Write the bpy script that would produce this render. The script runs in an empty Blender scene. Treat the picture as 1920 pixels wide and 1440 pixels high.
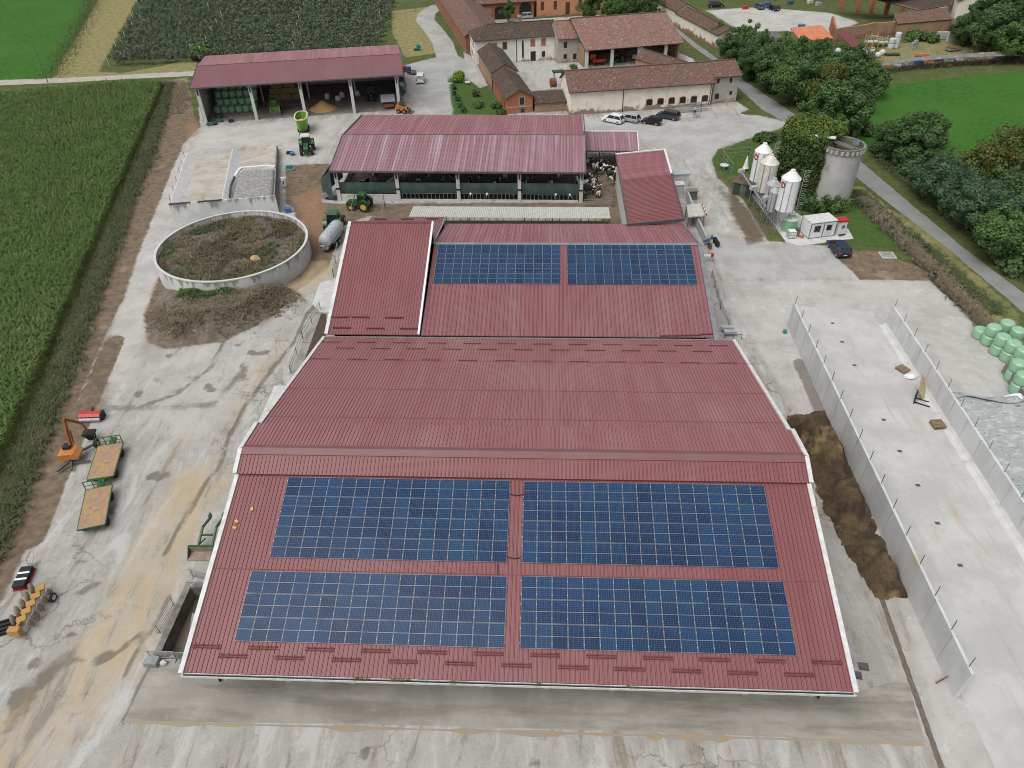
import bpy, math, random
import numpy as np
from mathutils import Vector, Matrix, noise as mn
random.seed(7); RNG = np.random.default_rng(7)
scene = bpy.context.scene
COL = scene.collection
R = math.radians
pi = math.pi

# ---------------------------------------------------------------- camera
CAM_H, FPX = 52.0, 1360.0
PITCH, YAW, ROLL = 0.683718, -0.056156, 0.024962
def _axes():
    cp, sp, cy, sy = math.cos(PITCH), math.sin(PITCH), math.cos(YAW), math.sin(YAW)
    f = Vector((sy*cp, cy*cp, -sp)); r = Vector((cy, -sy, 0)); d = f.cross(r)
    c, s = math.cos(ROLL), math.sin(ROLL)
    return c*r+s*d, -s*r+c*d, f
AX = _axes()
cam = bpy.data.cameras.new('camera'); camo = bpy.data.objects.new('camera', cam); COL.objects.link(camo)
m3 = Matrix((AX[0], -AX[1], -AX[2])).transposed()
camo.matrix_world = Matrix.Translation((0, 0, CAM_H)) @ m3.to_4x4()
cam.sensor_width = 36.0; cam.lens = FPX/1920*36.0
cam.clip_start = 0.5; cam.clip_end = 9000
scene.camera = camo

# ---------------------------------------------------------------- world and sun (overcast)
SUN_EL, SUN_AZ = R(62), R(222)
w = bpy.data.worlds.new('World'); scene.world = w; w.use_nodes = True
nt = w.node_tree; nt.nodes.clear()
sky = nt.nodes.new('ShaderNodeTexSky'); sky.sky_type = 'NISHITA'; sky.sun_disc = False
sky.sun_elevation = SUN_EL; sky.sun_rotation = SUN_AZ; sky.dust_density = 5.0; sky.air_density = 1.0
hs = nt.nodes.new('ShaderNodeHueSaturation'); hs.inputs['Saturation'].default_value = 0.22
bg = nt.nodes.new('ShaderNodeBackground'); bg.inputs['Strength'].default_value = 0.13
wo = nt.nodes.new('ShaderNodeOutputWorld')
nt.links.new(sky.outputs[0], hs.inputs['Color']); nt.links.new(hs.outputs[0], bg.inputs[0]); nt.links.new(bg.outputs[0], wo.inputs[0])
sl = bpy.data.lights.new('sun', 'SUN'); sl.energy = 1.05; sl.angle = R(55); sl.color = (1.0, 0.975, 0.94)
so = bpy.data.objects.new('sun', sl); COL.objects.link(so)
sd = Vector((math.sin(SUN_AZ)*math.cos(SUN_EL), math.cos(SUN_AZ)*math.cos(SUN_EL), math.sin(SUN_EL)))
so.rotation_euler = (-sd).to_track_quat('-Z', 'Y').to_euler()
scene.view_settings.view_transform = 'Standard'; scene.view_settings.look = 'None'
scene.view_settings.gamma = 1.0; scene.view_settings.exposure = 0.24; scene.view_settings.use_curve_mapping = False
cy = scene.cycles
cy.filter_width = 1.0; cy.max_bounces = 5; cy.diffuse_bounces = 3; cy.glossy_bounces = 2; cy.transparent_max_bounces = 4

# ---------------------------------------------------------------- survey helpers
def g(px, py, z=0.0):
    """a point of the photograph -> the point of the place at height z"""
    v = AX[0]*((px-960)/FPX) + AX[1]*((py-720)/FPX) + AX[2]
    t = (z-CAM_H)/v.z
    return Vector((v.x*t, v.y*t, z))
def g2(px, py, z=0.0):
    p = g(px, py, z); return (p.x, p.y)
def heading(a, b):
    """angle of the ground line between two photo points"""
    p, q = g(*a), g(*b); return math.atan2(q.y-p.y, q.x-p.x)

# ---------------------------------------------------------------- mesh builder
class MB:
    def __init__(s): s.v, s.f, s.m, s.uv = [], [], [], []
    def add(s, verts, faces, mi=0, uvs=None):
        o = len(s.v); s.v += [tuple(p) for p in verts]
        for k, f in enumerate(faces):
            s.f.append(tuple(i+o for i in f)); s.m.append(mi)
            s.uv.append(uvs[k] if uvs else None)
        return s
    def bb(s, x0, x1, y0, y1, z0, z1, mi=0):
        return s.add([(x0,y0,z0),(x1,y0,z0),(x1,y1,z0),(x0,y1,z0),(x0,y0,z1),(x1,y0,z1),(x1,y1,z1),(x0,y1,z1)],
                     [(0,3,2,1),(4,5,6,7),(0,1,5,4),(1,2,6,5),(2,3,7,6),(3,0,4,7)], mi)
    def box(s, c, d, rz=0, mi=0, rx=0, ry=0):
        M = Matrix.Translation(c) @ Matrix.Rotation(rz,4,'Z') @ Matrix.Rotation(ry,4,'Y') @ Matrix.Rotation(rx,4,'X')
        h = [x/2 for x in d]
        vs = [M @ Vector((a*h[0], b*h[1], e*h[2])) for e in (-1,1) for a,b in ((-1,-1),(1,-1),(1,1),(-1,1))]
        return s.add(vs, [(0,3,2,1),(4,5,6,7),(0,1,5,4),(1,2,6,5),(2,3,7,6),(3,0,4,7)], mi)
    def bar(s, a, b, w, h=None, mi=0):
        a, b = Vector(a), Vector(b); h = h or w; d = (b-a); L = d.length
        q = d.to_track_quat('X', 'Z').to_matrix().to_4x4(); M = Matrix.Translation(a) @ q
        vs = [M @ Vector((x*L, y*w/2, z*h/2)) for x in (0,1) for y,z in ((-1,-1),(1,-1),(1,1),(-1,1))]
        return s.add(vs, [(0,1,2,3),(4,7,6,5),(0,4,5,1),(1,5,6,2),(2,6,7,3),(3,7,4,0)], mi)
    def cyl(s, a, b, r0, r1=None, n=12, mi=0, cap=True):
        a, b = Vector(a), Vector(b); r1 = r0 if r1 is None else r1
        q = (b-a).to_track_quat('Z', 'Y').to_matrix()
        vs = []
        for p, r in ((a, r0), (b, r1)):
            vs += [p + q @ Vector((r*math.cos(2*pi*i/n), r*math.sin(2*pi*i/n), 0)) for i in range(n)]
        fs = [(i, (i+1)%n, n+(i+1)%n, n+i) for i in range(n)]
        if cap: fs += [tuple(range(n-1,-1,-1)), tuple(range(n,2*n))]
        return s.add(vs, fs, mi)
    def tube(s, pts, r, n=6, mi=0):
        for a, b in zip(pts, pts[1:]): s.cyl(a, b, r, r, n, mi)
        return s
    def prism(s, poly, z0, z1, mi=0):
        n = len(poly)
        vs = [(x,y,z0) for x,y in poly] + [(x,y,z1) for x,y in poly]
        fs = [tuple(range(n-1,-1,-1)), tuple(range(n,2*n))] + [(i,(i+1)%n,n+(i+1)%n,n+i) for i in range(n)]
        return s.add(vs, fs, mi)
    def ext(s, prof, x0, x1, mi=0):
        """profile of (y, z) run along x"""
        n = len(prof)
        vs = [(x0,y,z) for y,z in prof] + [(x1,y,z) for y,z in prof]
        return s.add(vs, [tuple(range(n-1,-1,-1)), tuple(range(n,2*n))] + [(i,(i+1)%n,n+(i+1)%n,n+i) for i in range(n)], mi)
    def exty(s, prof, y0, y1, mi=0, in0=0.0):
        """profile of (x, z) run along y"""
        n = len(prof)
        vs = [(x,y0,z) for x,z in prof] + [(x,y1,z) for x,z in prof]
        return s.add(vs, [tuple(range(n)), tuple(range(2*n-1,n-1,-1))] + [(i,n+i,n+(i+1)%n,(i+1)%n) for i in range(n)], mi)
    def lathe(s, prof, c=(0,0,0), n=24, mi=0):
        c = Vector(c); k = len(prof)
        vs = [c + Vector((r*math.cos(2*pi*i/n), r*math.sin(2*pi*i/n), z)) for r,z in prof for i in range(n)]
        fs = [(j*n+i, j*n+(i+1)%n, (j+1)*n+(i+1)%n, (j+1)*n+i) for j in range(k-1) for i in range(n)]
        return s.add(vs, fs, mi)
    def quad(s, a, b, c, d, mi=0, uv=None): return s.add([a,b,c,d], [(0,1,2,3)], mi, [uv] if uv else None)
    def slab(s, a, b, c, d, th, mi=0, mj=None):
        """thick sheet: corners anticlockwise seen from above, thickness downwards"""
        a, b, c, d = map(Vector, (a,b,c,d)); n = (b-a).cross(d-a).normalized()*th
        L = (b-a).length; H = (d-a).length
        o = len(s.v)
        s.add([a,b,c,d,a-n,b-n,c-n,d-n], [(0,1,2,3)], mi, [[(0,0),(L,0),(L,H),(0,H)]])
        s.f += [tuple(i+o for i in f) for f in ((7,6,5,4),(0,4,5,1),(1,5,6,2),(2,6,7,3),(3,7,4,0))]
        s.m += [mi if mj is None else mj]*5; s.uv += [None]*5
        return s
    def ribs(s, a, b, c, d, pitch, h, mi=0, side=1, th=0.08, top=None):
        """ribbed metal sheet: a-b the eave, d-c the ridge; ribs run a->d"""
        a, b, c, d = map(Vector, (a,b,c,d)); n = (b-a).cross(d-a).normalized()
        L = (b-a).length; H = (d-a).length; k = max(1, int(round(L/pitch)))
        top = mi if top is None else top
        prof = []
        for i in range(k):
            for t, e in ((0,0),(.62,0),(.70,1),(.90,1),(.98,0)): prof.append(((i+t)/k, e*h))
        prof.append((1,0))
        vs, fs, ms, us = [], [], [], []
        for t, e in prof: vs += [a.lerp(b,t)+n*e, d.lerp(c,t)+n*e]
        for i in range(len(prof)-1):
            e0, e1 = prof[i][1], prof[i+1][1]
            fs.append((2*i, 2*i+2, 2*i+3, 2*i+1)); ms.append(side if e0 != e1 else (top if e0 > 0 else mi))
            u0, u1 = prof[i][0]*L, prof[i+1][0]*L
            us.append([(u0,0),(u1,0),(u1,H),(u0,H)])
        o = len(s.v); s.v += [tuple(p) for p in vs]
        for f, mm, u in zip(fs, ms, us): s.f.append(tuple(i+o for i in f)); s.m.append(mm); s.uv.append(u)
        n2 = n*0.012
        s.slab(a-n2, b-n2, c-n2, d-n2, th, mi)
        return s
    def blob(s, c, r, nu=14, nv=9, amp=0.2, fr=1.0, mi=0, zmin=None, seed=0):
        c = Vector(c); vs = []
        for j in range(nv+1):
            th = pi*j/nv
            for i in range(nu):
                ph = 2*pi*i/nu
                u = Vector((math.sin(th)*math.cos(ph), math.sin(th)*math.sin(ph), math.cos(th)))
                p = Vector((u.x*r[0], u.y*r[1], u.z*r[2]))
                p *= 1+amp*mn.noise((p+c)*fr+Vector((seed*7.3,0,0)))
                p += c
                if zmin is not None: p.z = max(p.z, zmin)
                vs.append(p)
        fs = [(j*nu+i, (j+1)*nu+i, (j+1)*nu+(i+1)%nu, j*nu+(i+1)%nu) for j in range(nv) for i in range(nu)]
        return s.add(vs, fs, mi)
    def build(s, name, mats, parent=None, label=None, smooth=None, cat=None, group=None, kind=None):
        if not isinstance(mats, (list, tuple)): mats = [mats]
        me = bpy.data.meshes.new(name)
        vs = s.v
        if parent is not None:
            inv = (Matrix.Translation(parent.location) @ parent.rotation_euler.to_matrix().to_4x4()).inverted()
            if parent.parent is not None:
                pp = parent.parent
                inv = inv @ (Matrix.Translation(pp.location) @ pp.rotation_euler.to_matrix().to_4x4()).inverted()
            vs = [inv @ Vector(p) for p in vs]
        me.from_pydata(vs, [], s.f)
        for m in mats: me.materials.append(MAT(m))
        me.polygons.foreach_set('material_index', s.m)
        if any(u for u in s.uv):
            ul = me.uv_layers.new(name='uv'); k = 0; flat = []
            for f, u in zip(s.f, s.uv): flat += list(u) if u else [(0,0)]*len(f)
            ul.data.foreach_set('uv', [x for q in flat for x in q])
        me.update()
        if smooth:
            me.polygons.foreach_set('use_smooth', [True]*len(s.f)); me.set_sharp_from_angle(angle=R(smooth))
        o = bpy.data.objects.new(name, me); COL.objects.link(o)
        if parent is not None: o.parent = parent
        tag(o, label, cat, group, kind)
        return o
def tag(o, label=None, cat=None, group=None, kind=None):
    for k, v in (('label', label), ('category', cat), ('group', group), ('kind', kind)):
        if v: o[k] = v
    return o
def thing(name, label, cat, loc, rz=0.0, group=None):
    o = bpy.data.objects.new(name, None); COL.objects.link(o)
    o.empty_display_size = 0.3; o.location = loc; o.rotation_euler = (0,0,rz)
    return tag(o, label, cat, group)
def copy_tree(o, parent=None):
    c = o.copy(); COL.objects.link(c)
    if parent is not None: c.parent = parent
    for ch in [x for x in o.children]: copy_tree(ch, c)
    return c
def place(o, first, loc, rz=0.0, label=None, scale=None, group=None, cat=None):
    """first use moves the prototype itself, later uses copy it"""
    c = o if first else copy_tree(o)
    c.location = loc; c.rotation_euler = (0,0,rz)
    if scale: c.scale = (scale,)*3 if not hasattr(scale,'__len__') else scale
    return tag(c, label, cat, group)
def npmesh(name, V, F, mats, parent=None, attrs=None, label=None, cat=None, group=None, kind=None, mi=None, smooth=False):
    """large meshes from arrays; F is (n,3) or (n,4)"""
    me = bpy.data.meshes.new(name); V = np.asarray(V, np.float32); F = np.asarray(F, np.int32); k = F.shape[1]
    me.vertices.add(len(V)); me.vertices.foreach_set('co', V.ravel())
    me.loops.add(F.size); me.loops.foreach_set('vertex_index', F.ravel())
    me.polygons.add(len(F)); me.polygons.foreach_set('loop_start', np.arange(0, F.size, k, dtype=np.int32))
    if not isinstance(mats, (list, tuple)): mats = [mats]
    for m in mats: me.materials.append(MAT(m))
    if mi is not None: me.polygons.foreach_set('material_index', np.asarray(mi, np.int32))
    if smooth: me.polygons.foreach_set('use_smooth', np.ones(len(F), bool))
    me.update(calc_edges=True)
    for an, (dom, typ, arr) in (attrs or {}).items():
        a = me.attributes.new(an, typ, dom)
        a.data.foreach_set('color' if 'COLOR' in typ else 'value', np.asarray(arr, np.float32).ravel())
    me.validate(clean_customdata=False)
    o = bpy.data.objects.new(name, me); COL.objects.link(o)
    if parent is not None: o.parent = parent
    return tag(o, label, cat, group, kind)

# ---------------------------------------------------------------- materials
_M = {}
def new_mat(name):
    m = bpy.data.materials.new(name); m.use_nodes = True; t = m.node_tree; t.nodes.clear()
    out = t.nodes.new('ShaderNodeOutputMaterial'); b = t.nodes.new('ShaderNodeBsdfPrincipled')
    t.links.new(b.outputs[0], out.inputs[0]); _M[name] = m
    return m, t, b
def N(t, typ, **kw):
    n = t.nodes.new(typ)
    for k, v in kw.items():
        if k in n.inputs: n.inputs[k].default_value = v
        else: setattr(n, k, v)
    return n
def noise(t, vec, scale, detail=3, rough=0.55, dist=0.0):
    n = N(t, 'ShaderNodeTexNoise', Scale=scale, Detail=detail, Roughness=rough, Distortion=dist)
    t.links.new(vec, n.inputs['Vector']); return n.outputs[0]
def ramp(t, fac, lo, hi):
    n = t.nodes.new('ShaderNodeMapRange'); n.interpolation_type = 'SMOOTHSTEP'
    n.inputs[1].default_value = lo; n.inputs[2].default_value = hi; t.links.new(fac, n.inputs[0]); return n.outputs[0]
def mix(t, fac, a, b, mode='MIX'):
    n = t.nodes.new('ShaderNodeMix'); n.data_type = 'RGBA'; n.blend_type = mode
    for sock, v in ((0, fac), (6, a), (7, b)):
        if isinstance(v, (int, float)): n.inputs[sock].default_value = v
        elif isinstance(v, tuple): n.inputs[sock].default_value = (*v, 1) if len(v) == 3 else v
        else: t.links.new(v, n.inputs[sock])
    return n.outputs[2]
def math_(t, op, a, b=0.0, clamp=False):
    n = t.nodes.new('ShaderNodeMath'); n.operation = op; n.use_clamp = clamp
    for i, v in enumerate((a, b)):
        if isinstance(v, (int, float)): n.inputs[i].default_value = v
        else: t.links.new(v, n.inputs[i])
    return n.outputs[0]
def coords(t, kind='Object', scale=None):
    c = t.nodes.new('ShaderNodeTexCoord').outputs[kind]
    if scale is None: return c
    m = t.nodes.new('ShaderNodeMapping'); m.inputs['Scale'].default_value = scale; t.links.new(c, m.inputs[0]); return m.outputs[0]
def bump(t, b, h, strength=0.3, dist=0.05):
    n = t.nodes.new('ShaderNodeBump'); n.inputs['Strength'].default_value = strength; n.inputs['Distance'].default_value = dist
    t.links.new(h, n.inputs['Height']); t.links.new(n.outputs[0], b.inputs['Normal'])
def mat(name, c1, c2=None, scale=1.5, rough=0.8, metal=0.0, lo=0.35, hi=0.65, bmp=0.0, spec=0.4, c3=None, s3=0.4, stretch=None, lo3=0.55, hi3=0.7):
    """weathered surface: c1 with patches of c2 (and larger stains of c3)"""
    m, t, b = new_mat(name)
    b.inputs['Roughness'].default_value = rough; b.inputs['Metallic'].default_value = metal
    b.inputs['Specular IOR Level'].default_value = spec
    co = coords(t, 'Object', stretch)
    col = c1
    n1 = noise(t, co, scale, 5, 0.6)
    c2 = c2 or tuple(x*0.82 for x in c1)
    col = mix(t, ramp(t, n1, lo, hi), c1, c2)
    if c3:
        n2 = noise(t, co, s3, 5, 0.65); col = mix(t, ramp(t, n2, lo3, hi3), col, c3)
    t.links.new(col, b.inputs['Base Color'])
    if bmp: bump(t, b, n1, bmp, 0.05)
    return m
def MAT(x): return _M[x] if isinstance(x, str) else x

def roof_metal(name, c1, c2, streak=(0.5, 0.02), lo=0.35, hi=0.7, rough=0.42, dust=None, amt=0.5):
    """coated roof sheet; weathering streaks run down the slope (uv in metres)"""
    m, t, b = new_mat(name); b.inputs['Roughness'].default_value = rough; b.inputs['Specular IOR Level'].default_value = 0.45
    uv = coords(t, 'UV', (streak[0], streak[1], 1))
    col = mix(t, ramp(t, noise(t, uv, 2.0, 4, 0.65), lo, hi), c1, c2)
    big = noise(t, coords(t, 'Object'), 0.12, 4, 0.6)
    col = mix(t, math_(t, 'MULTIPLY', ramp(t, big, 0.45, 0.75), amt), col, dust or c2)
    mp = t.nodes.new('ShaderNodeMapping'); mp.inputs['Scale'].default_value = (1.0, 0.13, 1); t.links.new(coords(t,'UV'), mp.inputs[0])
    fl = t.nodes.new('ShaderNodeVectorMath'); fl.operation = 'FLOOR'; t.links.new(mp.outputs[0], fl.inputs[0])
    wn = t.nodes.new('ShaderNodeTexWhiteNoise'); t.links.new(fl.outputs[0], wn.inputs[0])
    col = mix(t, math_(t, 'MULTIPLY', wn.outputs[0], 0.22), col, tuple(x*0.72 for x in c1))
    run = noise(t, coords(t, 'UV', (3.0, 0.08, 1)), 1.0, 5, 0.7)
    col = mix(t, math_(t, 'MULTIPLY', ramp(t, run, 0.58, 0.72), 0.35), col, tuple(x*0.6 for x in c2))
    fine = noise(t, coords(t, 'Object'), 6.0, 3, 0.7)
    col = mix(t, math_(t, 'MULTIPLY', ramp(t, fine, 0.5, 0.8), 0.12), col, tuple(x*1.5 for x in c2))
    t.links.new(col, b.inputs['Base Color'])
    return m
roof_metal('red_roof_far_sheen', (0.258,0.102,0.108), (0.285,0.134,0.139), (0.3,0.03), dust=(0.301,0.168,0.171), amt=0.7)  # lighter, pinker red_roof: sky reflection on the far slope put into the colour
roof_metal('red_roof', (0.201,0.067,0.071), (0.221,0.085,0.090), (0.25,0.03), dust=(0.213,0.106,0.107), amt=0.7)
roof_metal('red_roof_dull', (0.208,0.078,0.085), (0.237,0.114,0.119), (0.4,0.03), dust=(0.237,0.145,0.147), amt=0.65)
roof_metal('red_roof_faded', (0.246,0.126,0.144), (0.422,0.345,0.379), (0.55,0.012), 0.44, 0.74, dust=(0.322,0.201,0.231), amt=0.25)
roof_metal('red_roof_pink', (0.243,0.090,0.104), (0.324,0.153,0.167), (0.5,0.02), 0.4, 0.65, dust=(0.306,0.162,0.171), amt=0.5)
roof_metal('red_smooth', (0.167,0.068,0.077), (0.177,0.081,0.091), (0.15,0.05), rough=0.5, dust=(0.189,0.096,0.105))
mat('red_rib_shade', (0.115,0.028,0.030), rough=0.6)  # rib flanks: shadow beside the ribs painted as a darker red
mat('red_rib_shade_faded', (0.17,0.07,0.08), rough=0.6)  # painted rib shadow for the faded roofs
mat('red_guard', (0.155,0.045,0.048), rough=0.5)
mat('white_metal', (0.62,0.62,0.61), (0.50,0.50,0.49), 2, 0.5, c3=(0.42,0.40,0.37), lo3=0.6)
mat('white_paint', (0.72,0.73,0.73), (0.64,0.65,0.65), 2, 0.4)
mat('grey_metal', (0.23,0.24,0.255), (0.17,0.18,0.19), 1, 0.45, metal=0.2)
mat('galv', (0.36,0.37,0.38), (0.26,0.27,0.28), 2, 0.45, metal=0.45)
mat('galv_dark', (0.13,0.135,0.14), (0.09,0.09,0.095), 2, 0.5, metal=0.4)
mat('dark', (0.02,0.02,0.022), (0.012,0.012,0.013), 2, 0.7)
mat('black_rubber', (0.016,0.016,0.017), (0.03,0.028,0.025), 3, 0.9)
mat('conc_wall', (0.43,0.43,0.42), (0.35,0.35,0.34), 0.6, 0.9, bmp=0.15, c3=(0.20,0.195,0.18), s3=0.5, stretch=(1,1,0.25), lo3=0.58, hi3=0.75)
mat('conc_new', (0.557,0.562,0.557), (0.473,0.478,0.473), 0.5, 0.85, bmp=0.1, c3=(0.493,0.430,0.326), s3=0.16, lo3=0.60, hi3=0.76, stretch=(1,1,.5))
mat('conc_pale', (0.528,0.522,0.506), (0.462,0.457,0.440), 0.8, 0.9, c3=(0.363,0.352,0.319), s3=0.7)
mat('conc_dark', (0.13,0.125,0.115), (0.08,0.078,0.07), 1.2, 0.9)
mat('wood', (0.27,0.20,0.12), (0.19,0.13,0.08), 3, 0.85, stretch=(1,4,1))
mat('rust', (0.20,0.075,0.035), (0.12,0.05,0.03), 3, 0.85)
def tile_roof(name, c1, c2, c3, c4, s=3.4):
    """old clay pantiles: every tile its own shade, moss and lichen"""
    m, t, b = new_mat(name); b.inputs['Roughness'].default_value = 0.9; b.inputs['Specular IOR Level'].default_value = 0.2
    uv = coords(t, 'UV')
    v = N(t, 'ShaderNodeTexVoronoi', Scale=s); t.links.new(uv, v.inputs['Vector'])
    sep = t.nodes.new('ShaderNodeSeparateColor'); t.links.new(v.outputs['Color'], sep.inputs[0])
    col = mix(t, ramp(t, sep.outputs[0], 0.2, 0.8), c1, c2)
    col = mix(t, ramp(t, noise(t, uv, 0.35, 5, 0.65), 0.42, 0.68), col, c3)
    col = mix(t, math_(t, 'MULTIPLY', ramp(t, sep.outputs[1], 0.88, 0.95), 0.55), col, c4)
    wv = N(t, 'ShaderNodeTexWave', Scale=1.25, Distortion=0.6); wv.bands_direction = 'X'; t.links.new(uv, wv.inputs['Vector'])
    col = mix(t, math_(t, 'MULTIPLY', wv.outputs[1], 0.30), col, tuple(x*0.35 for x in c3))
    t.links.new(col, b.inputs['Base Color']); bump(t, b, wv.outputs[1], 0.6, 0.06)
tile_roof('tiles_red', (0.294,0.150,0.119), (0.190,0.102,0.084), (0.199,0.150,0.121), (0.380,0.360,0.338))
tile_roof('tiles_brown', (0.165,0.083,0.062), (0.10,0.062,0.05), (0.115,0.085,0.062), (0.27,0.20,0.155))
tile_roof('tiles_mix', (0.214,0.106,0.083), (0.119,0.076,0.064), (0.142,0.106,0.083), (0.314,0.248,0.207))
tile_roof('tiles_dark', (0.10,0.07,0.057), (0.066,0.05,0.043), (0.085,0.068,0.05), (0.20,0.16,0.13))
def plaster(name, c1, c2, brick=(0.30,0.13,0.085), low=0.9, grey=(0.30,0.30,0.29)):
    """old render: stains, bare brick towards the foot"""
    m, t, b = new_mat(name); b.inputs['Roughness'].default_value = 0.92; b.inputs['Specular IOR Level'].default_value = 0.2
    co = coords(t, 'Object')
    col = mix(t, ramp(t, noise(t, co, 0.5, 6, 0.65), 0.4, 0.66), c1, c2)
    col = mix(t, ramp(t, noise(t, coords(t,'Object',(1,1,0.3)), 0.9, 5, 0.7), 0.6, 0.72), col, grey)
    sp = t.nodes.new('ShaderNodeSeparateXYZ'); t.links.new(co, sp.inputs[0])
    h = math_(t, 'ADD', sp.outputs[2], math_(t, 'MULTIPLY', math_(t, 'SUBTRACT', noise(t, co, 0.7, 5, 0.65), 0.5), -4.0))
    br = N(t, 'ShaderNodeTexBrick', Scale=3.0); br.inputs['Color1'].default_value = (*brick,1); br.inputs['Color2'].default_value = (*[x*0.7 for x in brick],1); br.inputs['Mortar'].default_value = (0.26,0.2,0.15,1)
    t.links.new(co, br.inputs['Vector'])
    col = mix(t, ramp(t, h, low+0.35, low-0.35), col, br.outputs[0])
    t.links.new(col, b.inputs['Base Color'])
plaster('render_cream', (0.780,0.727,0.630), (0.690,0.616,0.507), low=0.75)
plaster('render_white', (0.743,0.729,0.675), (0.634,0.621,0.581), low=0.2)
plaster('render_grey', (0.345,0.333,0.305), (0.414,0.391,0.345), low=0.3)
plaster('render_orange', (0.55,0.27,0.15), (0.50,0.235,0.13), low=0.1, grey=(0.5,0.26,0.16))
plaster('brick_red', (0.27,0.115,0.07), (0.22,0.12,0.08), low=0.5, grey=(0.30,0.20,0.14))
plaster('brick_orange', (0.36,0.14,0.075), (0.31,0.12,0.065), low=0.3, grey=(0.36,0.17,0.10))
plaster('brick_tan', (0.36,0.24,0.155), (0.30,0.19,0.12), low=0.5, grey=(0.24,0.19,0.14))
mat('window_dark', (0.012,0.013,0.015), (0.03,0.03,0.035), 3, 0.3)
mat('shutter_brown', (0.09,0.045,0.03), rough=0.6)
mat('shutter_red', (0.42,0.14,0.09), rough=0.7)
mat('stone_trim', (0.42,0.40,0.36), rough=0.9)
# ================================================================ THE GROUND
gx = np.concatenate([[-3000,-1200,-600,-350,-260], np.arange(-200,-82,2.0), np.arange(-82,72,0.55), np.arange(72,150,2.0), [180,260,400,800,3000]])
gy = np.concatenate([[-300,-100,-20], np.arange(8,182,0.55), np.arange(182,300,1.3), [320,380,500,900,2000,5000]])
GX, GY = np.meshgrid(gx, gy); PX, PY = GX.ravel(), GY.ravel()
def poly_w(px, soft=0.8, world=False):
    P = np.array(px if world else [g2(*p) for p in px])
    lo, hi = P.min(0)-soft*2, P.max(0)+soft*2
    idx = np.nonzero((PX>lo[0])&(PX<hi[0])&(PY>lo[1])&(PY<hi[1]))[0]
    x, y = PX[idx], PY[idx]; ins = np.zeros(len(idx), bool); dist = np.full(len(idx), 1e9)
    for (x0,y0),(x1,y1) in zip(P, np.roll(P,-1,0)):
        c = ((y0>y)!=(y1>y)) & (x < (x1-x0)*(y-y0)/((y1-y0) or 1e-9)+x0); ins ^= c
        L = (x1-x0)**2+(y1-y0)**2+1e-9; t = np.clip(((x-x0)*(x1-x0)+(y-y0)*(y1-y0))/L,0,1)
        dist = np.minimum(dist, np.hypot(x-x0-t*(x1-x0), y-y0-t*(y1-y0)))
    o = np.zeros(len(PX)); o[idx] = np.clip(0.5+np.where(ins,dist,-dist)/(2*soft),0,1); return o
def line_w(px, width, soft=0.8, world=False):
    P = np.array(px if world else [g2(*p) for p in px]); m = width+soft
    lo, hi = P.min(0)-m, P.max(0)+m
    idx = np.nonzero((PX>lo[0])&(PX<hi[0])&(PY>lo[1])&(PY<hi[1]))[0]; x, y = PX[idx], PY[idx]; dist = np.full(len(idx), 1e9)
    for (x0,y0),(x1,y1) in zip(P, P[1:]):
        L = (x1-x0)**2+(y1-y0)**2+1e-9; t = np.clip(((x-x0)*(x1-x0)+(y-y0)*(y1-y0))/L,0,1)
        dist = np.minimum(dist, np.hypot(x-x0-t*(x1-x0), y-y0-t*(y1-y0)))
    o = np.zeros(len(PX)); o[idx] = np.clip(1-(dist-width/2)/soft,0,1); return o
def Mx(*a): return np.maximum.reduce(a)
conc = Mx(poly_w([(-400,1300),(-30,1120),(45,1000),(95,890),(145,745),(182,660),(228,560),(258,470),(285,400),(312,330),(340,262),(376,238),(372,200),(480,190),(755,182),(770,160),
                  (792,190),(815,215),(845,215),(1000,216),(1130,212),(1330,205),(1400,215),(1490,232),(1420,252),(1350,275),(1334,300),(1345,335),(1392,372),(1440,452),(1480,455),(1570,462),
                  (1612,524),(1742,526),(1925,692),(2150,1000),(2300,1700),(1500,1750),(-600,1750)], 0.9),
          poly_w([(955,110),(1045,112),(1240,85),(1300,110),(1345,195),(1340,214),(1060,218),(1000,218),(940,215),(975,150)],0.8),
          poly_w([(868,95),(890,110),(915,160),(900,165),(880,150)],0.8),
          poly_w([(900,35),(1010,35),(1125,28),(1130,42),(1035,42),(900,47)],0.8),
          poly_w([(1325,20),(1400,14),(1480,18),(1560,25),(1610,42),(1555,66),(1470,58),(1400,60),(1372,48)],3.0),
          poly_w([(1335,195),(1372,185),(1405,205),(1360,222),(1310,222)],0.5))
grav = Mx(poly_w([(1100,225),(1240,236),(1330,222),(1420,215),(1490,232),(1420,255),(1345,280),(1300,330),(1290,300),(1200,260),(1195,285),(1100,285)],1.5),
          line_w([(820,12),(800,25),(797,38),(812,55),(830,80),(838,105),(850,130)],4.5,1.0),
          poly_w([(758,122),(850,100),(885,118),(908,160),(880,152),(842,158),(850,216),(780,216),(762,165)],1.5),
          poly_w([(1310,440),(1440,452),(1480,458),(1575,470),(1610,522),(1370,524),(1330,470)],1.2)*0.8)
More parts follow.
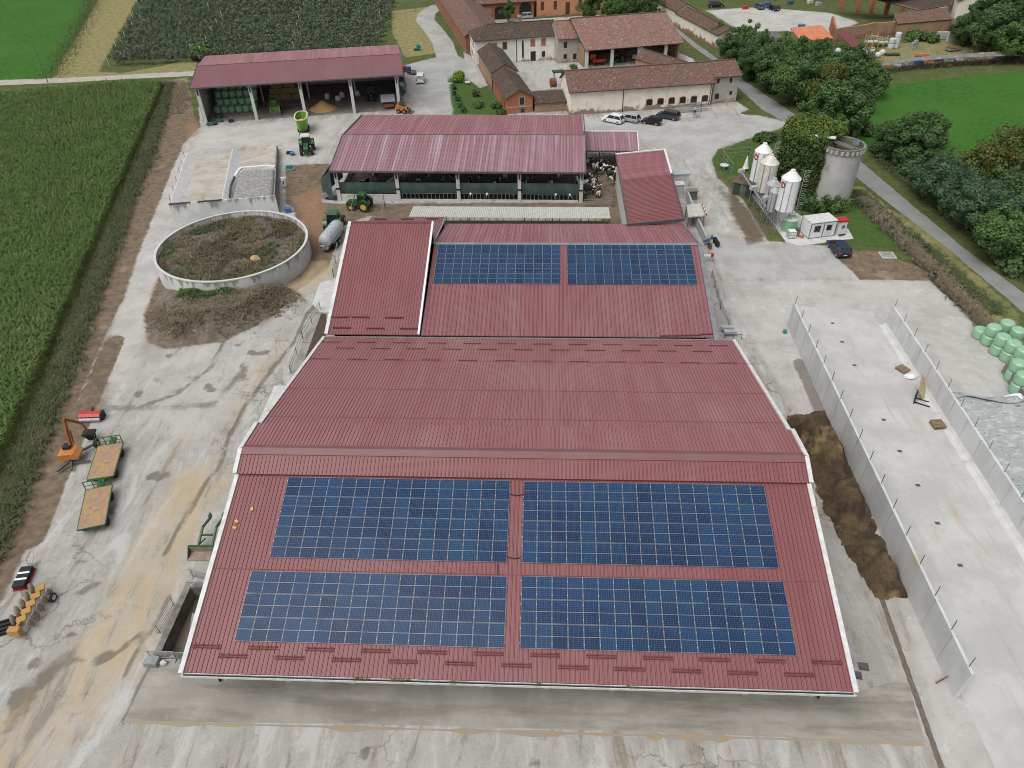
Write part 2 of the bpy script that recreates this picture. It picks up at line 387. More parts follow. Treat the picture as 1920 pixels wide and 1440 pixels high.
soil = Mx(poly_w([(-160,1260),(0,1135),(45,1040),(62,965),(105,860),(150,740),(185,650),(232,560),(262,470),(290,400),(318,330),(345,268),(374,238),(365,215),(345,150),(310,150),(310,200),(285,290),(228,400),(165,560),(95,760),(30,960),(-80,1060)],1.0),
          poly_w([(268,590),(276,640),(310,655),(420,640),(520,590),(560,545),(600,500),(575,455),(500,520),(300,515)],1.2),
          poly_w([(535,310),(622,306),(606,345),(604,380),(640,382),(1135,380),(1150,400),(765,410),(690,405),(640,425),(618,500),(560,545),(570,460),(548,390),(535,380)],1.0),
          poly_w([(1355,330),(1392,372),(1442,455),(1400,462),(1368,400)],1.2)*0.75,
          poly_w([(1555,470),(1610,522),(1742,526),(1735,505),(1640,470)],0.9),
          poly_w([(1140,290),(1160,290),(1185,425),(1140,425),(1095,380),(1095,300)],0.8),
          poly_w([(1390,330),(1400,322),(1540,440),(1480,452),(1440,430)],0.6)*0.6,
          line_w([(60,1010),(150,790),(215,640)],1.2,1.2))
dry = Mx(poly_w([(735,20),(812,12),(795,28),(800,50),(826,72),(826,98),(760,108),(735,60)],1.5),
         poly_w([(95,152),(190,-10),(262,-10),(185,135),(230,137),(370,110),(370,135),(130,148)],1.2)*0.95,
         poly_w([(315,150),(360,140),(365,215),(320,215)],1.5)*0.7,
         poly_w([(1640,330),(1660,345),(1920,590),(1920,660),(1740,520)],0.8)*0.55,
         poly_w([(1620,105),(1660,80),(1790,70),(1920,88),(1920,100),(1650,120)],2)*0.6,
         line_w([(1610,355),(1700,430),(1790,525),(1900,640)],1.6,1.0)*0.9)
lush = Mx(poly_w([(-400,150),(-5,150),(95,146),(140,70),(182,-30),(-500,-60)],1.5),
          poly_w([(1600,300),(1625,215),(1645,168),(1700,155),(1925,132),(2300,124),(2400,600),(1920,470),(1760,330),(1650,270)],1.2),
          np.zeros(len(PX)))
lawn = Mx(poly_w([(842,160),(865,150),(905,150),(945,216),(850,218)],0.7), poly_w([(1336,295),(1380,272),(1480,250),(1510,330),(1480,420),(1400,325),(1360,332)],0.9), poly_w([(1490,330),(1600,350),(1700,470),(1600,460),(1500,420)],1.5), poly_w([(1640,306),(1704,352),(1808,436),(1960,560),(1960,520),(1800,390),(1680,300)],1.0))
wet = Mx(line_w([(1700,470),(1640,468),(1560,500)],2,2)*0.4, poly_w([(1345,350),(1385,365),(1452,440),(1410,455),(1378,420),(1340,360)],2.0)*0.9,
         poly_w([(500,560),(540,560),(535,575),(505,585)],0.8), poly_w([(575,330),(600,322),(598,335),(580,345)],0.6),
         line_w([(1500,680),(1550,790)],0.8,1.0), line_w([(1470,340),(1400,345),(1330,355)],1.0,1.5)*0.5,
         poly_w([(385,310),(408,305),(414,318),(395,325)],0.5),
         line_w([(205,640),(185,700),(180,770)],2.0,2.0)*0.6, line_w([(165,765),(260,765),(400,760),(460,690)],0.6,1.2)*0.6,
         line_w([(20,1360),(60,1290),(130,1230)],0.8,1.4)*0.6, line_w([(240,1430),(330,1300),(420,1190)],0.6,1.2)*0.5,
         line_w([(605,555),(575,590),(552,640),(520,680),(478,735),(455,770),(425,835),(408,880),(385,905),(360,950),(330,1000),(310,1040)],0.2,0.55)*0.85, line_w([(60,1300),(95,1262),(130,1242),(175,1246),(215,1228),(262,1188)],0.15,0.5)*0.85, line_w([(230,1270),(262,1215),(300,1150),(315,1120)],0.2,0.6)*0.7, line_w([(420,640),(395,690),(330,740),(260,762)],0.25,0.7)*0.7, line_w([(232,1352),(260,1290),(290,1240)],0.15,.6)*.9,
         poly_w([(1500,235),(1470,250),(1400,262),(1330,270),(1330,262)],2)*0.3)
for i in range(90):      # oil and slurry spots scattered over the concrete
    a, b_ = RNG.uniform(-46,-26), RNG.uniform(20,75)
    if i > 50: a, b_ = RNG.uniform(-25,30), RNG.uniform(15,23)
    r_ = RNG.uniform(0.15,0.7)
    wet = np.maximum(wet, line_w([(a,b_),(a+RNG.normal()*r_,b_+RNG.normal()*r_)], r_, 0.6, True)*RNG.uniform(0.35,0.95))
straw = Mx(line_w([(0,1460),(120,1330),(230,1180),(300,1040),(380,900)],3.0,4.0)*0.75, line_w([(420,820),(470,730),(540,640)],1.0,2.0)*0.55, line_w([(540,560),(590,520),(600,500)],2.5,2)*0.7,
           line_w([(390,1230),(240,1400),(200,1470)],1.0,2.0)*0.4, poly_w([(460,280),(510,265),(515,300),(450,300)],2)*0.75,
           line_w([(30,1420),(60,1330),(0,1400)],2,2)*0.8, poly_w([(1560,630),(1660,600),(1800,720),(1740,700)],2.0)*0.25,
           line_w([(1680,660),(1760,780),(1860,960)],0.8,2.5)*0.5, line_w([(470,1240),(520,1290)],1,2)*0.5)
redd = Mx(poly_w([(545,370),(605,345),(615,420),(605,470),(575,470),(560,400)],2.0)*0.9, poly_w([(345,230),(372,230),(378,250),(350,262)],1.2)*0.8,
          line_w([(1575,650),(1620,740),(1660,820),(1720,930)],0.6,1.8)*0.6, line_w([(1640,800),(1690,880)],0.4,1.2)*0.7, poly_w([(390,330),(410,325),(420,360),(380,365)],1.2)*0.5,
          line_w([(775,185),(800,190)],1.5,2)*0.4)
pale = Mx(poly_w([(1350,528),(1742,526),(1925,692),(2150,1000),(2300,1700),(1850,1700),(1680,1100),(1480,760)],1.0),
          poly_w([(376,240),(560,225),(640,225),(610,300),(540,310),(520,270),(350,290)],1.5)*0.8,
          poly_w([(1325,20),(1400,14),(1480,18),(1560,25),(1610,42),(1555,66),(1470,58),(1400,60),(1372,48)],1.2),
          poly_w([(955,110),(1045,112),(1060,160),(1040,200)],0.8)*0.5,
          poly_w([(310,660),(560,570),(540,650),(420,830),(330,860),(250,780),(240,690)],2.5)*0.55,
          line_w([(335,300),(290,440),(255,560),(225,700)],3.0,1.5)*0.7)
V = np.stack([PX, PY, np.zeros(len(PX))],1)
ny, nx = len(gy), len(gx)
ii = (np.arange(ny-1)[:,None]*nx+np.arange(nx-1)[None,:]).ravel()
F = np.stack([ii, ii+1, ii+nx+1, ii+nx],1)
# the sunken pits are open in the ground sheet
PITS = [(-30.15,-23.5,29.6,36.0)]
cx_, cy_ = V[F].mean(1)[:,0], V[F].mean(1)[:,1]
keep = np.ones(len(F), bool)
for x0,x1,y0,y1 in PITS: keep &= ~((cx_>x0)&(cx_<x1)&(cy_>y0)&(cy_<y1))
F = F[keep]
def rgba(a,b,c,d=None): return np.stack([a,b,c,np.ones_like(a) if d is None else d],1)
m, t, b = new_mat('ground_mat'); b.inputs['Roughness'].default_value = 0.95; b.inputs['Specular IOR Level'].default_value = 0.15
co = coords(t, 'Object')
n_big, n_mid, n_fine, n_vf = noise(t,co,0.05,5,.6), noise(t,co,0.22,6,.65), noise(t,co,0.9,6,.7), noise(t,co,5.0,4,.7)
n_det = math_(t,'ADD', math_(t,'MULTIPLY',n_mid,0.5), math_(t,'MULTIPLY',n_fine,0.5))
def amask(sock, amp=1.0, lo=0.38, hi=0.62):
    s = math_(t,'ADD', sock, math_(t,'MULTIPLY', math_(t,'SUBTRACT', n_det, 0.5), amp)); return ramp(t, s, lo, hi)
def attr(nm):
    a = t.nodes.new('ShaderNodeAttribute'); a.attribute_name = nm
    s = t.nodes.new('ShaderNodeSeparateColor'); t.links.new(a.outputs['Color'], s.inputs[0]); return list(s.outputs[:3])+[a.outputs['Alpha']]
A1, A2, A3 = attr('cover'), attr('stain'), attr('tint')
grass = mix(t, ramp(t,n_fine,0.35,0.7), (0.052,0.080,0.022), (0.105,0.115,0.043))
grass = mix(t, ramp(t,n_mid,0.5,0.72), grass, (0.13,0.115,0.06))
lushc = mix(t, ramp(t,n_fine,0.35,0.68), (0.047,0.135,0.019), (0.028,0.09,0.013))
lushc = mix(t, math_(t,'MULTIPLY',ramp(t,n_det,0.5,0.62),.6), lushc, (0.022,0.075,0.010))
lushc = mix(t, ramp(t,n_big,0.42,0.62), lushc, mix(t, ramp(t,n_vf,.35,.65), (0.055,0.148,0.024), (0.036,0.108,0.016)))
dryc = mix(t, ramp(t,n_fine,0.38,0.66), (0.27,0.215,0.115), (0.13,0.155,0.05))
soilc = mix(t, ramp(t,n_fine,0.36,0.66), (0.195,0.145,0.10), (0.115,0.088,0.063))
soilc = mix(t, ramp(t,n_mid,0.55,0.72), soilc, (0.27,0.215,0.155))
concc = mix(t, ramp(t,n_mid,0.36,0.66), (0.375,0.365,0.345), (0.295,0.285,0.262))
concc = mix(t, math_(t,'MULTIPLY',ramp(t,n_fine,0.52,0.72),0.65), concc, (0.25,0.225,0.185))
concc = mix(t, math_(t,'MULTIPLY',ramp(t,n_vf,0.56,0.75),0.45), concc, (0.20,0.185,0.16))
n_band = noise(t, coords(t,'Object',(1,0.35,1)), 0.35, 5, .65)
concc = mix(t, math_(t,'MULTIPLY',ramp(t,n_band,0.55,0.72),0.5), concc, (0.36,0.29,0.19))
n_ps = noise(t, co, 0.7, 7, .74, .5)
palec = mix(t, ramp(t,n_mid,0.38,0.66), (0.44,0.43,0.41), (0.355,0.345,0.325))
palec = mix(t, math_(t,'MULTIPLY',ramp(t,n_ps,0.55,0.68),0.55), palec, (0.30,0.28,0.24))
palec = mix(t, math_(t,'MULTIPLY',ramp(t,n_ps,0.44,0.34),0.5), palec, (0.58,0.575,0.56))
palec = mix(t, math_(t,'MULTIPLY',ramp(t,n_fine,0.55,0.75),0.4), palec, (0.31,0.29,0.255))
def rotco(a, sc):
    mp = t.nodes.new('ShaderNodeMapping'); mp.inputs['Rotation'].default_value = (0,0,a); mp.inputs['Scale'].default_value = sc; t.links.new(co, mp.inputs[0]); return mp.outputs[0]
n_str = noise(t, rotco(R(18),(1,0.22,1)), 0.55, 7, .72, .6)
concc = mix(t, math_(t,'MULTIPLY',ramp(t,n_str,0.50,0.64),0.7), concc, (0.47,0.465,0.45))
concc = mix(t, math_(t,'MULTIPLY',ramp(t,n_str,0.46,0.35),0.72), concc, (0.20,0.17,0.125))
n_sp = noise(t, co, 1.9, 7, .78, .3)
concc = mix(t, math_(t,'MULTIPLY',ramp(t,n_sp,0.60,0.70),0.6), concc, (0.155,0.135,0.11))
concc = mix(t, math_(t,'MULTIPLY',ramp(t,n_sp,0.40,0.30),0.5), concc, (0.47,0.46,0.44))
vc = N(t,'ShaderNodeTexVoronoi',Scale=0.16); vc.feature='DISTANCE_TO_EDGE'
dv = t.nodes.new('ShaderNodeVectorMath'); dv.operation='ADD'; nd = N(t,'ShaderNodeTexNoise',Scale=0.5,Detail=5,Roughness=.65); t.links.new(co,nd.inputs['Vector']); nsc = t.nodes.new('ShaderNodeVectorMath'); nsc.operation='SCALE'; nsc.inputs[3].default_value=3.0; t.links.new(nd.outputs['Color'],nsc.inputs[0]); t.links.new(co,dv.inputs[0]); t.links.new(nsc.outputs[0],dv.inputs[1]); t.links.new(dv.outputs[0],vc.inputs['Vector'])
crk = math_(t,'MULTIPLY',ramp(t,vc.outputs[0],0.016,0.004),ramp(t,n_big,0.47,0.6))
n_gr = noise(t, co, 9.0, 4, .7)
concc = mix(t, math_(t,'MULTIPLY',ramp(t,n_gr,0.54,0.70),0.35), concc, (0.17,0.15,0.125))
concc = mix(t, math_(t,'MULTIPLY',ramp(t,n_gr,0.45,0.30),0.35), concc, (0.52,0.51,0.49))
concc = mix(t, math_(t,'MULTIPLY',crk,.7), concc, (0.12,0.10,0.08))
gravc = mix(t, ramp(t,n_mid,0.38,0.64), (0.385,0.382,0.372), (0.305,0.30,0.29))
gravc = mix(t, math_(t,'MULTIPLY',ramp(t,n_vf,0.5,0.7),0.5), gravc, (0.45,0.44,0.42))
col = grass
col = mix(t, amask(A1[3],0.6), col, mix(t, ramp(t,n_fine,0.35,0.68), (0.062,0.110,0.026), (0.045,0.080,0.020)))
col = mix(t, amask(A3[1],0.5), col, lushc)
col = mix(t, amask(A3[0],1.1), col, dryc)
col = mix(t, amask(A1[0],0.8), col, concc)
col = mix(t, math_(t,'MULTIPLY',amask(A3[2],0.9,0.25,0.75),0.85), col, mix(t, amask(A1[0],0.8), col, palec))
col = mix(t, math_(t,'MULTIPLY',amask(A1[2],0.9),0.85), col, gravc)
col = mix(t, amask(A1[1],0.9), col, soilc)
col = mix(t, math_(t,'MULTIPLY',math_(t,'MULTIPLY',amask(A2[1],1.5,0.3,0.85),ramp(t,n_str,0.34,0.56)),0.8), col, (0.42,0.325,0.20))
col = mix(t, math_(t,'MULTIPLY',amask(A2[2],1.1,0.3,0.8),0.55), col, (0.30,0.165,0.095))
col = mix(t, math_(t,'MULTIPLY',amask(A2[0],1.1,0.42,0.72),0.7), col, (0.115,0.095,0.073))
t.links.new(col, b.inputs['Base Color']); bump(t, b, n_vf, 0.35, 0.06)
ground = npmesh('ground', V, F, 'ground_mat', attrs={'cover':('POINT','FLOAT_COLOR',rgba(conc,soil,grav,lawn)), 'stain':('POINT','FLOAT_COLOR',rgba(wet,straw,redd)), 'tint':('POINT','FLOAT_COLOR',rgba(dry,lush,pale))}, kind='structure')

def sheet(name, px, z, m, kind='structure', world=False):
    mb = MB(); P = [(p if world else g2(*p)) for p in px]
    a = sum(P[i][0]*P[(i+1)%len(P)][1]-P[(i+1)%len(P)][0]*P[i][1] for i in range(len(P)))
    if a < 0: P = P[::-1]
    mb.add([(x,y,z) for x,y in P], [tuple(range(len(P)))])
    return mb.build(name, m, kind=kind)
# asphalt lane between the hedge and the farm
m, t, b = new_mat('asphalt'); b.inputs['Roughness'].default_value = 0.9
co = coords(t); c_ = mix(t, ramp(t,noise(t,co,0.3,5,.6),.35,.65), (0.22,0.222,0.218), (0.185,0.187,0.183))
c_ = mix(t, math_(t,'MULTIPLY',ramp(t,noise(t,co,3.0,5,.7),.55,.75),.4), c_, (0.29,0.285,0.27)); t.links.new(c_, b.inputs['Base Color'])
def strip(left, right, z, name, m, edge=0.25):
    mb = MB(); n = len(left)
    L = [g(*p, z) for p in left]; Rr = [g(*p, z) for p in right]
    vs, k = [], 0
    LL, RR = [], []
    for i in range(n-1):
        for s in range(12):
            f = s/12; LL.append(L[i].lerp(L[i+1],f)); RR.append(Rr[i].lerp(Rr[i+1],f))
    LL.append(L[-1]); RR.append(Rr[-1])
    for a, c in zip(LL, RR):
        d = (c-a).normalized(); a = a-d*edge*mn.noise(a*0.8); c = c+d*edge*mn.noise(c*0.8+Vector((5,5,5))); vs += [a,c]
    mb.add(vs, [(2*i,2*i+1,2*i+3,2*i+2) for i in range(len(LL)-1)])
    return mb.build(name, m, kind='structure')
strip([(1258,50),(1300,88),(1348,122),(1380,160),(1428,205),(1487,238),(1607,334),(1669,383),(1756,449),(1885,557),(2080,725)],
      [(1266,50),(1310,85),(1362,122),(1398,153),(1466,198),(1520,234),(1618,306),(1704,379),(1808,466),(1920,550),(2110,700)], 0.008, 'road', 'asphalt')
# pale farm track at the far edge of the maize
mat('track_dust', (0.40,0.375,0.33), (0.33,0.31,0.27), 0.5, 0.95, c3=(0.28,0.25,0.2), s3=0.8)
strip([(-300,175),(0,160),(120,155),(240,148),(368,142)], [(-300,166),(0,150),(120,146),(240,140),(368,133)], 0.008, 'track', 'track_dust')
# slab of older concrete in front of the big barn
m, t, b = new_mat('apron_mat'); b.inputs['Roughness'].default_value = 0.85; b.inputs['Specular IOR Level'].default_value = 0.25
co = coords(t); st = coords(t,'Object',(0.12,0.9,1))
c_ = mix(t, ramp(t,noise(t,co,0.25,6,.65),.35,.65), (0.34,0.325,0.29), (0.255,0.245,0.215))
c_ = mix(t, math_(t,'MULTIPLY',ramp(t,noise(t,st,0.8,6,.65),.44,.66),.62), c_, (0.14,0.132,0.112))  # grime streaks, deepened to paint eave shade into the slab
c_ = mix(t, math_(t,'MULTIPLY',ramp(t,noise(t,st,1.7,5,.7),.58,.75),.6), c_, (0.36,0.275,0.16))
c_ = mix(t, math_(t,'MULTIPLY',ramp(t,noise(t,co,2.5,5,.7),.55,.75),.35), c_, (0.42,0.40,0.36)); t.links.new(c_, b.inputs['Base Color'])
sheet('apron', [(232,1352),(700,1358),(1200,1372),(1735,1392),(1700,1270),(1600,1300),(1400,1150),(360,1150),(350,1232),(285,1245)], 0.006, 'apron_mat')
m, t, b = new_mat('straw_line'); b.inputs['Roughness'].default_value = 0.95
co = coords(t,'Object',(0.5,2,1)); t.links.new(mix(t, ramp(t,noise(t,co,1.6,6,.7),.45,.62), (0.27,0.25,0.215), (0.36,0.25,0.115)), b.inputs['Base Color'])
vs = []
for i in range(121):
    a = i/120; p = g(232+a*1500, 1352+a*40 + 0); wdt = 0.10+0.45*max(0, mn.noise(Vector((p.x*0.35,1.7,0)))+0.25) + (0.5 if 7 < p.x < 13 else 0)*max(0,mn.noise(Vector((p.x*1.3,9,0)))+.3)
    vs += [(p.x, p.y-wdt*0.9, 0.010), (p.x, p.y+wdt*0.35+0.05*mn.noise(p*3), 0.010)]
mb = MB(); mb.add(vs, [(2*i,2*i+2,2*i+3,2*i+1) for i in range(120)]); mb.build('straw_litter', 'straw_line', kind='structure')
# the pale floor between the two silage walls, and the drain beside it
m, t, b = new_mat('silo_floor'); b.inputs['Roughness'].default_value = 0.8; b.inputs['Specular IOR Level'].default_value = 0.25
co = coords(t); st = coords(t,'Object',(1.6,0.16,1))
c_ = mix(t, ramp(t,noise(t,co,0.2,6,.65),.35,.65), (0.475,0.472,0.462), (0.39,0.386,0.375))
c_ = mix(t, math_(t,'MULTIPLY',ramp(t,noise(t,st,0.5,6,.7),.52,.70),.65), c_, (0.38,0.32,0.245))
c_ = mix(t, math_(t,'MULTIPLY',ramp(t,noise(t,co,0.9,7,.75,.5),.54,.68),.5), c_, (0.33,0.32,0.30))
c_ = mix(t, math_(t,'MULTIPLY',ramp(t,noise(t,co,2.2,5,.7),.58,.78),.4), c_, (0.52,0.51,0.50)); t.links.new(c_, b.inputs['Base Color'])
sheet('silage_floor', [(30.9,80.5),(41.6,79.0),(41.9,20),(42,8),(31.0,8),(30.9,28)], 0.006, 'silo_floor', world=True)
mat('drain_mud', (0.10,0.085,0.075), (0.16,0.13,0.10), 2, 0.6)
vs = []
for i in range(61):
    a = i/60; p = g(1648+a*122, 1108+a*345); vs += [(p.x-0.22+0.06*mn.noise(p*2), p.y, 0.011), (p.x+0.2+0.07*mn.noise(p*2.3), p.y, 0.011)]
mb = MB(); mb.add(vs, [(2*i,2*i+2,2*i+3,2*i+1) for i in range(60)]); mb.build('drain_channel', 'drain_mud', kind='structure')
# slab under the feed silos
mb = MB(); mb.prism([g2(*p) for p in [(1388,338),(1474,455),(1500,462),(1600,448),(1590,430),(1500,405),(1400,330)]], -0.2, 0.10); mb.build('silo_slab', 'conc_pale', kind='structure')
# ================================================================ RED-ROOFED BARNS
def verge(mb, a, b, w=0.34, h=0.16, mi=0, up=0.05):
    a, b = Vector(a)+Vector((0,0,up)), Vector(b)+Vector((0,0,up)); mb.bar(a, b, w, h, mi)
mat('red_rib_shade_far',(0.15,0.048,0.05),rough=.6)  # painted rib shadow, paler for the far slope
# ---- the big barn in front
X0, X1 = -25.25, 21.25
YN, ZN, YR, ZR, YF, ZF = 25.85, 4.3, 43.0, 9.6, 67.3, 3.75
barn = thing('cattle_barn', 'largest red roofed cattle barn in the foreground with four solar arrays on its near slope', 'barn', (-2,46,0))
zc = lambda y: ZN+(y-YN)*(8.95-ZN)/(42.6-YN)      # near slope
zf = lambda y: ZF+(YF-y)*(8.9-ZF)/(YF-46.0)       # far slope
mb = MB(); mb.ribs((X0,YN,ZN),(X1,YN,ZN),(X1,42.4,zc(42.4)),(X0,42.4,zc(42.4)),0.33,0.045,0,1,0.1); mb.build('roof_slope', ['red_roof','red_rib_shade'], barn)
mb = MB(); mb.ribs((X1,YF,ZF),(X0,YF,ZF),(X0,46.3,zf(46.3)),(X1,46.3,zf(46.3)),0.33,0.045,0,1,0.1); mb.build('roof_slope', ['red_roof_far_sheen','red_rib_shade_far'], barn)
pc = g(445,888,8.75); yc = pc.y
mb = MB(); mb.ribs((X0-0.12,yc,8.75),(X1+0.12,yc,8.75),(X1+0.12,YR,ZR),(X0-0.12,YR,ZR),0.33,0.045,0,1,0.12)
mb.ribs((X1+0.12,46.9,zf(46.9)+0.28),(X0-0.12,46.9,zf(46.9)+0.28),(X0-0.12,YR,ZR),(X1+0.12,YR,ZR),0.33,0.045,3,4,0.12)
mb.bb(X0,X1,yc+0.25,yc+0.35,zc(yc+.3)+0.02,8.66,2); mb.build('ridge_cover', ['red_roof','red_rib_shade','dark','red_roof_far_sheen','red_rib_shade_far'], barn)
mb = MB(); s1 = (ZR-8.75)/(YR-yc)
mb.slab((X0-.15,YR-.55,ZR-.55*s1+.10),(X1+.15,YR-.55,ZR-.55*s1+.10),(X1+.15,YR,ZR+.14),(X0-.15,YR,ZR+.14),0.05)
mb.slab((X0-.15,YR,ZR+.14),(X1+.15,YR,ZR+.14),(X1+.15,YR+.5,ZR-.02),(X0-.15,YR+.5,ZR-.02),0.05); mb.build('ridge_flashing', 'red_smooth', barn)
for sx, x in ((-1,X0),(1,X1)):
    mb = MB(); verge(mb,(x+sx*.10,YN-.1,ZN),(x+sx*.10,yc+.2,zc(yc+.2)))
    verge(mb,(x+sx*.22,yc,8.75),(x+sx*.22,YR,ZR)); verge(mb,(x+sx*.22,YR,ZR),(x+sx*.22,46.9,zf(46.9)+.28)); verge(mb,(x+sx*.10,46.5,zf(46.5)),(x+sx*.10,YF,ZF))
    mb.build('verge_trim', 'white_metal', barn)
mb = MB(); mb.ext([(YN-.30,ZN-.20),(YN-.02,ZN-.20),(YN-.02,ZN-.04),(YN-.06,ZN-.04),(YN-.06,ZN-.16),(YN-.26,ZN-.16),(YN-.26,ZN+.02),(YN-.30,ZN+.02)],X0-.1,X1+.1)
mb.bb(X0,X1,YN-.26,YN-.06,ZN-.17,ZN-.15,1); mb.build('gutter', ['white_metal','dark'], barn)
mb = MB(); mb.bb(X0,X1,YF+.0,YF+.32,ZF-.22,ZF-.06); mb.build('gutter', 'galv', barn)
# walls, posts
mb = MB()
for x in (X0+.9, X1-.9):
    mb.add([(x,YN+1.6,.0),(x,YF-1,0),(x,YF-1,zf(YF-1)-.2),(x,46.0,zf(46.0)-.35),(x,YR,ZR-.5),(x,42.0,zc(42.0)-.3),(x,YN+1.6,zc(YN+1.6)-.2)],[tuple(range(7)),tuple(range(6,-1,-1))])
mb.bb(X0+.92,X1-.92,YN+2.4,YN+2.6,0,1.2); mb.bb(X0+.92,X1-.92,YF-1,YF-.8,0,3.2); mb.build('wall', 'conc_wall', barn)
for i in range(10):
    x = X0+1.3+i*(X1-X0-2.6)/9; mb = MB(); mb.bb(x-.2,x+.2,YN+1.8,YN+2.2,0,ZN+.3); mb.build('pillar', 'conc_wall', barn)
# snow guards: short bars across the ribs, staggered
def guard(px0, px1, py, zfun, sgn):
    zz = 4.5
    for _ in range(8): p = g((px0+px1)/2, py, zz); zz = zfun(p.y)
    return p.x, p.y, zz
def guard_row(n, px0, py0, px1, py1, zfun, L, double):
    for i in range(n):
        f = i/(n-1); x, y, z = guard(px0+(px1-px0)*f, px0+(px1-px0)*f, py0+(py1-py0)*f, zfun, 1)
        mb = MB()
        for dy in ((-.08,.08) if double else (0,)):
            mb.bar((x-L/2,y+dy,zfun(y+dy)+.075),(x+L/2,y+dy,zfun(y+dy)+.075),.07,.06)
        for k in (-.8,-.3,.3,.8): mb.bar((x+k*L/2,y-.2,zfun(y-.2)+.06),(x+k*L/2,y+.2,zfun(y+.2)+.06),.05,.06)
        mb.build('snow_guard', 'red_guard', barn)
for y,f_ in ((solve0(960,1063,zc) if False else 33.2,zc),(46.9+1.6,zf),(54.2,zf),(61.0,zf)):
    mb = MB(); mb.bar((X0,y,f_(y)+.034),(X1,y,f_(y)+.034),.06,.035); mb.build('lap_joint','red_roof',barn)
guard_row(12,388,1213,1550,1243,zc,2.1,True); guard_row(11,437,1231,1499,1266,zc,2.1,True)
guard_row(12,621,642,1347,649,zf,2.1,False); guard_row(11,647,653.5,1317,659.5,zf,2.1,False); guard_row(12,600,673.5,1363,681.5,zf,2.1,False)

# ---- solar arrays
m, t, b = new_mat('solar_cell'); b.inputs['Roughness'].default_value = 0.16; b.inputs['Specular IOR Level'].default_value = 0.2
oi = t.nodes.new('ShaderNodeObjectInfo'); uv = coords(t,'UV')
base = mix(t, oi.outputs['Random'], (0.008,0.019,0.060), (0.013,0.040,0.100))
pn = noise(t, coords(t,'Object',(.4,.4,.4)), 1.0, 2); base = mix(t, math_(t,'MULTIPLY',ramp(t,pn,.42,.62),.75), base, (0.016,0.060,0.125))
def lines(sc, lo):
    s = t.nodes.new('ShaderNodeSeparateXYZ'); mp = t.nodes.new('ShaderNodeMapping'); mp.inputs['Scale'].default_value = sc; t.links.new(uv, mp.inputs[0]); t.links.new(mp.outputs[0], s.inputs[0])
    o = None
    for k in (0,1):
        f = math_(t,'ABSOLUTE', math_(t,'SUBTRACT', math_(t,'FRACT', s.outputs[k]), .5)); q = math_(t,'GREATER_THAN', f, lo[k])
        o = q if o is None else math_(t,'MAXIMUM', o, q)
    return o
gl = lines((6,12,1),(0.465,0.465))
c_ = mix(t, math_(t,'MULTIPLY',gl,.62), base, (0.13,0.20,0.27)); t.links.new(c_, b.inputs['Base Color'])
mat('panel_frame', (0.30,0.31,0.33), rough=0.35, metal=0.3); mat('clamp', (0.55,0.55,0.53), rough=0.5)
def solve(px, py, zfun):
    z = 5.0
    for _ in range(12): p = g(px,py,z); z = zfun(p.y)
    return Vector((p.x,p.y,z))
def array(label, corners, nc, nr, zfun, parent_y):
    """corners in the photo: top left, top right, bottom right, bottom left; modules portrait, in nr rows"""
    TL, TR, BR, BL = [solve(*c, zfun) for c in corners]
    xl, xr = (TL.x+BL.x)/2, (TR.x+BR.x)/2; yt, yb = (TL.y+TR.y)/2, (BL.y+BR.y)/2
    root = thing('solar_array', label, 'solar array', ((xl+xr)/2, yb, zfun(yb)))
    sl = math.atan2(zfun(yt)-zfun(yb), yt-yb); H = (yt-yb)/math.cos(sl); W = xr-xl
    ex = Vector((1,0,0)); ey = Vector((0,math.cos(sl),math.sin(sl))); en = ex.cross(ey); O = Vector((xl,yb,zfun(yb)))+en*0.12
    pw, ph = W/nc, H/nr; gp = 0.017; k = 0
    def panel():
        mb = MB(); w_, h_ = pw-gp*1.3, ph-gp*2.2
        f = lambda u,v,d: Vector((u,v,d))
        mb.bb(0,w_,0,h_,-.035,0,1)
        fr = .017
        for v0,v1,uv in ((fr,h_/2-.014,(0,.5)),(h_/2+.014,h_-fr,(.5,1))):
            mb.quad((fr,v0,.004),(w_-fr,v0,.004),(w_-fr,v1,.004),(fr,v1,.004),0,[(0,uv[0]),(1,uv[0]),(1,uv[1]),(0,uv[1])])
        for v in (h_*.2,h_*.8): mb.box((-.01,v,.005),(.055,.07,.03),0,2)
        return mb
    rot = Matrix((ex,ey,en)).transposed()
    proto = None
    for r in range(nr):
        for c in range(nc):
            if proto is None:
                o = panel().build('solar_panel', ['solar_cell','panel_frame','clamp']); proto = o; o.parent = root
            else: o = proto.copy(); COL.objects.link(o); o.parent = root
            pos = O + ex*(c*pw+gp*.6+.006*math.sin(c*7+r*3)) + ey*(r*ph+gp)
            o.location = pos - root.location
            o.rotation_euler = (sl,0,0)
    mb = MB()
    for r in range(nr):
        for q in (.22,.78):
            a = O+ey*((r+q)*ph)-en*.06; mb.bar(a-ex*.08, a+ex*(W+.08), .05, .05)
    mb.build('rail', 'galv', root)
    return root
array('lower left solar array on the near slope of the largest barn', [(472,1072),(950,1080),(946.5,1214),(440,1205)], 17, 3, zc, 0)
array('lower right solar array on the near slope of the largest barn', [(977,1080),(1468,1092),(1494,1230),(976,1217)], 17, 3, zc, 0)
array('upper left solar array under the ridge cover of the largest barn', [(541,896),(956,901),(951,1055),(507,1047)], 16, 4, zc, 0)
array('upper right solar array under the ridge cover of the largest barn', [(981,903),(1431,911),(1461,1068),(980,1055)], 17, 4, zc, 0)
mat('cable', (0.02,0.02,0.03), rough=0.6)
mb = MB()
for px,py in ((956,928),(952,1046)):
    a = solve(px-2,py,zc); c_ = solve(px+26,py+1,zc); mb.tube([a+Vector((0,0,.14)), a.lerp(c_,.5)+Vector((0,-.1,.09)), c_+Vector((0,0,.14))], .04, 5)
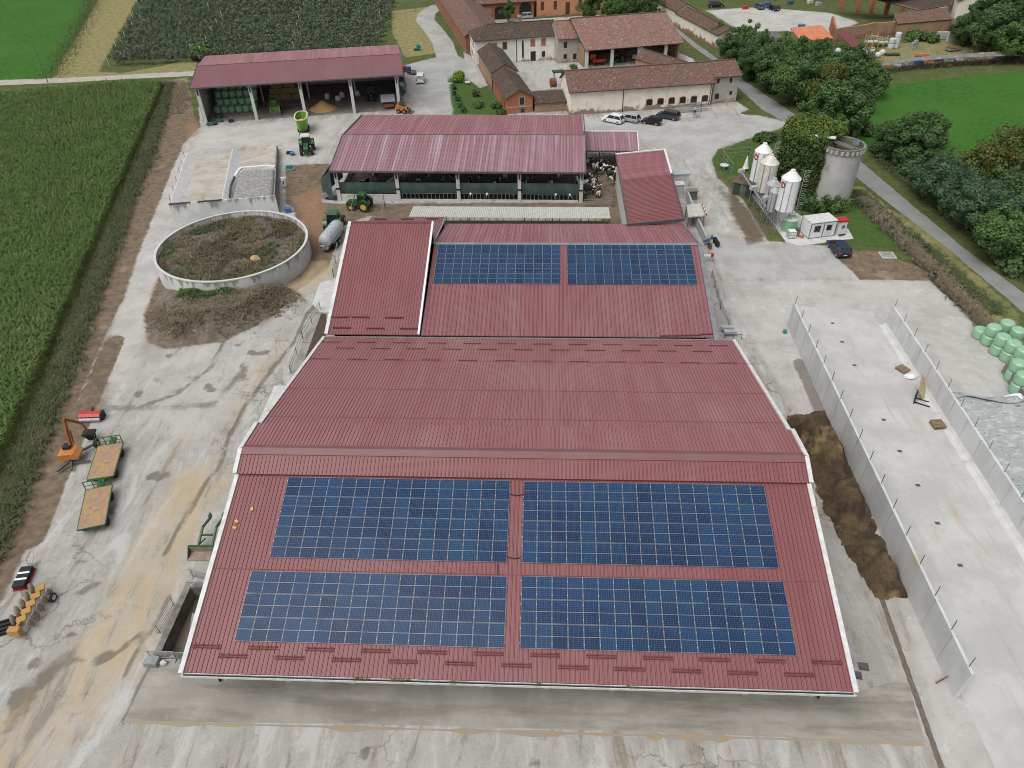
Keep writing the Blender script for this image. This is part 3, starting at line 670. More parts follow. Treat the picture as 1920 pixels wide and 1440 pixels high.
a = solve(933,1058,zc); c_ = solve(933,1079,zc); mb.tube([a+Vector((0,0,.1)),c_+Vector((0,0,.1))], .035, 5)
mb.build('cable', 'cable', barn)
# small litter on the near slope
mat('foam_yellow', (0.62,0.42,0.10), rough=0.9)
for k,(px,py) in enumerate(((473,956),(444,979),(440,991))):
    p = solve(px,py,zc); mb = MB(); mb.box((p.x,p.y,p.z+.09),(.20,.34,.09),0.3+k*.5); mb.build('foam_block','foam_yellow',None,('%s of three yellow foam scraps on the largest red roof' % ('uppermost','middle one','lowest')[k]),None,'scrap')

# ---- barn joined on behind, left part
LX0, LX1, LYN, LZN, LYR, LZR, LYF, LZF = -25.05, -14.4, 67.62, 3.95, 84.7, 9.5, 95.4, 5.0
lb = thing('cattle_barn', 'narrow red roofed barn with white verges behind the left end of the largest barn', 'barn', (-19.7,80,0))
lz = lambda y: LZN+(y-LYN)*(LZR-LZN)/(LYR-LYN); lzf = lambda y: LZF+(LYF-y)*(7.4-LZF)/(LYF-83.0)
mb = MB(); mb.ribs((LX0,LYN,LZN),(LX1,LYN,LZN),(LX1,LYR,LZR),(LX0,LYR,LZR),0.33,.045,0,1,.1); mb.build('roof_slope',['red_roof','red_rib_shade'],lb)
mb = MB(); mb.ribs((LX1+.1,LYF,LZF),(LX0,LYF,LZF),(LX0,83.0,7.4),(LX1+.1,83.0,7.4),0.33,.045,0,1,.1); mb.build('roof_slope',['red_roof_dull','red_rib_shade'],lb)
mb = MB(); mb.slab((LX0,LYR-.22,LZR+.02),(LX1,LYR-.22,LZR+.02),(LX1,LYR+.2,LZR+.06),(LX0,LYR+.2,LZR+.06),.04); mb.build('ridge_flashing','red_guard',lb)
mb = MB(); verge(mb,(LX0-.1,LYN,LZN),(LX0-.1,LYR,LZR),.4,.2); mb.build('verge_trim','white_metal',lb)
mb = MB(); verge(mb,(LX1,LYN,LZN),(LX1,LYR,LZR),.24,.3); mb.build('verge_trim','white_paint',lb)
mb = MB(); verge(mb,(LX1+.15,83.0,7.4),(LX1+.15,LYF,LZF),.2,.14); mb.build('verge_trim','galv',lb)
mb = MB(); mb.bb(LX0+.7,LX1-.1,LYF-1.2,LYF-1,0,LZF-.3)
for x in (LX0+.7,LX1-.1): mb.add([(x,LYN+.4,0),(x,LYF-1,0),(x,LYF-1,lzf(LYF-1)-.2),(x,84.5,lzf(84.5)-.15),(x,84.5,LZR-.25),(x,LYN+.4,lz(LYN+.4)-.2)],[(0,1,2,3,4,5),(5,4,3,2,1,0)])
mb.bb(LX0+.05,LX1-.05,84.45,84.6,6.6,LZR-.08)
mb.build('wall','conc_wall',lb)
for px,py in ((638,596),(676,596),(738.5,597),(641,616),(704,617),(767,617.5)):
    p = solve(px,py,lz); mb = MB(); mb.bar((p.x-1.05,p.y,p.z+.13),(p.x+1.05,p.y,p.z+.13),.12,.16); mb.build('snow_guard','red_guard',lb)
for k in range(3):
    p = solve((713.5,764,811)[k],(412,412,411.5)[k],lzf); mb = MB(); mb.bar((p.x-.9,p.y,p.z+.13),(p.x+.9,p.y,p.z+.13),.12,.16); mb.build('snow_guard','red_guard',lb)
# ---- barn joined on behind, right part with two arrays
RX0, RX1, RYN, RZN, RYR, RZR, RYF, RZF = -14.15, 19.25, 67.62, 3.9, 82.7, 7.55, 94.2, 4.5
rb = thing('cattle_barn', 'wide red roofed barn with grey ridge flashing and two solar arrays behind the largest barn', 'barn', (2.5,80,0))
rz = lambda y: RZN+(y-RYN)*(RZR-RZN)/(RYR-RYN); rzf = lambda y: RZF+(RYF-y)*(RZR-RZF)/(RYF-RYR)
mb = MB(); mb.ribs((RX0,RYN,RZN),(RX1,RYN,RZN),(RX1,RYR,RZR),(RX0,RYR,RZR),0.5,.045,0,1,.1); mb.build('roof_slope',['red_roof_dull','red_rib_shade'],rb)
mb = MB(); mb.ribs((RX1,RYF,RZF),(RX0,RYF,RZF),(RX0,RYR,RZR-.01),(RX1,RYR,RZR-.01),0.5,.045,0,1,.1); mb.build('roof_slope',['red_roof_pink','red_rib_shade_faded'],rb)
mb = MB(); mb.slab((RX0,RYR-.32,RZR+.03),(RX1+.3,RYR-.32,RZR+.03),(RX1+.3,RYR,RZR+.12),(RX0,RYR,RZR+.12),.05); mb.slab((RX0,RYR,RZR+.12),(RX1+.3,RYR,RZR+.12),(RX1+.3,RYR+.3,RZR+.03),(RX0,RYR+.3,RZR+.03),.05); mb.build('ridge_flashing','grey_metal',rb)
mb = MB(); verge(mb,(RX1+.15,RYN-.6,RZN-.12),(RX1+.15,RYR,RZR),.55,.2); mb.build('verge_trim','grey_metal',rb)
mb = MB(); verge(mb,(RX1+.12,RYR,RZR),(RX1+.12,RYF,RZF),.2,.2); mb.build('verge_trim','grey_metal',rb)
mb = MB(); mb.bb(RX0+.1,RX1-.8,RYF-1.2,RYF-1,0,RZF-.3); x = RX1-.8
mb.add([(x,RYN+.4,0),(x,RYF-1,0),(x,RYF-1,rzf(RYF-1)-.2),(x,RYR,RZR-.2),(x,RYN+.4,rz(RYN+.4)-.2)],[(0,1,2,3,4),(4,3,2,1,0)]); mb.build('wall','conc_wall',rb)
mb = MB(); mb.bar(solve(1237,631,rz)+Vector((0,0,.1)),solve(1314,629.5,rz)+Vector((0,0,.1)),.14,.12); mb.bar(solve(1314,628,rz)+Vector((0,0,.1)),solve(1340,627,rz)+Vector((0,0,.1)),.14,.12); mb.build('roof_flashing','red_guard',rb)
array('left solar array on the near slope of the rear barn with grey ridge flashing', [(821,459),(1050,460),(1051,534),(814,532)], 14, 4, rz, 0)
array('right solar array on the near slope of the rear barn with grey ridge flashing', [(1063,460),(1296,460.5),(1307,535),(1064,534)], 14, 4, rz, 0)

# ---- open cattle shed with green curtains
e0, e1 = g(617.2,320,5.4), g(1098,322.7,5.4); ang = math.atan2(e1.y-e0.y, e1.x-e0.x); L = (e1-e0).length
cb = thing('cattle_barn', 'open sided cattle barn with faded pink red roof and green wind curtains', 'barn', (e0.x,e0.y,0), ang)
def LW(root):
    M = Matrix.Translation(root.location) @ root.rotation_euler.to_matrix().to_4x4(); return lambda x,y,z: M @ Vector((x,y,z))
def lbuild(mb, name, mats, root, label=None, smooth=None):
    """mb holds points in the thing's own axes"""
    f = LW(root); mb.v = [tuple(f(*p)) for p in mb.v]; return mb.build(name, mats, root, label, smooth)
RH, RYW, FZ, FYW = 7.4, 10.6, 5.9, 24.6
mb = MB(); mb.ribs((0,0,5.4),(L,0,5.4),(L,RYW,RH),(0,RYW,RH),.5,.05,0,1,.1); lbuild(mb,'roof_slope',['red_roof_faded','red_rib_shade_faded'],cb)
mb = MB(); mb.ribs((L-.2,FYW,FZ),(.2,FYW,FZ),(.2,RYW,RH-.12),(L-.2,RYW,RH-.12),.5,.05,0,1,.1); lbuild(mb,'roof_slope',['red_roof_pink','red_rib_shade_faded'],cb)
mb = MB(); mb.bb(-.05,L+.05,-.18,.0,5.12,5.36); mb.bb(-.05,L+.05,RYW-.1,RYW+.12,RH-.06,RH+.05); lbuild(mb,'gutter','galv_dark',cb)
for x in (-.04,L+.04): mb = MB(); mb.bar((x,0,5.36),(x,RYW,RH-.02),.16,.25); mb.bar((x,RYW,RH-.1),(x,FYW,FZ),.16,.25); lbuild(mb,'verge_trim','galv_dark',cb)
PIL = [0.75+i*(L-1.3)/4 for i in range(5)]
for x in PIL:
    mb = MB(); mb.bb(x-.28,x+.28,.35,.85,0,5.2); mb.bb(x-.32,x+.32,.28,.92,2.05,2.3,1); mb.box((x,.2,4.5),(.18,.3,.9),0,1); lbuild(mb,'pillar',['conc_pale','dark'],cb)
for x in PIL: 
    mb = MB(); mb.bb(x-.25,x+.25,FYW-1.1,FYW-.6,0,5.6); lbuild(mb,'pillar','conc_pale',cb)
m, t, b = new_mat('curtain_green'); b.inputs['Roughness'].default_value = .85
co = coords(t,'Object',(1,1,.4)); t.links.new(mix(t,ramp(t,noise(t,co,.8,5,.65),.35,.7),(0.032,0.060,0.050),(0.060,0.095,0.080)),b.inputs['Base Color'])
def cloth(x0,x1,y,z0,z1,sag,root,name='wind_curtain'):
    mb = MB(); nx_, nz_ = 18, 7; vs=[]
    for j in range(nz_+1):
        for i in range(nx_+1):
            u,v = i/nx_, j/nz_
            vs.append((x0+(x1-x0)*u, y-.12*math.sin(pi*v)-.06*mn.noise(Vector((u*9+x0,v*2,0))), z0+(z1-z0)*v - sag*(1-v)*math.sin(pi*u) - .05*mn.noise(Vector((u*7+x0,3,0)))))
    mb.add(vs,[(j*(nx_+1)+i,j*(nx_+1)+i+1,(j+1)*(nx_+1)+i+1,(j+1)*(nx_+1)+i) for j in range(nz_) for i in range(nx_)])
    mb.add([(x,y_+.05,z) for x,y_,z in vs],[(j*(nx_+1)+i,(j+1)*(nx_+1)+i,(j+1)*(nx_+1)+i+1,j*(nx_+1)+i+1) for j in range(nz_) for i in range(nx_)])
    lbuild(mb,name,'curtain_green',root)
for i in range(4): cloth(PIL[i]+.33,PIL[i+1]-.33,.7,1.35,3.15,.0 if i<3 else .25,cb)
mb = MB(); mb.add([(-.1,-.1,0.6),(-2.3,1.6,0.6),(-.6,8.5,.6),(-.4,8.5,5.4),(-2.3,1.6,3.2),(-.1,.3,5.3)],[(0,1,4,5),(1,2,3,4),(5,4,1,0),(4,3,2,1)]); lbuild(mb,'side_curtain','curtain_green',cb)
mb = MB(); mb.bb(PIL[0]+.3,PIL[1]-.3,.5,.68,0,1.15); mb.bb(0.2,.4,.8,FYW-1,0,1.2); lbuild(mb,'wall','conc_pale',cb)
mb = MB(); mb.bb(PIL[1]+.3,L-1,.5,.68,0,.35)
for i in range(44): x = PIL[1]+.6+i*.68; mb.cyl((x,.75,0),(x,.75,1.4),.04,n=5,mi=1)
mb.bar((PIL[1],.75,1.3),(L-.8,.75,1.3),.06,mi=1); lbuild(mb,'feed_barrier',['conc_pale','galv'],cb)
mat('muck', (0.085,0.06,0.042),(0.055,0.04,0.03),2,.7)
mb = MB(); mb.bb(-0.5,L+.5,.9,FYW-.5,0.004,.03); lbuild(mb,'floor','muck',cb)
mb = MB()
for x in [PIL[0]+ (i+.5)*2.2 for i in range(18)]:
    for y in (7.5,13.0,18.5): mb.cyl((x,y,0),(x,y,1.2 if y!=13 else 6.6),.06,n=5)
for y in (7.5,13.0,18.5): mb.bar((.5,y,1.1),(L-.5,y,1.1),.06); mb.bar((.5,y,.6),(L-.5,y,.6),.06)
mb.bar((0.5,.6,5.15),(L-.5,.6,5.15),.25,.3); mb.bar((.5,FYW-.8,5.65),(L-.5,FYW-.8,5.65),.25,.3); lbuild(mb,'stall_rails','galv_dark',cb)
# ---- lean-to roof beside it
q = [g(1092,247,4.4),g(1194,247,4.4),g(1197,283,3.7),g(1097,282,3.7)]
lt = thing('lean_to_shed','small faded red lean to on thin posts right of the curtained barn','shed',(q[3].x,q[3].y,0))
mb = MB(); mb.ribs(q[3],q[2],q[1],q[0],.5,.05,0,1,.08); mb.build('roof_slope',['red_roof_faded','red_rib_shade_faded'],lt)
mb = MB(); mb.bar(q[0]+Vector((0,.1,.02)),q[1]+Vector((.1,.1,.02)),.22,.2); mb.bar(q[1]+Vector((.05,0,.02)),q[2]+Vector((.05,0,.02)),.14,.2); mb.build('verge_trim','white_paint',lt)
mb = MB(); mb.bar(q[3]-Vector((0,.08,.1)),q[2]-Vector((0,.08,.1)),.14,.18); mb.build('gutter','galv_dark',lt)
for k in range(4):
    for a,c_,z in ((q[3],q[2],3.6),(q[0],q[1],4.2)):
        p = a.lerp(c_,.03+k*.31); mb = MB(); mb.cyl((p.x,p.y,0),(p.x,p.y,z),.09,n=8); mb.build('post','galv_dark',lt)
# ---- skewed shed
q = [g(1155,290,5.3),g(1245,281,5.3),g(1282,412,5.0),g(1178,422,5.0)]
rs = thing('parlour_shed','two tone red roofed shed with white gutter set askew right of the curtained barn','shed',(q[3].x,q[3].y,0))
f = .47; ml, mr = q[0].lerp(q[3],.40)+Vector((0,0,.0)), q[1].lerp(q[2],.385)
mb = MB(); mb.ribs(q[3],ml,mr,q[2],.4,.04,0,1,.1) if False else mb.ribs(ml,q[3],q[2],mr,.4,.04,0,1,.1); mb.build('roof_slope',['red_roof','red_rib_shade'],rs)
mb = MB(); mb.ribs(q[0],ml,mr,q[1],.4,.04,0,1,.1); mb.build('roof_slope',['red_roof_pink','red_rib_shade_faded'],rs)
mb = MB(); mb.bar(q[0]+Vector((-.1,.08,.05)),q[1]+Vector((.1,.08,.05)),.26,.2); mb.bar(q[1]+Vector((.1,0,.05)),mr+Vector((.1,0,.05)),.3,.2); mb.build('gutter','white_paint',rs)
mb = MB(); mb.bar(mr+Vector((.08,0,0)),q[2]+Vector((.08,0,0)),.14,.3); mb.bar(q[3],q[2],.16,.42); mb.bar(q[0]+Vector((-.05,0,0)),q[3]+Vector((-.05,0,0)),.14,.3); mb.build('verge_trim','galv_dark',rs)
mb = MB(); i_ = [p.lerp(sum((x for x in q),Vector())/4,.05) for p in q]
mb.prism([(p.x,p.y) for p in (i_[3],i_[2],i_[1],i_[0])],0,4.85); mb.build('wall','conc_pale',rs)
# ---- low feed shelter with pale roof
fs = thing('feed_shelter','long low pale corrugated roof over a hay rack between the barns','shelter',(-5.5,101.5,0))
mb = MB(); mb.ribs((-20.7,100.45,2.45),(9.75,100.1,2.45),(9.65,103.2,2.75),(-20.4,103.55,2.75),.28,.05,0,1,.05); mat('pale_sheet',(0.47,0.47,0.43),(0.40,0.40,0.365),1.5,.6); mat('pale_rib_shade',(0.24,0.24,0.22)); mb.build('roof_slope',['pale_sheet','pale_rib_shade'],fs)  # rib flanks darker: rib shadow put into their colour
mb = MB()
for i in range(29):
    x = -20.3+i*1.07; mb.bar((x,100.6,0),(x,100.6,2.4),.09); 
    if i%4==0: mb.bar((x,103.1,0),(x,103.1,2.6),.09)
for z in (.75,1.15,2.38): mb.bar((-20.4,100.6,z),(9.7,100.25,z),.07)
mb.build('post','galv_dark',fs)
mat('hay',(0.30,0.24,0.13),(0.20,0.16,0.09),3,.95,bmp=.5)
mb = MB(); mb.ext([(101.2,0),(102.9,0),(102.7,.75),(102,.95),(101.4,.7)],-20,9.3); mb.build('hay','hay',fs)
# ---- machine shed at upper left
e0, e1 = g(358,165,7.3), g(755,140,7.3); ang = math.atan2(e1.y-e0.y,e1.x-e0.x); L = (e1-e0).length; SHL = L
ms = thing('machine_shed','open fronted machine shed with smooth red roof on concrete pillars beside the orchard','shed',(e0.x,e0.y,0),ang)
W_ = 23.8; yr, zr = 10.2, 8.75
mb = MB(); mb.slab((-.3,0,7.3),(L,0,7.3),(L,yr,zr),(-.3,yr,zr),.15); lbuild(mb,'roof_slope','red_smooth',ms)
mb = MB(); mb.slab((-.3,yr,zr-.01),(L,yr,zr-.01),(L-.5,W_,7.3),(-1.4,W_,7.3),.15); lbuild(mb,'roof_slope','red_roof_pink',ms)
mb = MB(); mb.bb(-.35,L+.05,-.14,.0,7.05,7.28); mb.bar((-.34,0,7.24),(-.34,yr,zr-.05),.14,.25); mb.bar((L+.04,0,7.24),(L+.04,yr,zr-.05),.14,.25); lbuild(mb,'verge_trim','galv_dark',ms)
mb = MB(); mb.bb(-.3,L,yr-.15,yr+.15,zr-.02,zr+.05)
for k in range(6): mb.box((4+k*7,yr,zr+.1),(.25,.25,.2))
lbuild(mb,'ridge_flashing','red_smooth',ms)
SP = [.9,11.2,21.2,31.4,40.9]
for i,x in enumerate(SP):
    mb = MB(); mb.bb(x-.3,x+.3,.35,.95,0,7.1); mb.box((x,.25,6.2),(.22,.3,1.0),0,1); lbuild(mb,'pillar',['conc_pale','dark'],ms)
mb = MB(); mb.bb(.3,.5,1.0,W_-1,0,6.9); mb.bb(.5,L-.6,W_-1.2,W_-1,0,6.8); mb.bb(L-1.3,L-1.1,9,W_-1.2,0,6.9); lbuild(mb,'wall','conc_wall',ms)
mb = MB(); mb.bb(.5,L-.5,.6,W_-1.2,.003,.012); mat('shed_floor',(0.22,0.205,0.18),(0.15,0.14,0.125),.5,.9); lbuild(mb,'floor','shed_floor',ms)
for i in range(1,5): mb = MB(); mb.bb(SP[i]-.15,SP[i]+.15,12,12.4,0,6.9); lbuild(mb,'pillar','conc_wall',ms)
SHED = LW(ms)
# ================================================================ OLD FARMSTEAD
def wall_prism(mb, x0,x1,y0,y1,ze,zr,yr,mi=0):
    """walls with gables at both ends, ridge along x"""
    p = [(y0,0),(y1,0),(y1,ze),(yr,zr),(y0,ze)]; mb.ext(p,x0,x1,mi)
def gable(name,label,cat,loc,ang,L,D,ze,zr,wallm,roofm,oh=.5,og=.35,hipL=0,hipR=0,yr=None):
    """house along its own x axis, front (towards the camera) at y = 0"""
    root = thing(name,label,cat,loc,ang); yr = D/2 if yr is None else yr
    s1 = (zr-ze)/yr; s2 = (zr-ze)/(D-yr)
    mb = MB()
    if hipL or hipR: mb.bb(0,L,0,D,0,ze)
    else: wall_prism(mb,0,L,0,D,ze,zr-.12,yr)
    lbuild(mb,'wall',wallm,root)
    mb = MB(); a,b_ = -og,L+og; zl = ze-oh*s1+.12; zb = ze-oh*s2+.12
    ra, rb_ = a+hipL, b_-hipR
    A,B,C,Dd = Vector((a,-oh,zl)),Vector((b_,-oh,zl)),Vector((rb_,yr,zr+.12)),Vector((ra,yr,zr+.12))
    E_,F_ = Vector((a,D+oh,zb)),Vector((b_,D+oh,zb))
    def face(pts):
        n = (pts[1]-pts[0]).cross(pts[-1]-pts[0]).normalized(); ex = (pts[1]-pts[0]).normalized(); ey = n.cross(ex)
        uv = [((p-pts[0]).dot(ex),(p-pts[0]).dot(ey)) for p in pts]; lo = [p-n*.16 for p in pts]; k = len(pts)
        mb.add(pts,[tuple(range(k))],0,[uv]); 
        mb.add(list(pts)+lo,[tuple(range(2*k-1,k-1,-1))]+[(i,k+i,k+(i+1)%k,(i+1)%k) for i in range(k)],1)
    face([A,B,C,Dd]); face([F_,E_,Dd,C])
    if hipL: face([E_,A,Dd])
    if hipR: face([B,F_,C])
    lbuild(mb,'roof',[roofm,'tiles_dark'],root)
    mb = MB(); mb.bar((ra,yr,zr+.15),(rb_,yr,zr+.15),.34,.16)
    lbuild(mb,'ridge_tiles',roofm,root)
    mb = MB(); mb.bar((a,-oh-.06,zl-.08),(b_,-oh-.06,zl-.08),.14,.14); lbuild(mb,'gutter','shutter_brown',root)
    root['_L'] = L; root['_D'] = D
    return root
def opening(root,u,z,w,h,m='window_dark',side='front',arch=False,frame=None,name='window',D=None):
    """a window or door lying on a wall; frame is a sub-part"""
    L, D = root['_L'], root['_D']
    def P(a,zz,d):
        return {'front':(a,-d,zz),'back':(L-a,D+d,zz),'left':(-d,D-a,zz),'right':(L+d,a,zz)}[side]
    def slab_(mb,x0,x1,z0,z1,d,ar):
        pts = [(x0,z0),(x1,z0),(x1,z1)]
        if ar:
            c=(x0+x1)/2; r=(x1-x0)/2; pts += [(c+r*math.cos(k*pi/8),z1+ar*r*math.sin(k*pi/8)) for k in range(1,8)]
        pts.append((x0,z1)); n=len(pts)
        mb.add([P(x,zz,-.1) for x,zz in pts]+[P(x,zz,d) for x,zz in pts],[tuple(range(n,2*n))]+[(i,(i+1)%n,n+(i+1)%n,n+i) for i in range(n)])
    ar = .45 if arch is True else arch
    mb = MB(); slab_(mb,u-w/2,u+w/2,z,z+h,.035,ar); o = lbuild2(mb,name,m,root,root)
    if frame:
        mb = MB(); slab_(mb,u-w/2-.14,u+w/2+.14,z-.14,z+h+.12,.02,ar); lbuild2(mb,'frame',frame,root,o)
    return o
def lbuild2(mb,name,m,root,parent):
    f = LW(root); mb.v = [tuple(f(*p)) for p in mb.v]; return mb.build(name,m,parent)
def pipe(root,x,z):
    mb = MB(); mb.cyl((x,-.1,0),(x,-.1,z),.08,n=6); lbuild(mb,'downpipe','shutter_brown',root)
CA = R(11.8)
# long cream barn
bl = gable('farm_building','long cream barn with peeling walls and six low arched windows','barn',(4.75,151.9,0),R(10.6),30.2,9.2,4.95,7.45,'render_cream','tiles_mix',oh=.6)
for u in (16.9,19.3,21.7,24.1,26.5,28.9): opening(bl,u,1.0,1.15,.85,arch=True,frame='brick_red')
pipe(bl,11.2,4.9); pipe(bl,29.9,4.9)
an = gable('farm_building','tall pale annex with small windows at the right end of the long cream barn','house',(34.95,158.6,0),CA,5.4,8.0,5.6,7.4,'render_grey','tiles_mix',oh=.5)
for u,z,w_,h_ in ((.8,4.1,.55,.9),(3.6,4.1,.5,.9),(1.0,.9,.9,1.1),(4.0,1.6,.6,.7)): opening(an,u,z,w_,h_)
# white house with hipped dark roof
wh = gable('farm_house','white farmhouse with dark hipped roof and patched grey render','house',(-17.6,188.3,0),R(12.6),20.4,9.3,5.75,7.9,'render_white','tiles_dark',oh=.5,hipL=4.2)
for u,z,w_,h_,m_ in ((4.9,3.4,1.1,1.3,'shutter_red'),(7.4,3.2,1.0,1.6,'shutter_brown'),(14.4,3.4,1.0,1.6,'shutter_red'),(17.1,3.4,1.05,1.6,'shutter_red'),(17.1,.8,.9,1.3,'window_dark'),(11.9,.9,.45,4.0,'window_dark')): opening(wh,u,z,w_,h_,m_,frame='stone_trim' if m_!='window_dark' else None)
opening(wh,14.5,0,1.2,2.2,'window_dark',name='door',frame='stone_trim')
for u in (1.8,4.5,7.2): opening(wh,u,3.4,.8,1.4,'shutter_brown','left'); opening(wh,u,.9,.8,1.4,'shutter_brown','left')
pipe(wh,10.3,5.7); pipe(wh,20.2,5.7)
mb = MB(); mb.box((12.2,4.6,8.2),(.5,.5,.9)); lbuild(mb,'chimney','brick_red',wh)
gl_ = gable('farm_house','narrow grey rendered house between the white farmhouse and the great tiled barn','house',(2.6,189.2,0),R(12.6),6.0,10.5,5.7,8.3,'render_grey','tiles_red',oh=.5,og=.1)
for u,z,w_,h_ in ((1.9,3.4,.9,1.4),(1.9,.9,.8,1.1),(4.3,.7,.9,1.3)): opening(gl_,u,z,w_,h_,frame='stone_trim')
# great tiled hay barn, open at the front
hb = thing('hay_barn','great open hay barn with a wide orange red tiled roof on pillars','barn',(9.3,184.2,0),R(14.0)); hb['_L']=24; hb['_D']=21
mb = MB(); Lh, yr_, zr_ = 24.0, 10.6, 9.0
for pts in ([(-.4,-.7,4.35),(Lh+.4,-.7,4.35),(Lh-.5,yr_,zr_),(-1.2,yr_,zr_)],[(Lh+.3,21.5,4.6),(-1.6,21.5,4.6),(-1.2,yr_,zr_),(Lh-.5,yr_,zr_)]):
    mb.slab(*pts,.18,0,1)
lbuild(mb,'roof',['tiles_red','tiles_dark'],hb)
mb = MB(); mb.bar((-1.2,yr_,zr_+.05),(Lh-.5,yr_,zr_+.05),.36,.18); lbuild(mb,'ridge_tiles','tiles_mix',hb)
for x in (.3,6.6,13.4,13.0+.9,20.2):
    mb = MB(); mb.bb(x-.35,x+.35,0,.7,0,4.35); lbuild(mb,'pillar','conc_pale',hb)
mb = MB(); mb.bb(0,Lh,14,14.3,0,6.8); mb.bb(Lh-.4,Lh-.1,.8,14,0,4.4); mb.bb(-.1,.2,1.5,14,0,4.5); lbuild(mb,'wall','brick_tan',hb)
mb = MB(); mb.bb(-.3,Lh+.3,.2,.5,4.0,4.3); 
for x in range(1,24,3): mb.bar((x,.3,4.2),(x,13.8,8.3 if False else 4.6),.14)
lbuild(mb,'beams','wood',hb)
# narrow building with an orange gable (two roof heights)
def gable_y(name,label,cat,loc,ang,W,segs,wallm,roofm,gablem=None,oh=.4):
    """ridge along its own y axis; segs = (y0, y1, eave, ridge)"""
    root = thing(name,label,cat,loc,ang); root['_L']=W; root['_D']=segs[-1][1]
    for k,(y0,y1,ze,zr) in enumerate(segs):
        mb = MB(); mb.exty([(0,0),(W,0),(W,ze),(W/2,zr-.1),(0,ze)],y0,y1); lbuild(mb,'wall',gablem if (k==0 and gablem) else wallm,root)
        s = (zr-ze)/(W/2); mb = MB(); zl = ze-oh*s+.12; a,b_ = y0-(.4 if k==0 else .15),y1+.3
        mb.slab((-oh,b_,zl),(-oh,a,zl),(W/2,a,zr+.12),(W/2,b_,zr+.12),.16,0,1); mb.slab((W+oh,a,zl),(W+oh,b_,zl),(W/2,b_,zr+.12),(W/2,a,zr+.12),.16,0,1)
        lbuild(mb,'roof',[roofm,'tiles_dark'],root)
        mb = MB(); mb.bar((W/2,a,zr+.15),(W/2,b_,zr+.15),.32,.14); lbuild(mb,'ridge_tiles',roofm,root)
    return root
nb = gable_y('farm_building','narrow two level farm building with bright orange brick gable beside the lawn','house',(-8.3,152.7,0),R(14.2),5.6,[(0,15.2,3.3,4.75),(15.2,33.5,4.1,5.6)],'brick_tan','tiles_dark','brick_orange')
opening(nb,3.3,1.7,1.0,1.5,frame='stone_trim'); opening(nb,3.4,.2,.8,.7)
mb = MB(); mb.bb(.2,5.4,-.06,.0,1.25,1.4); lbuild(mb,'string_course','stone_trim',nb)
for u in (31.3,28.9): opening(nb,u,.8,.8,1.5,'shutter_brown','left')
mb = MB(); mb.cyl((-.1,15,0),(-.1,15,3.4),.1,n=6); lbuild(mb,'downpipe','shutter_brown',nb)
# low link roof
lk = thing('farm_building','low lean to of mossy dark tiles between orange gable and long cream barn','shed',(-2.4,153.6,0),R(10.6)); lk['_L']=7; lk['_D']=4
mb = MB(); mb.bb(0,7.0,0,.3,0,1.9); mb.bb(0,7,3.8,4.1,0,2.7); lbuild(mb,'wall','brick_tan',lk)
mb = MB(); mb.slab((-.1,-.4,1.95),(7.1,-.4,1.95),(7.1,4.3,3.0),(-.1,4.3,3.0),.15,0,1); lbuild(mb,'roof',['tiles_dark','tiles_dark'],lk)
mb = MB(); mb.bar((-.2,4.3,3.1),(6.9,4.35,3.15),.16,.2); mb.bar((6.95,4.3,3.1),(7.05,-.4,2.05),.14,.16); lbuild(mb,'verge_trim','stone_trim',lk)
# red brick range at the curve of the lane
br = gable_y('farm_building','long red brick range with tiled roof beside the curved gravel lane','barn',(-20.9,198.5,0),R(14.8),10.0,[(0,60,4.3,6.4)],'brick_red','tiles_mix')
# ochre house and arcade across the courtyard
oh_ = gable('farm_house','orange rendered house with brown shutters at the back of the courtyard','house',(-3.2,237.3,0),R(12.4),28,9,6.6,8.8,'render_orange','tiles_mix')
for u in (1.7,5.6,13.2,17.0,21.0,24.8): opening(oh_,u,1.7,1.0,2.3,'shutter_brown')
opening(oh_,9.4,.1,1.3,3.4,'shutter_brown',name='door',frame='render_orange')
ar_ = gable('farm_building','brick arcade with three wide arches left of the orange rendered house','house',(-20.4,233.2,0),R(12.4),16.8,8,4.6,6.6,'brick_orange','tiles_mix')
opening(ar_,2.6,0,3.0,2.4,'brick_tan',arch=.7); opening(ar_,6.6,0,3.2,2.5,'window_dark',arch=.6,frame='brick_red',name='archway'); opening(ar_,14.2,0,3.6,2.6,'window_dark',arch=.9,frame='brick_red',name='archway')
# roadside building
a_, b_ = g(1345,66,3.4), g(1267,25,3.4); ang_ = math.atan2(-(b_.x-a_.x), b_.y-a_.y)
rd = gable_y('farm_building','narrow roadside building with cream flank and sagging old tiles beside the lane','house',(a_.x+.3,a_.y+.4,0),ang_,6.0,[(0,(b_-a_).length,3.4,4.7),((b_-a_).length,(b_-a_).length+26,3.9,5.4)],'render_cream','tiles_brown')
sb = gable_y('farm_building','small brick outbuilding with brown tiles behind the right end of the cream barn','house',(29.6,171.5,0),R(38),5.0,[(0,14,2.9,4.3)],'brick_tan','tiles_brown')
opening(sb,11.8,.4,.9,1.7,side='left'); opening(sb,8.6,.3,1.1,1.7,'foam_yellow',side='left',name='door',frame='stone_trim')
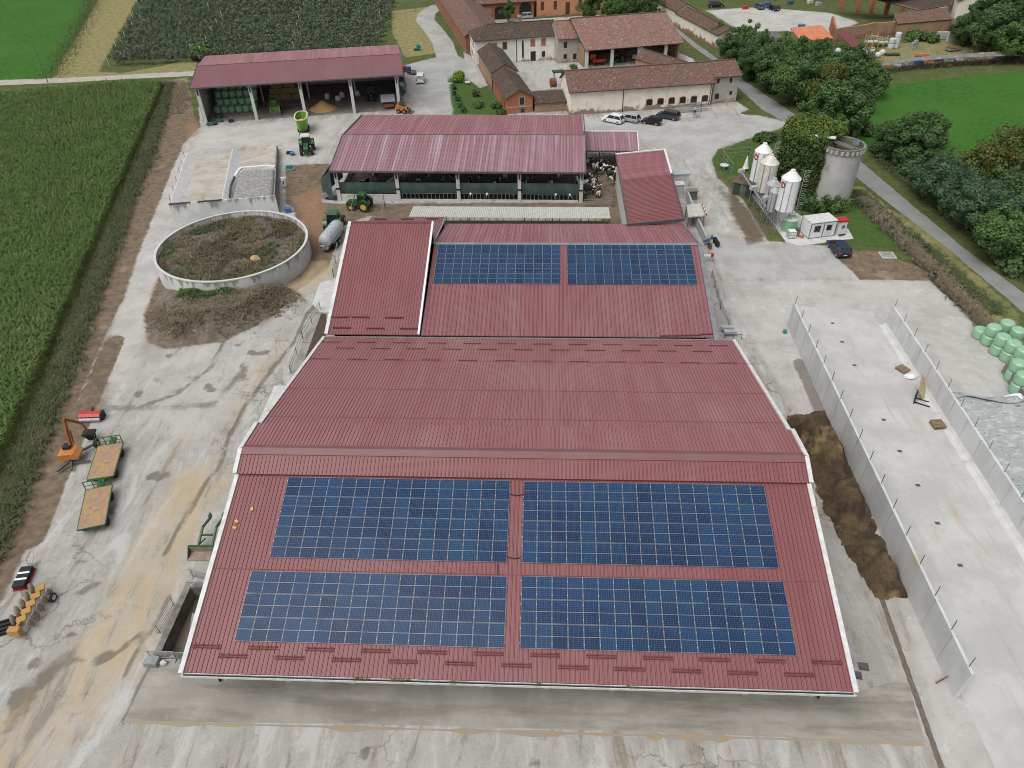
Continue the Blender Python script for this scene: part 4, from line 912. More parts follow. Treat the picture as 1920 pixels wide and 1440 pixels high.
# ---- yard in the top right corner
def wall_line(px, h, th, m, label, name='boundary_wall'):
    P = [g(*p) for p in px]; mb = MB()
    for a,b_ in zip(P,P[1:]):
        d = (b_-a); n = max(1,int(d.length/1.5)); nn = Vector((-d.y,d.x,0)).normalized()*th/2
        for i in range(n):
            p, q = a+d*i/n, a+d*(i+1)/n; h0 = h+.25*mn.noise(p*.5); h1 = h+.25*mn.noise(q*.5)
            mb.add([p-nn,q-nn,q+nn,p+nn,p-nn+Vector((0,0,h0)),q-nn+Vector((0,0,h1)),q+nn+Vector((0,0,h1)),p+nn+Vector((0,0,h0))],[(0,1,5,4),(1,2,6,5),(2,3,7,6),(3,0,4,7),(4,5,6,7)])
    return mb.build(name,m,None,label,None,'wall')
wall_line([(1561,78),(1640,67),(1700,62),(1781,58)],3.2,.5,'brick_tan','weathered ochre brick wall across the cluttered yard at top right')
wall_line([(1561,78),(1556,55)],3.4,.5,'brick_orange','short end of ochre brick wall beside the orange canopy')
q = [g(1683,45,3.2),g(1785,36,3.2),g(1775,14,4.2),g(1675,25,4.2)]
tr = thing('farm_building','low outbuilding with mossy tiled roof built against the ochre brick wall','shed',(q[0].x,q[0].y,0))
mb = MB(); mb.slab(*q,.2,0,1); mb.build('roof',['tiles_mix','tiles_dark'],tr); c_ = sum(q,Vector())/4
mb = MB(); mb.prism([((p.x-c_.x)*.95+c_.x,(p.y-c_.y)*.95+c_.y) for p in q],0,3.0); mb.build('wall','brick_tan',tr)
ba = g(1826,46)
big = gable_y('farm_building','tall cream gabled barn with brick corners behind trees at top right','barn',(ba.x-7,ba.y-2,0),R(-14),11,[(0,22,6.5,9.5)],'render_cream','tiles_mix')
for u,z in ((3.2,4.4),(7.6,4.4),(6.6,1.2)): opening(big,u,z,1.0,1.2)
q = [g(1719,19,4.2),g(1784,9,4.6),g(1800,-22,7.5),g(1640,-12,7.5)]
ob = thing('hay_barn','open barn with sagging tiled roof on brick pillars at the top right edge','barn',(q[0].x,q[0].y,0))
mb = MB(); mb.slab(g(1640,-2,4.6),q[0],q[1],q[2],.2,0,1); mb.slab(g(1560,-8,4.6),g(1660,-3,4.6),q[2],q[3],.2,0,1); mb.build('roof',['tiles_mix','tiles_dark'],ob)
for px,py in ((1632,25),(1659,31),(1690,24),(1606,22),(1575,18)):
    p = g(px,py); mb = MB(); mb.bb(p.x-.5,p.x+.5,p.y-.5,p.y+.5,0,4.6); mb.build('pillar','brick_orange',ob)
p = g(1640,3); mb = MB(); mb.box((p.x,p.y+6,2.5),(44,.4,5),R(12)); mb.build('wall','brick_red',ob)
# orange sheet canopy, maroon lean-to, dark membrane roof, long grey shelter
mat('canopy_orange',(0.55,0.20,0.10),(0.46,0.16,0.08),.8,.6); mat('maroon_sheet',(0.17,0.045,0.05),(0.13,0.04,0.045),1,.55); mat('membrane',(0.085,0.09,0.09),(0.12,0.125,0.12),.5,.85,c3=(.2,.2,.19)); mat('old_sheet',(0.20,0.20,0.19),(0.14,0.14,0.13),.6,.85,c3=(.33,.33,.31),s3=.5)
def canopy(px, zs, m, name, label, th=.12, posts=True, rib=True, pm='galv_dark'):
    q = [g(px[i][0],px[i][1],zs[i]) for i in range(4)]; root = thing(name,label,'canopy',(q[0].x,q[0].y,0)); mb = MB()
    if rib: mb.ribs(*q,.9,.06,0,0,th)
    else: mb.slab(*q,th)
    mb.build('roof',[m,m],root)
    c = sum(q,Vector())/4
    for p,z in zip(q,zs):
        p = p.lerp(c,.06); mb = MB(); mb.cyl((p.x,p.y,0),(p.x,p.y,z-.1),.1,n=6); mb.build('post',pm,root)
    return root
canopy([(1503,78),(1563,71),(1540,47),(1482,52)],(2.8,2.8,3.6,3.6),'canopy_orange','canopy','open canopy with bright orange sheet roof in the cluttered yard')
canopy([(1598,89),(1615,84),(1594,61),(1572,63)],(1.6,1.6,3.1,3.1),'maroon_sheet','lean_to_shed','steep maroon sheet lean to against the ochre brick wall')
canopy([(1425,84),(1476,78),(1455,58),(1398,60)],(2.6,2.6,2.8,2.8),'membrane','canopy','flat dark grey membrane roof between tree tops and pale yard',rib=False)
q = [(1650,124),(1715,114),(1800,108),(1925,103),(2010,100)]; w_ = [(1652,118),(1715,107),(1800,101),(1925,93),(2010,88)]
st = thing('storage_shelter','long low grey sheet roof over piled junk at the edge of the right field','shelter',g(1650,128))
for i in range(4):
    mb = MB(); mb.slab(g(*q[i],2.2),g(*q[i+1],2.2),g(*w_[i+1],2.5),g(*w_[i],2.5),.1); mb.build('roof_sheet','old_sheet',st)
for i in range(9):
    p = g(1655+i*33,126-i*2.4,0); mb = MB(); mb.cyl((p.x,p.y+1.0,0),(p.x,p.y+1.0,2.2),.08,n=6); mb.build('post','wood',st)
# ================================================================ PLANTS
def leaf_mat(name, c1, c2, c3=None, sc=.5):
    m,t,b = new_mat(name); b.inputs['Roughness'].default_value=.75; b.inputs['Specular IOR Level'].default_value=.25
    a = t.nodes.new('ShaderNodeAttribute'); a.attribute_name='shade'
    c = mix(t, a.outputs['Fac'], c1, c2)
    if c3: c = mix(t, math_(t,'MULTIPLY',ramp(t,noise(t,coords(t),sc,4,.6),.5,.72),.7), c, c3)
    oi = t.nodes.new('ShaderNodeObjectInfo'); c = mix(t, math_(t,'MULTIPLY',oi.outputs['Random'],.22), c, tuple(x*1.6 for x in c1))
    t.links.new(c,b.inputs['Base Color']); return m
leaf_mat('leaf_dark',(0.036,0.071,0.022),(0.084,0.145,0.044),(0.059,0.097,0.043))
leaf_mat('leaf_mid',(0.042,0.087,0.026),(0.098,0.172,0.052),(0.095,0.139,0.042))
leaf_mat('leaf_blue',(0.037,0.072,0.035),(0.085,0.143,0.074),(0.059,0.101,0.048))
leaf_mat('leaf_yellow',(0.056,0.074,0.018),(0.132,0.143,0.040),(0.096,0.082,0.028))
leaf_mat('leaf_lime',(0.068,0.120,0.011),(0.152,0.240,0.024))
leaf_mat('leaf_ivy',(0.027,0.051,0.013),(0.076,0.123,0.027),(0.111,0.145,0.034),.35)
leaf_mat('leaf_orchard',(0.055,0.079,0.050),(0.138,0.171,0.120),(0.083,0.101,0.067),.2)
leaf_mat('maize_leaf',(0.052,0.094,0.020),(0.112,0.172,0.045),(0.13,0.158,0.055),.10)
leaf_mat('weed_leaf',(0.047,0.068,0.024),(0.123,0.140,0.064),(0.170,0.140,0.081),.25)
leaf_mat('dead_weed',(0.125,0.10,0.068),(0.255,0.21,0.145),(0.085,0.10,0.04),.3)
mat('bark',(0.075,0.058,0.042),(0.05,0.04,0.03),4,.95)
def leaves(cent, rad, n, size, rng, up=0.25, shell=True, jit=.45):
    """n leaf quads round every clump centre"""
    cent = np.asarray(cent); rad = np.asarray(rad); k = len(cent)
    d = rng.normal(size=(k,n,3)); d /= np.linalg.norm(d,axis=2,keepdims=True)
    rr = rng.uniform(.55 if shell else .1,1.05,(k,n,1))**(1 if shell else .5)
    rad = np.broadcast_to(rad.reshape(k,1,-1),(k,1,3)) if rad.ndim>1 else rad.reshape(k,1,1)
    C = (cent[:,None,:]+d*rr*rad).reshape(-1,3)
    nr = d.reshape(-1,3)+rng.normal(size=(k*n,3))*jit+np.array([0,0,up]); nr /= np.linalg.norm(nr,axis=1,keepdims=True)
    tv = np.cross(nr, rng.normal(size=nr.shape)); tv /= np.linalg.norm(tv,axis=1,keepdims=True)+1e-9; bv = np.cross(nr,tv)
    s = (size*rng.uniform(.6,1.35,(k*n,1))); s2 = s*rng.uniform(.5,.85,(k*n,1))
    V = np.stack([C-tv*s*.5, C+bv*s2*.5+nr*s*.08, C+tv*s*.5, C-bv*s2*.5+nr*s*.08],1).reshape(-1,3)
    F = np.arange(k*n*4).reshape(-1,4)
    sh = np.repeat(np.clip(rng.uniform(0,1,(k,1))*.65+rng.uniform(0,.45,(k,n)),0,1).reshape(-1),1)
    return V,F,sh
def crown(name,parent,V,F,sh,m): return npmesh(name,V,F,m,parent,{'shade':('FACE','FLOAT',sh)})
def tree_proto(seed, m, h=9.0, spread=.42, nc=72, nl=260, ls=.34, low=.16, kind='tree'):
    rng = np.random.default_rng(seed); root = thing(kind,'','tree',(0,0,0))
    c = []
    while len(c)<nc:
        p = rng.uniform(-1,1,3)
        q = np.linalg.norm(p)
        if .35<q<1: c.append(p)
    c = np.array(c); c[:,:2] *= 1-.30*np.clip(c[:,2:3],0,1); 
    zc_ = (1+low)/2*h; c = c*np.array([spread*h,spread*h,(1-low)/2*h*.92])+np.array([0,0,zc_])
    c += rng.normal(size=c.shape)*h*.03
    rad = rng.uniform(.055,.16,nc)*h; c *= 1+.16*rng.normal(size=(nc,1))*np.array([[1,1,.5]]); c[:,2] = np.clip(c[:,2],low*h*.8,h*1.05)
    V,F,sh = leaves(c,rad,nl,ls,rng); V[:,2] = np.maximum(V[:,2],.1)
    crown('crown',root,V,F,sh,m)
    mb = MB(); r0 = .026*h
    mb.cyl((0,0,-.1),(0,0,low*h+1.2),r0,r0*.75,8); mb.cyl((0,0,low*h+1.2),(.02*h,.01*h,.75*h),r0*.75,r0*.2,7)
    for k in range(7):
        e = c[k]; z0 = h*(low+.08+.05*k); mb.cyl((0,0,min(z0,.6*h)),tuple(e*.9),r0*.42,r0*.1,6)
    mb.build('trunk','bark',root); return root
TP = {'dark':tree_proto(1,'leaf_dark'),'mid':tree_proto(2,'leaf_mid'),'blue':tree_proto(3,'leaf_blue',spread=.46,low=.05),'yellow':tree_proto(4,'leaf_yellow',spread=.5,low=.05,nl=130),
      'dark2':tree_proto(5,'leaf_dark',spread=.36,nc=40),'mid2':tree_proto(6,'leaf_mid',spread=.48,low=.06)}
USED = set()
def tree(px,py,h,k,label,group=None,wide=1.0,zf_=.55):
    p = g(px,py,h*zf_); s = h/9.0
    return place(TP[k], k not in USED and not USED.add(k), (p.x,p.y,0), RNG.uniform(0,6.28), label, (s*wide,s*wide,s), group)
HG = 'trees along the lane'
T = [ (1345,62,5,'dark','small dark tree nearest the roadside building with cream flank',.9),(1372,86,7,'dark','dark tree below the flat grey membrane roof',1),
 (1400,72,7.5,'mid','mid green tree left of the flat grey membrane roof',1),(1428,92,8,'dark2','slim dark tree right below the flat grey membrane roof',1),
 (1412,112,8,'dark','dense dark lane side tree opposite the cream barn annex',1.1),(1455,128,9,'dark','big dark rounded tree at the lane bend behind the annex',1.15),
 (1462,98,8,'mid','mid green tree left below the orange canopy',1),(1497,112,9,'mid2','broad mid green tree directly below the orange canopy',1),
 (1495,150,9.5,'mid','large mid green tree leaning over the asphalt lane',1.1),(1535,108,8,'dark2','dark tree right below the orange canopy',1.1),
 (1532,145,9,'dark','dark tree in the thick of the lane side grove',1.1),(1570,128,8.5,'mid','mid green tree below the maroon lean to',1.1),
 (1603,122,8,'dark','dark tree at the left end of the long grey shelter',1.05),(1560,170,10,'yellow','olive yellowish tree in the middle of the grove',.85),
 (1598,158,9,'dark2','dark tree overlooking the corner of the right green field',1.25),(1560,208,10.5,'mid2','tall mid green tree behind the ivy covered silo',1.0),
 (1598,200,9,'dark','dark tree between ivy covered silo and right green field',1.05),(1637,150,6.5,'mid','small mid green tree at the far corner of right field',1.1),
 (1715,262,8.5,'dark','dark bushy tree on the field edge behind the round concrete silo',1.25),(1745,252,7.5,'dark2','dark upright tree right of the bushy tree behind the concrete silo',1.3),
 (1672,262,6,'dark','low dark tree close behind the round concrete silo',1.2),(1770,330,7.5,'blue','blue green bushy tree beside the lane right of the concrete silo',1.15),
 (1800,352,7,'blue','blue green bush tree in the middle of the right hand hedge',1.1),(1845,320,9,'yellow','tall yellowish willow like tree on the right field edge',1.0),
 (1893,300,10,'yellow','yellowish tree cut by the right picture edge above the hedge',1.0),(1838,378,7.5,'blue','blue green hedge tree beneath the yellowish trees',1.2),
 (1875,402,8,'blue','broad blue green hedge tree near the right picture edge',1.2),(1905,440,8,'mid','mid green hedge tree lowest at the right picture edge',1.2),
 (1925,375,9,'dark','dark hedge tree half outside the right picture edge',1.2),(1890,355,7,'mid','mid green tree under the yellowish trees at right',1.1),
 (1812,50,8,'dark','dark tree hiding the foot of the cream gabled barn',1.0),(1850,62,9,'dark2','slim dark tree in front of the top right grove',1.2),
 (1885,45,12,'dark','largest dark tree of the top right grove',1.2),(1915,20,13,'dark2','tall dark tree in the extreme top right corner',1.3),(1905,75,9,'mid','mid green tree at the front of the top right grove',1.2),(1868,15,12,'dark','dark tree behind the top right cream barn',1.1),
 (1110,10,9,'dark2','dark conifer like tree right of the orange rendered house',.9),(1150,12,8,'mid','mid green courtyard tree behind the great hay barn',1),(1188,14,9,'dark','dark courtyard tree behind the ridge of the hay barn',1),(1215,8,8,'mid2','mid green tree between hay barn and roadside building',.9),
 (954,20,5.5,'dark2','round dark tree before the brick arcade',.9)]
for px,py,h,k,lab,wd in T: tree(px,py,h,k,lab,HG if px>1300 else None,wd)
def bush_proto(seed,m,r=(1.5,1.5,1.2),n=16,nl=110,ls=.3):
    rng = np.random.default_rng(seed); root = thing('bush','','bush',(0,0,0)); c = rng.uniform(-1,1,(n,3)); c[:,2] = np.abs(c[:,2]); c /= np.maximum(1,np.linalg.norm(c,axis=1,keepdims=True))
    c = c*np.array(r)*.75+np.array([0,0,r[2]*.12]); V,F,sh = leaves(c,np.full(n,min(r)*.42),nl,ls,rng); V[:,2]=np.maximum(V[:,2],0.02)
    crown('foliage',root,V,F,sh,m); mb = MB(); mb.cyl((0,0,-.05),(0,0,r[2]*.7),.06,.03,6); mb.build('stem','bark',root); return root
BP = {'lime':bush_proto(11,'leaf_lime',(2.5,2.0,1.9),20,170,.28),'dark':bush_proto(12,'leaf_dark'),'mid':bush_proto(13,'leaf_mid'),'thin':bush_proto(14,'leaf_blue',(1.0,1.0,1.7),12,60,.28)}
BU = set()
def bush(px,py,k,label,s=1.0,group=None): 
    p = g(px,py); return place(BP[k], k not in BU and not BU.add(k),(p.x,p.y,0),RNG.uniform(0,6.28),label,(s,s,s),group)
bush(858,152,'lime','round bright lime green bush at the corner of the lawn')
GR='shrubs along the lawn'
for i,(px,py,s) in enumerate(((850,168,.75),(853,178,.7),(858,190,.8),(863,200,.75),(868,210,.8))): bush(px,py,'thin','slender grey green shrub in the row along the left edge of the lawn',s,GR)
bush(893,182,'thin','thin sapling standing alone in the middle of the lawn',1.0); bush(898,201,'mid','small leafy sapling below the middle of the lawn',.9); bush(930,202,'dark','low dark shrub against the narrow farm building',.9); bush(940,214,'dark','dark shrub beside the orange brick gable',.8)
bush(1432,265,'dark','dark evergreen shrub behind the leftmost feed silo',1.35); bush(1448,262,'thin','slim shrub right of the dark evergreen on the silo lawn',.9)
bush(1290,45,'dark','dark bush at the flank of the roadside building',1.8); bush(1300,58,'mid','mid green bush along the roadside building',1.6); bush(1318,62,'dark','dark bush between lane and roadside building',1.9); bush(1330,75,'thin','grey green bush at the gable of the roadside building',2.0); bush(1280,28,'dark','dark bush at the upper end of the roadside building',1.9)
bush(900,25,'mid','climbing green bush beside the brick arcade arch',1.1); bush(1100,32,'mid','low bush in front of the orange rendered house',1.0)
bush(1715,75,'mid','mid green bush before the ochre brick wall',1.8); bush(1742,78,'dark','dark bush right of the lumber yard bales',1.6); bush(1075,128,'mid','low weed bush on the courtyard before the open hay barn',.7)
for i,(px,py) in enumerate(((1610,388),(1628,396),(1645,398),(1660,420),(1672,433),(1690,445),(1715,452),(1735,470))): bush(px,py,'thin','small dark sapling in the row on the grass beside the lane',.62,'saplings by the lane')
for i,(px,py,k,s_) in enumerate(((1655,285,'mid',1.6),(1672,298,'dark',1.9),(1692,312,'mid',1.7),(1712,330,'dark',2.0),(1733,345,'mid',1.9),(1752,362,'mid',2.1),(1772,378,'dark',2.2),(1795,396,'mid',2.1),(1815,414,'dark',2.2),(1836,432,'mid',2.2),(1858,452,'mid',2.3),(1880,472,'dark',2.3),(1900,490,'mid',2.4),(1918,508,'dark',2.4),(1590,232,'mid',1.8),(1612,250,'dark',1.8))):
    bush(px,py,k,'low shrub in the undergrowth under the lane side trees',s_,'shrubs under the lane side trees')
bush(378,110,'mid','olive green tree like bush at the left end of the machine shed roof',2.6)
# ---- ivy smothered silo
def ivy_silo(px,py,r,h):
    p = g(px,py,h); p.z = 0; rng = np.random.default_rng(21); root = thing('silo','old tower silo completely smothered in green ivy','silo',(p.x,p.y,0))
    mb = MB(); mb.cyl((p.x,p.y,0),(p.x,p.y,h),r*.9,r*.88,24); mb.bar((p.x-1.5,p.y-r*.7,h+.35),(p.x+2.6,p.y-r*1.05,h+.30),.5,.25,1); mb.build('tower',['conc_wall','white_paint'],root)
    c = []; rd_ = []
    for z in np.arange(.3,h,.62):
        for a in np.arange(0,2*pi,.27):
            rr = r*(1.0+.10*rng.normal()*.5)+(.4*(1-z/h)); c.append((rr*math.cos(a+z),rr*math.sin(a+z),z)); rd_.append(rng.uniform(.5,.85))
    n0 = len(c)
    for k in range(170):
        a, q = rng.uniform(0,6.28), math.sqrt(rng.uniform(0,1)); c.append((q*r*1.22*math.cos(a)+.5,q*r*1.22*math.sin(a)+.8,h+.2+.5*(1-q*q)+.25*rng.normal())); rd_.append(rng.uniform(.4,.8))
    leaf_mat('leaf_ivy_top',(0.055,0.085,0.016),(0.125,0.175,0.034),(0.09,0.125,0.03),.35)
    for nm,sl_,lm in (('ivy',slice(0,n0),'leaf_ivy'),('ivy_canopy',slice(n0,None),'leaf_ivy_top')):
        V,F,sh = leaves(np.array(c)[sl_],np.array(rd_)[sl_],80,.36,rng,.2)
        V[:,2] = np.maximum(V[:,2],.02)
        crown(nm,root,V,F,sh,lm)
ivy_silo(1521,246,3.5,10.4)
# ivy skirt at the foot of the concrete silo
rng = np.random.default_rng(22); c=[]; 
for px,py in ((1512,385),(1520,395),(1530,398),(1541,398),(1555,396),(1566,398),(1577,394),(1588,385),(1500,378),(1507,392)):
    p = g(px,py); 
    for k in range(7): c.append((p.x+rng.normal()*.5,p.y+rng.normal()*.4,abs(rng.normal())*.9+.2))
V,F,sh = leaves(c,np.full(len(c),.55),70,.34,rng); V[:,2]=np.maximum(V[:,2],.02)
o = crown('ivy_patch',None,V,F,sh,'leaf_mid'); tag(o,'ivy and shrubs growing round the foot of the plain concrete silo','ivy')
# ---- maize field
fa, fb = Vector((-89.5,174.5,0)), Vector((-50.2,36.0,0))
ed = (fb-fa).normalized(); nl_ = Vector((ed.y,-ed.x,0)); nl_ = nl_ if nl_.x<0 else -nl_      # away from the track
def blades(P, n, L, wd, m, name, label, tilt=(.5,1.1), z0=(.4,2.2), kind='stuff', seed=5, cat=None, parent=None):
    """bent strap leaves: two quads each, rising then drooping"""
    rng = np.random.default_rng(seed); k = len(P)*n
    B = np.repeat(np.asarray(P),n,0); az = rng.uniform(0,2*pi,k); dr = np.stack([np.cos(az),np.sin(az),np.zeros(k)],1); sd_ = np.stack([-np.sin(az),np.cos(az),np.zeros(k)],1)
    B = B.copy(); B[:,2] += rng.uniform(z0[0],z0[1],k); ln = L*rng.uniform(.65,1.2,k)[:,None]; tl = rng.uniform(*tilt,k)[:,None]
    up = np.array([[0,0,1.]]); p1 = B+dr*ln*.5*np.sin(tl)+up*ln*.5*np.cos(tl); p2 = p1+dr*ln*.5*np.sin(tl+.85)+up*ln*.5*np.cos(tl+.85)
    w_ = wd*rng.uniform(.7,1.2,k)[:,None]/2
    if parent is not None: sh_ = np.array(parent.location)[None,:]; B = B-sh_; p1 = p1-sh_; p2 = p2-sh_
    V = np.stack([B-sd_*w_*.6,B+sd_*w_*.6,p1-sd_*w_,p1+sd_*w_,p2-sd_*w_*.2,p2+sd_*w_*.2],1).reshape(-1,3)
    i = np.arange(k)[:,None]*6; F = np.concatenate([i+np.array([[0,1,3,2]]),i+np.array([[2,3,5,4]])],0)
    pl = np.repeat(rng.uniform(0,1,len(P)),n); sh = np.clip(pl*.6+rng.uniform(0,.4,k),0,1); sh = np.concatenate([sh,np.clip(sh+.15,0,1)])
    return npmesh(name,V,F,m,parent,{'shade':('FACE','FLOAT',sh)},label,cat,None,kind)
rng = np.random.default_rng(31); Pn = []
Lf = (fb-fa).length
for r_ in range(0,92):
    off = 1.0+r_*.8; 
    n = int(Lf/.27); s = np.arange(n)*.27+rng.uniform(-.08,.08,n)
    X = fa.x+ed.x*s+nl_.x*(off+rng.normal(size=n)*.06); Y = fa.y+ed.y*s+nl_.y*(off+rng.normal(size=n)*.06)
    k = (Y < 172.5+(X+91)*(-.05)) & (X > -140+(172-Y)*.62)
    Pn.append(np.stack([X[k],Y[k],rng.uniform(-.2,.12,k.sum())+.25*np.array([mn.noise(Vector((a*.12,b*.12,0))) for a,b in zip(X[k],Y[k])])],1))
Pn = np.concatenate(Pn); 
blades(Pn,9,.82,.115,'maize_leaf','maize','dense green maize standing in rows',z0=(.5,1.95),tilt=(.35,1.05),cat='maize')
# rank weeds between maize and track
def along(px, n, wid, rng, world=False):
    P = np.array(px if world else [g2(*p) for p in px]); L = np.hypot(*np.diff(P,axis=0).T); t = rng.uniform(0,L.sum(),n); cs = np.r_[0,np.cumsum(L)]; i = np.clip(np.searchsorted(cs,t)-1,0,len(L)-1); f = ((t-cs[i])/L[i])[:,None]
    Q = P[i]*(1-f)+P[i+1]*f; d = (P[i+1]-P[i])/L[i][:,None]; off = rng.normal(size=(n,1))*wid; return np.concatenate([Q+np.stack([-d[:,1],d[:,0]],1)*off,np.zeros((n,1))],1)
Q = along([(312,158),(299,215),(271,300),(242,360),(207,460),(164,570),(121,690),(76,800),(31,910),(-10,1020),(-70,1120)],12000,.85,rng)
blades(Q,4,.85,.07,'weed_leaf','weeds','tall rank grass between the maize and the track',z0=(0,.25),tilt=(.1,.9),cat='weeds',seed=6)
MQ = np.concatenate([along([(295,585),(312,618),(350,632)],700,.7,rng),along([(330,600),(400,600),(480,580),(540,545)],3000,1.7,rng)])
Q = np.concatenate([along([(345,155),(335,190),(330,215)],500,1.3,rng)])
blades(Q,5,.6,.06,'dead_weed','dead_weeds','dry brown weeds beside the track by the machine shed',z0=(0,.15),tilt=(.1,1.1),cat='weeds',seed=7)
GQ = along([g2(342,545,1.2),g2(390,543,1.2),g2(440,538,1.2)],3000,.9,rng,True)
Q = np.concatenate([along([(1612,376),(1685,445),(1762,525),(1860,625),(1950,705)],3500,.6,rng),along([(1650,130),(1740,122),(1850,115),(1960,110)],3000,1.2,rng)])
blades(Q,4,.9,.07,'dead_weed','roadside_reeds','brown and green reeds in the ditch along the lane',z0=(0,.2),tilt=(.1,.8),cat='reeds',seed=9)
Q = np.concatenate([along([(1650,300),(1714,352),(1818,438),(1950,545)],3000,.6,rng),along([(1604,358),(1660,408),(1742,476),(1865,590)],3500,.8,rng),
                    along([(90,148),(130,85),(165,20),(180,-10)],2600,2.0,rng)])
blades(Q,4,.5,.07,'weed_leaf','verge_grass','uncut grass on the verges of lane and ditch',z0=(0,.1),tilt=(.1,1.1),cat='grass',seed=10)
# ---- orchard rows
rng = np.random.default_rng(41); c = []
oa, ob2 = Vector((-112,189,0)), Vector((-138,268,0)); 
for r_ in range(17):
    f = r_/16; a = oa.lerp(ob2,f); b2 = Vector((-92.0,197.5,0)).lerp(Vector((-51,276,0)),0) if False else None
    xe = -44.5-6.5*f; y0 = a.y+1; sl_ = .165
    x = a.x+1+rng.uniform(0,1)
    xend = xe
    while x < xend:
        y = y0+(x-a.x)*sl_+rng.normal()*.35
        # the row must stay behind the machine shed
        if not (y < 187.5+(x+76)*.18+2 and x > -80):
            for k in range(3): c.append((x+rng.normal()*.35,y+rng.normal()*.5,rng.uniform(.7,2.7)))
        x += 1.05
c = np.array(c); V,F,sh = leaves(c,rng.uniform(.55,.95,len(c)),34,.42,rng,.3)
V[:,2] = np.maximum(V[:,2],.03); o = crown('orchard',None,V,F,sh,'leaf_orchard'); tag(o,'dark green rows of orchard vines behind the machine shed','orchard',None,'stuff')
n_ = 0
for r_ in range(0,17,2):
    f = r_/16; a = oa.lerp(ob2,f); x = a.x
    for k in range(0,7,2):
        xx = a.x+.6+k*11.5+((r_*3)%5); yy = a.y+1+(xx-a.x)*.165
        if xx > -46-6*f or (yy < 190+(xx+76)*.18 and xx > -80): continue
        mb = MB(); mb.box((xx,yy,1.75),(.13,.13,3.5)); mb.build('orchard_post','conc_pale',None,'slim pale concrete post standing among the dark orchard rows',None,'post','orchard posts'); n_ += 1
# ================================================================ VEHICLES
def paint(name,c,rough=.3): mat(name,c,tuple(x*.85 for x in c),1.5,rough,spec=.5)
for n_,c_ in dict(car_white=(.72,.73,.74),car_silver=(.36,.38,.40),car_black=(.012,.013,.016),car_navy=(.012,.018,.05),car_grey=(.045,.05,.055),car_blue=(.05,.09,.14),tractor_green=(.030,.105,.035),tractor_dark=(.022,.062,.030),
  rim_yellow=(.55,.40,.03),lime=(.13,.30,.03),orange=(.50,.19,.055),red=(.45,.03,.025),mint=(.22,.42,.28),blue=(.03,.12,.36),olive=(.13,.125,.085),teal=(.02,.22,.20),plough=(.42,.24,.07),machine_blue=(.03,.10,.16)).items(): paint(n_,c_)
mat('glass',(0.015,0.02,0.025),(.02,.03,.035),1,.08,spec=.6); mat('lamp_red',(.45,.02,.02),rough=.3); mat('lamp_clear',(.7,.7,.68),rough=.2); mat('alloy',(.40,.40,.41),rough=.35,metal=.4); mat('skin',(.45,.27,.19),rough=.6)
def wheel(root,x,y,r,w,rim='alloy',rr=.6,name='wheel',z=None):
    z = r if z is None else z
    mb = MB(); mb.cyl((x,y-w/2,z),(x,y-w*.38,z),r*.9,r,18,0,True); mb.cyl((x,y-w*.38,z),(x,y+w*.38,z),r,r,18,0,False); mb.cyl((x,y+w*.38,z),(x,y+w/2,z),r,r*.9,18,0,True); o = lbuild(mb,name,'black_rubber',root)
    mb = MB(); mb.cyl((x,y-w/2-.012,z),(x,y+w/2+.012,z),r*rr,r*rr,14); lbuild2(mb,'rim',rim,root,o)
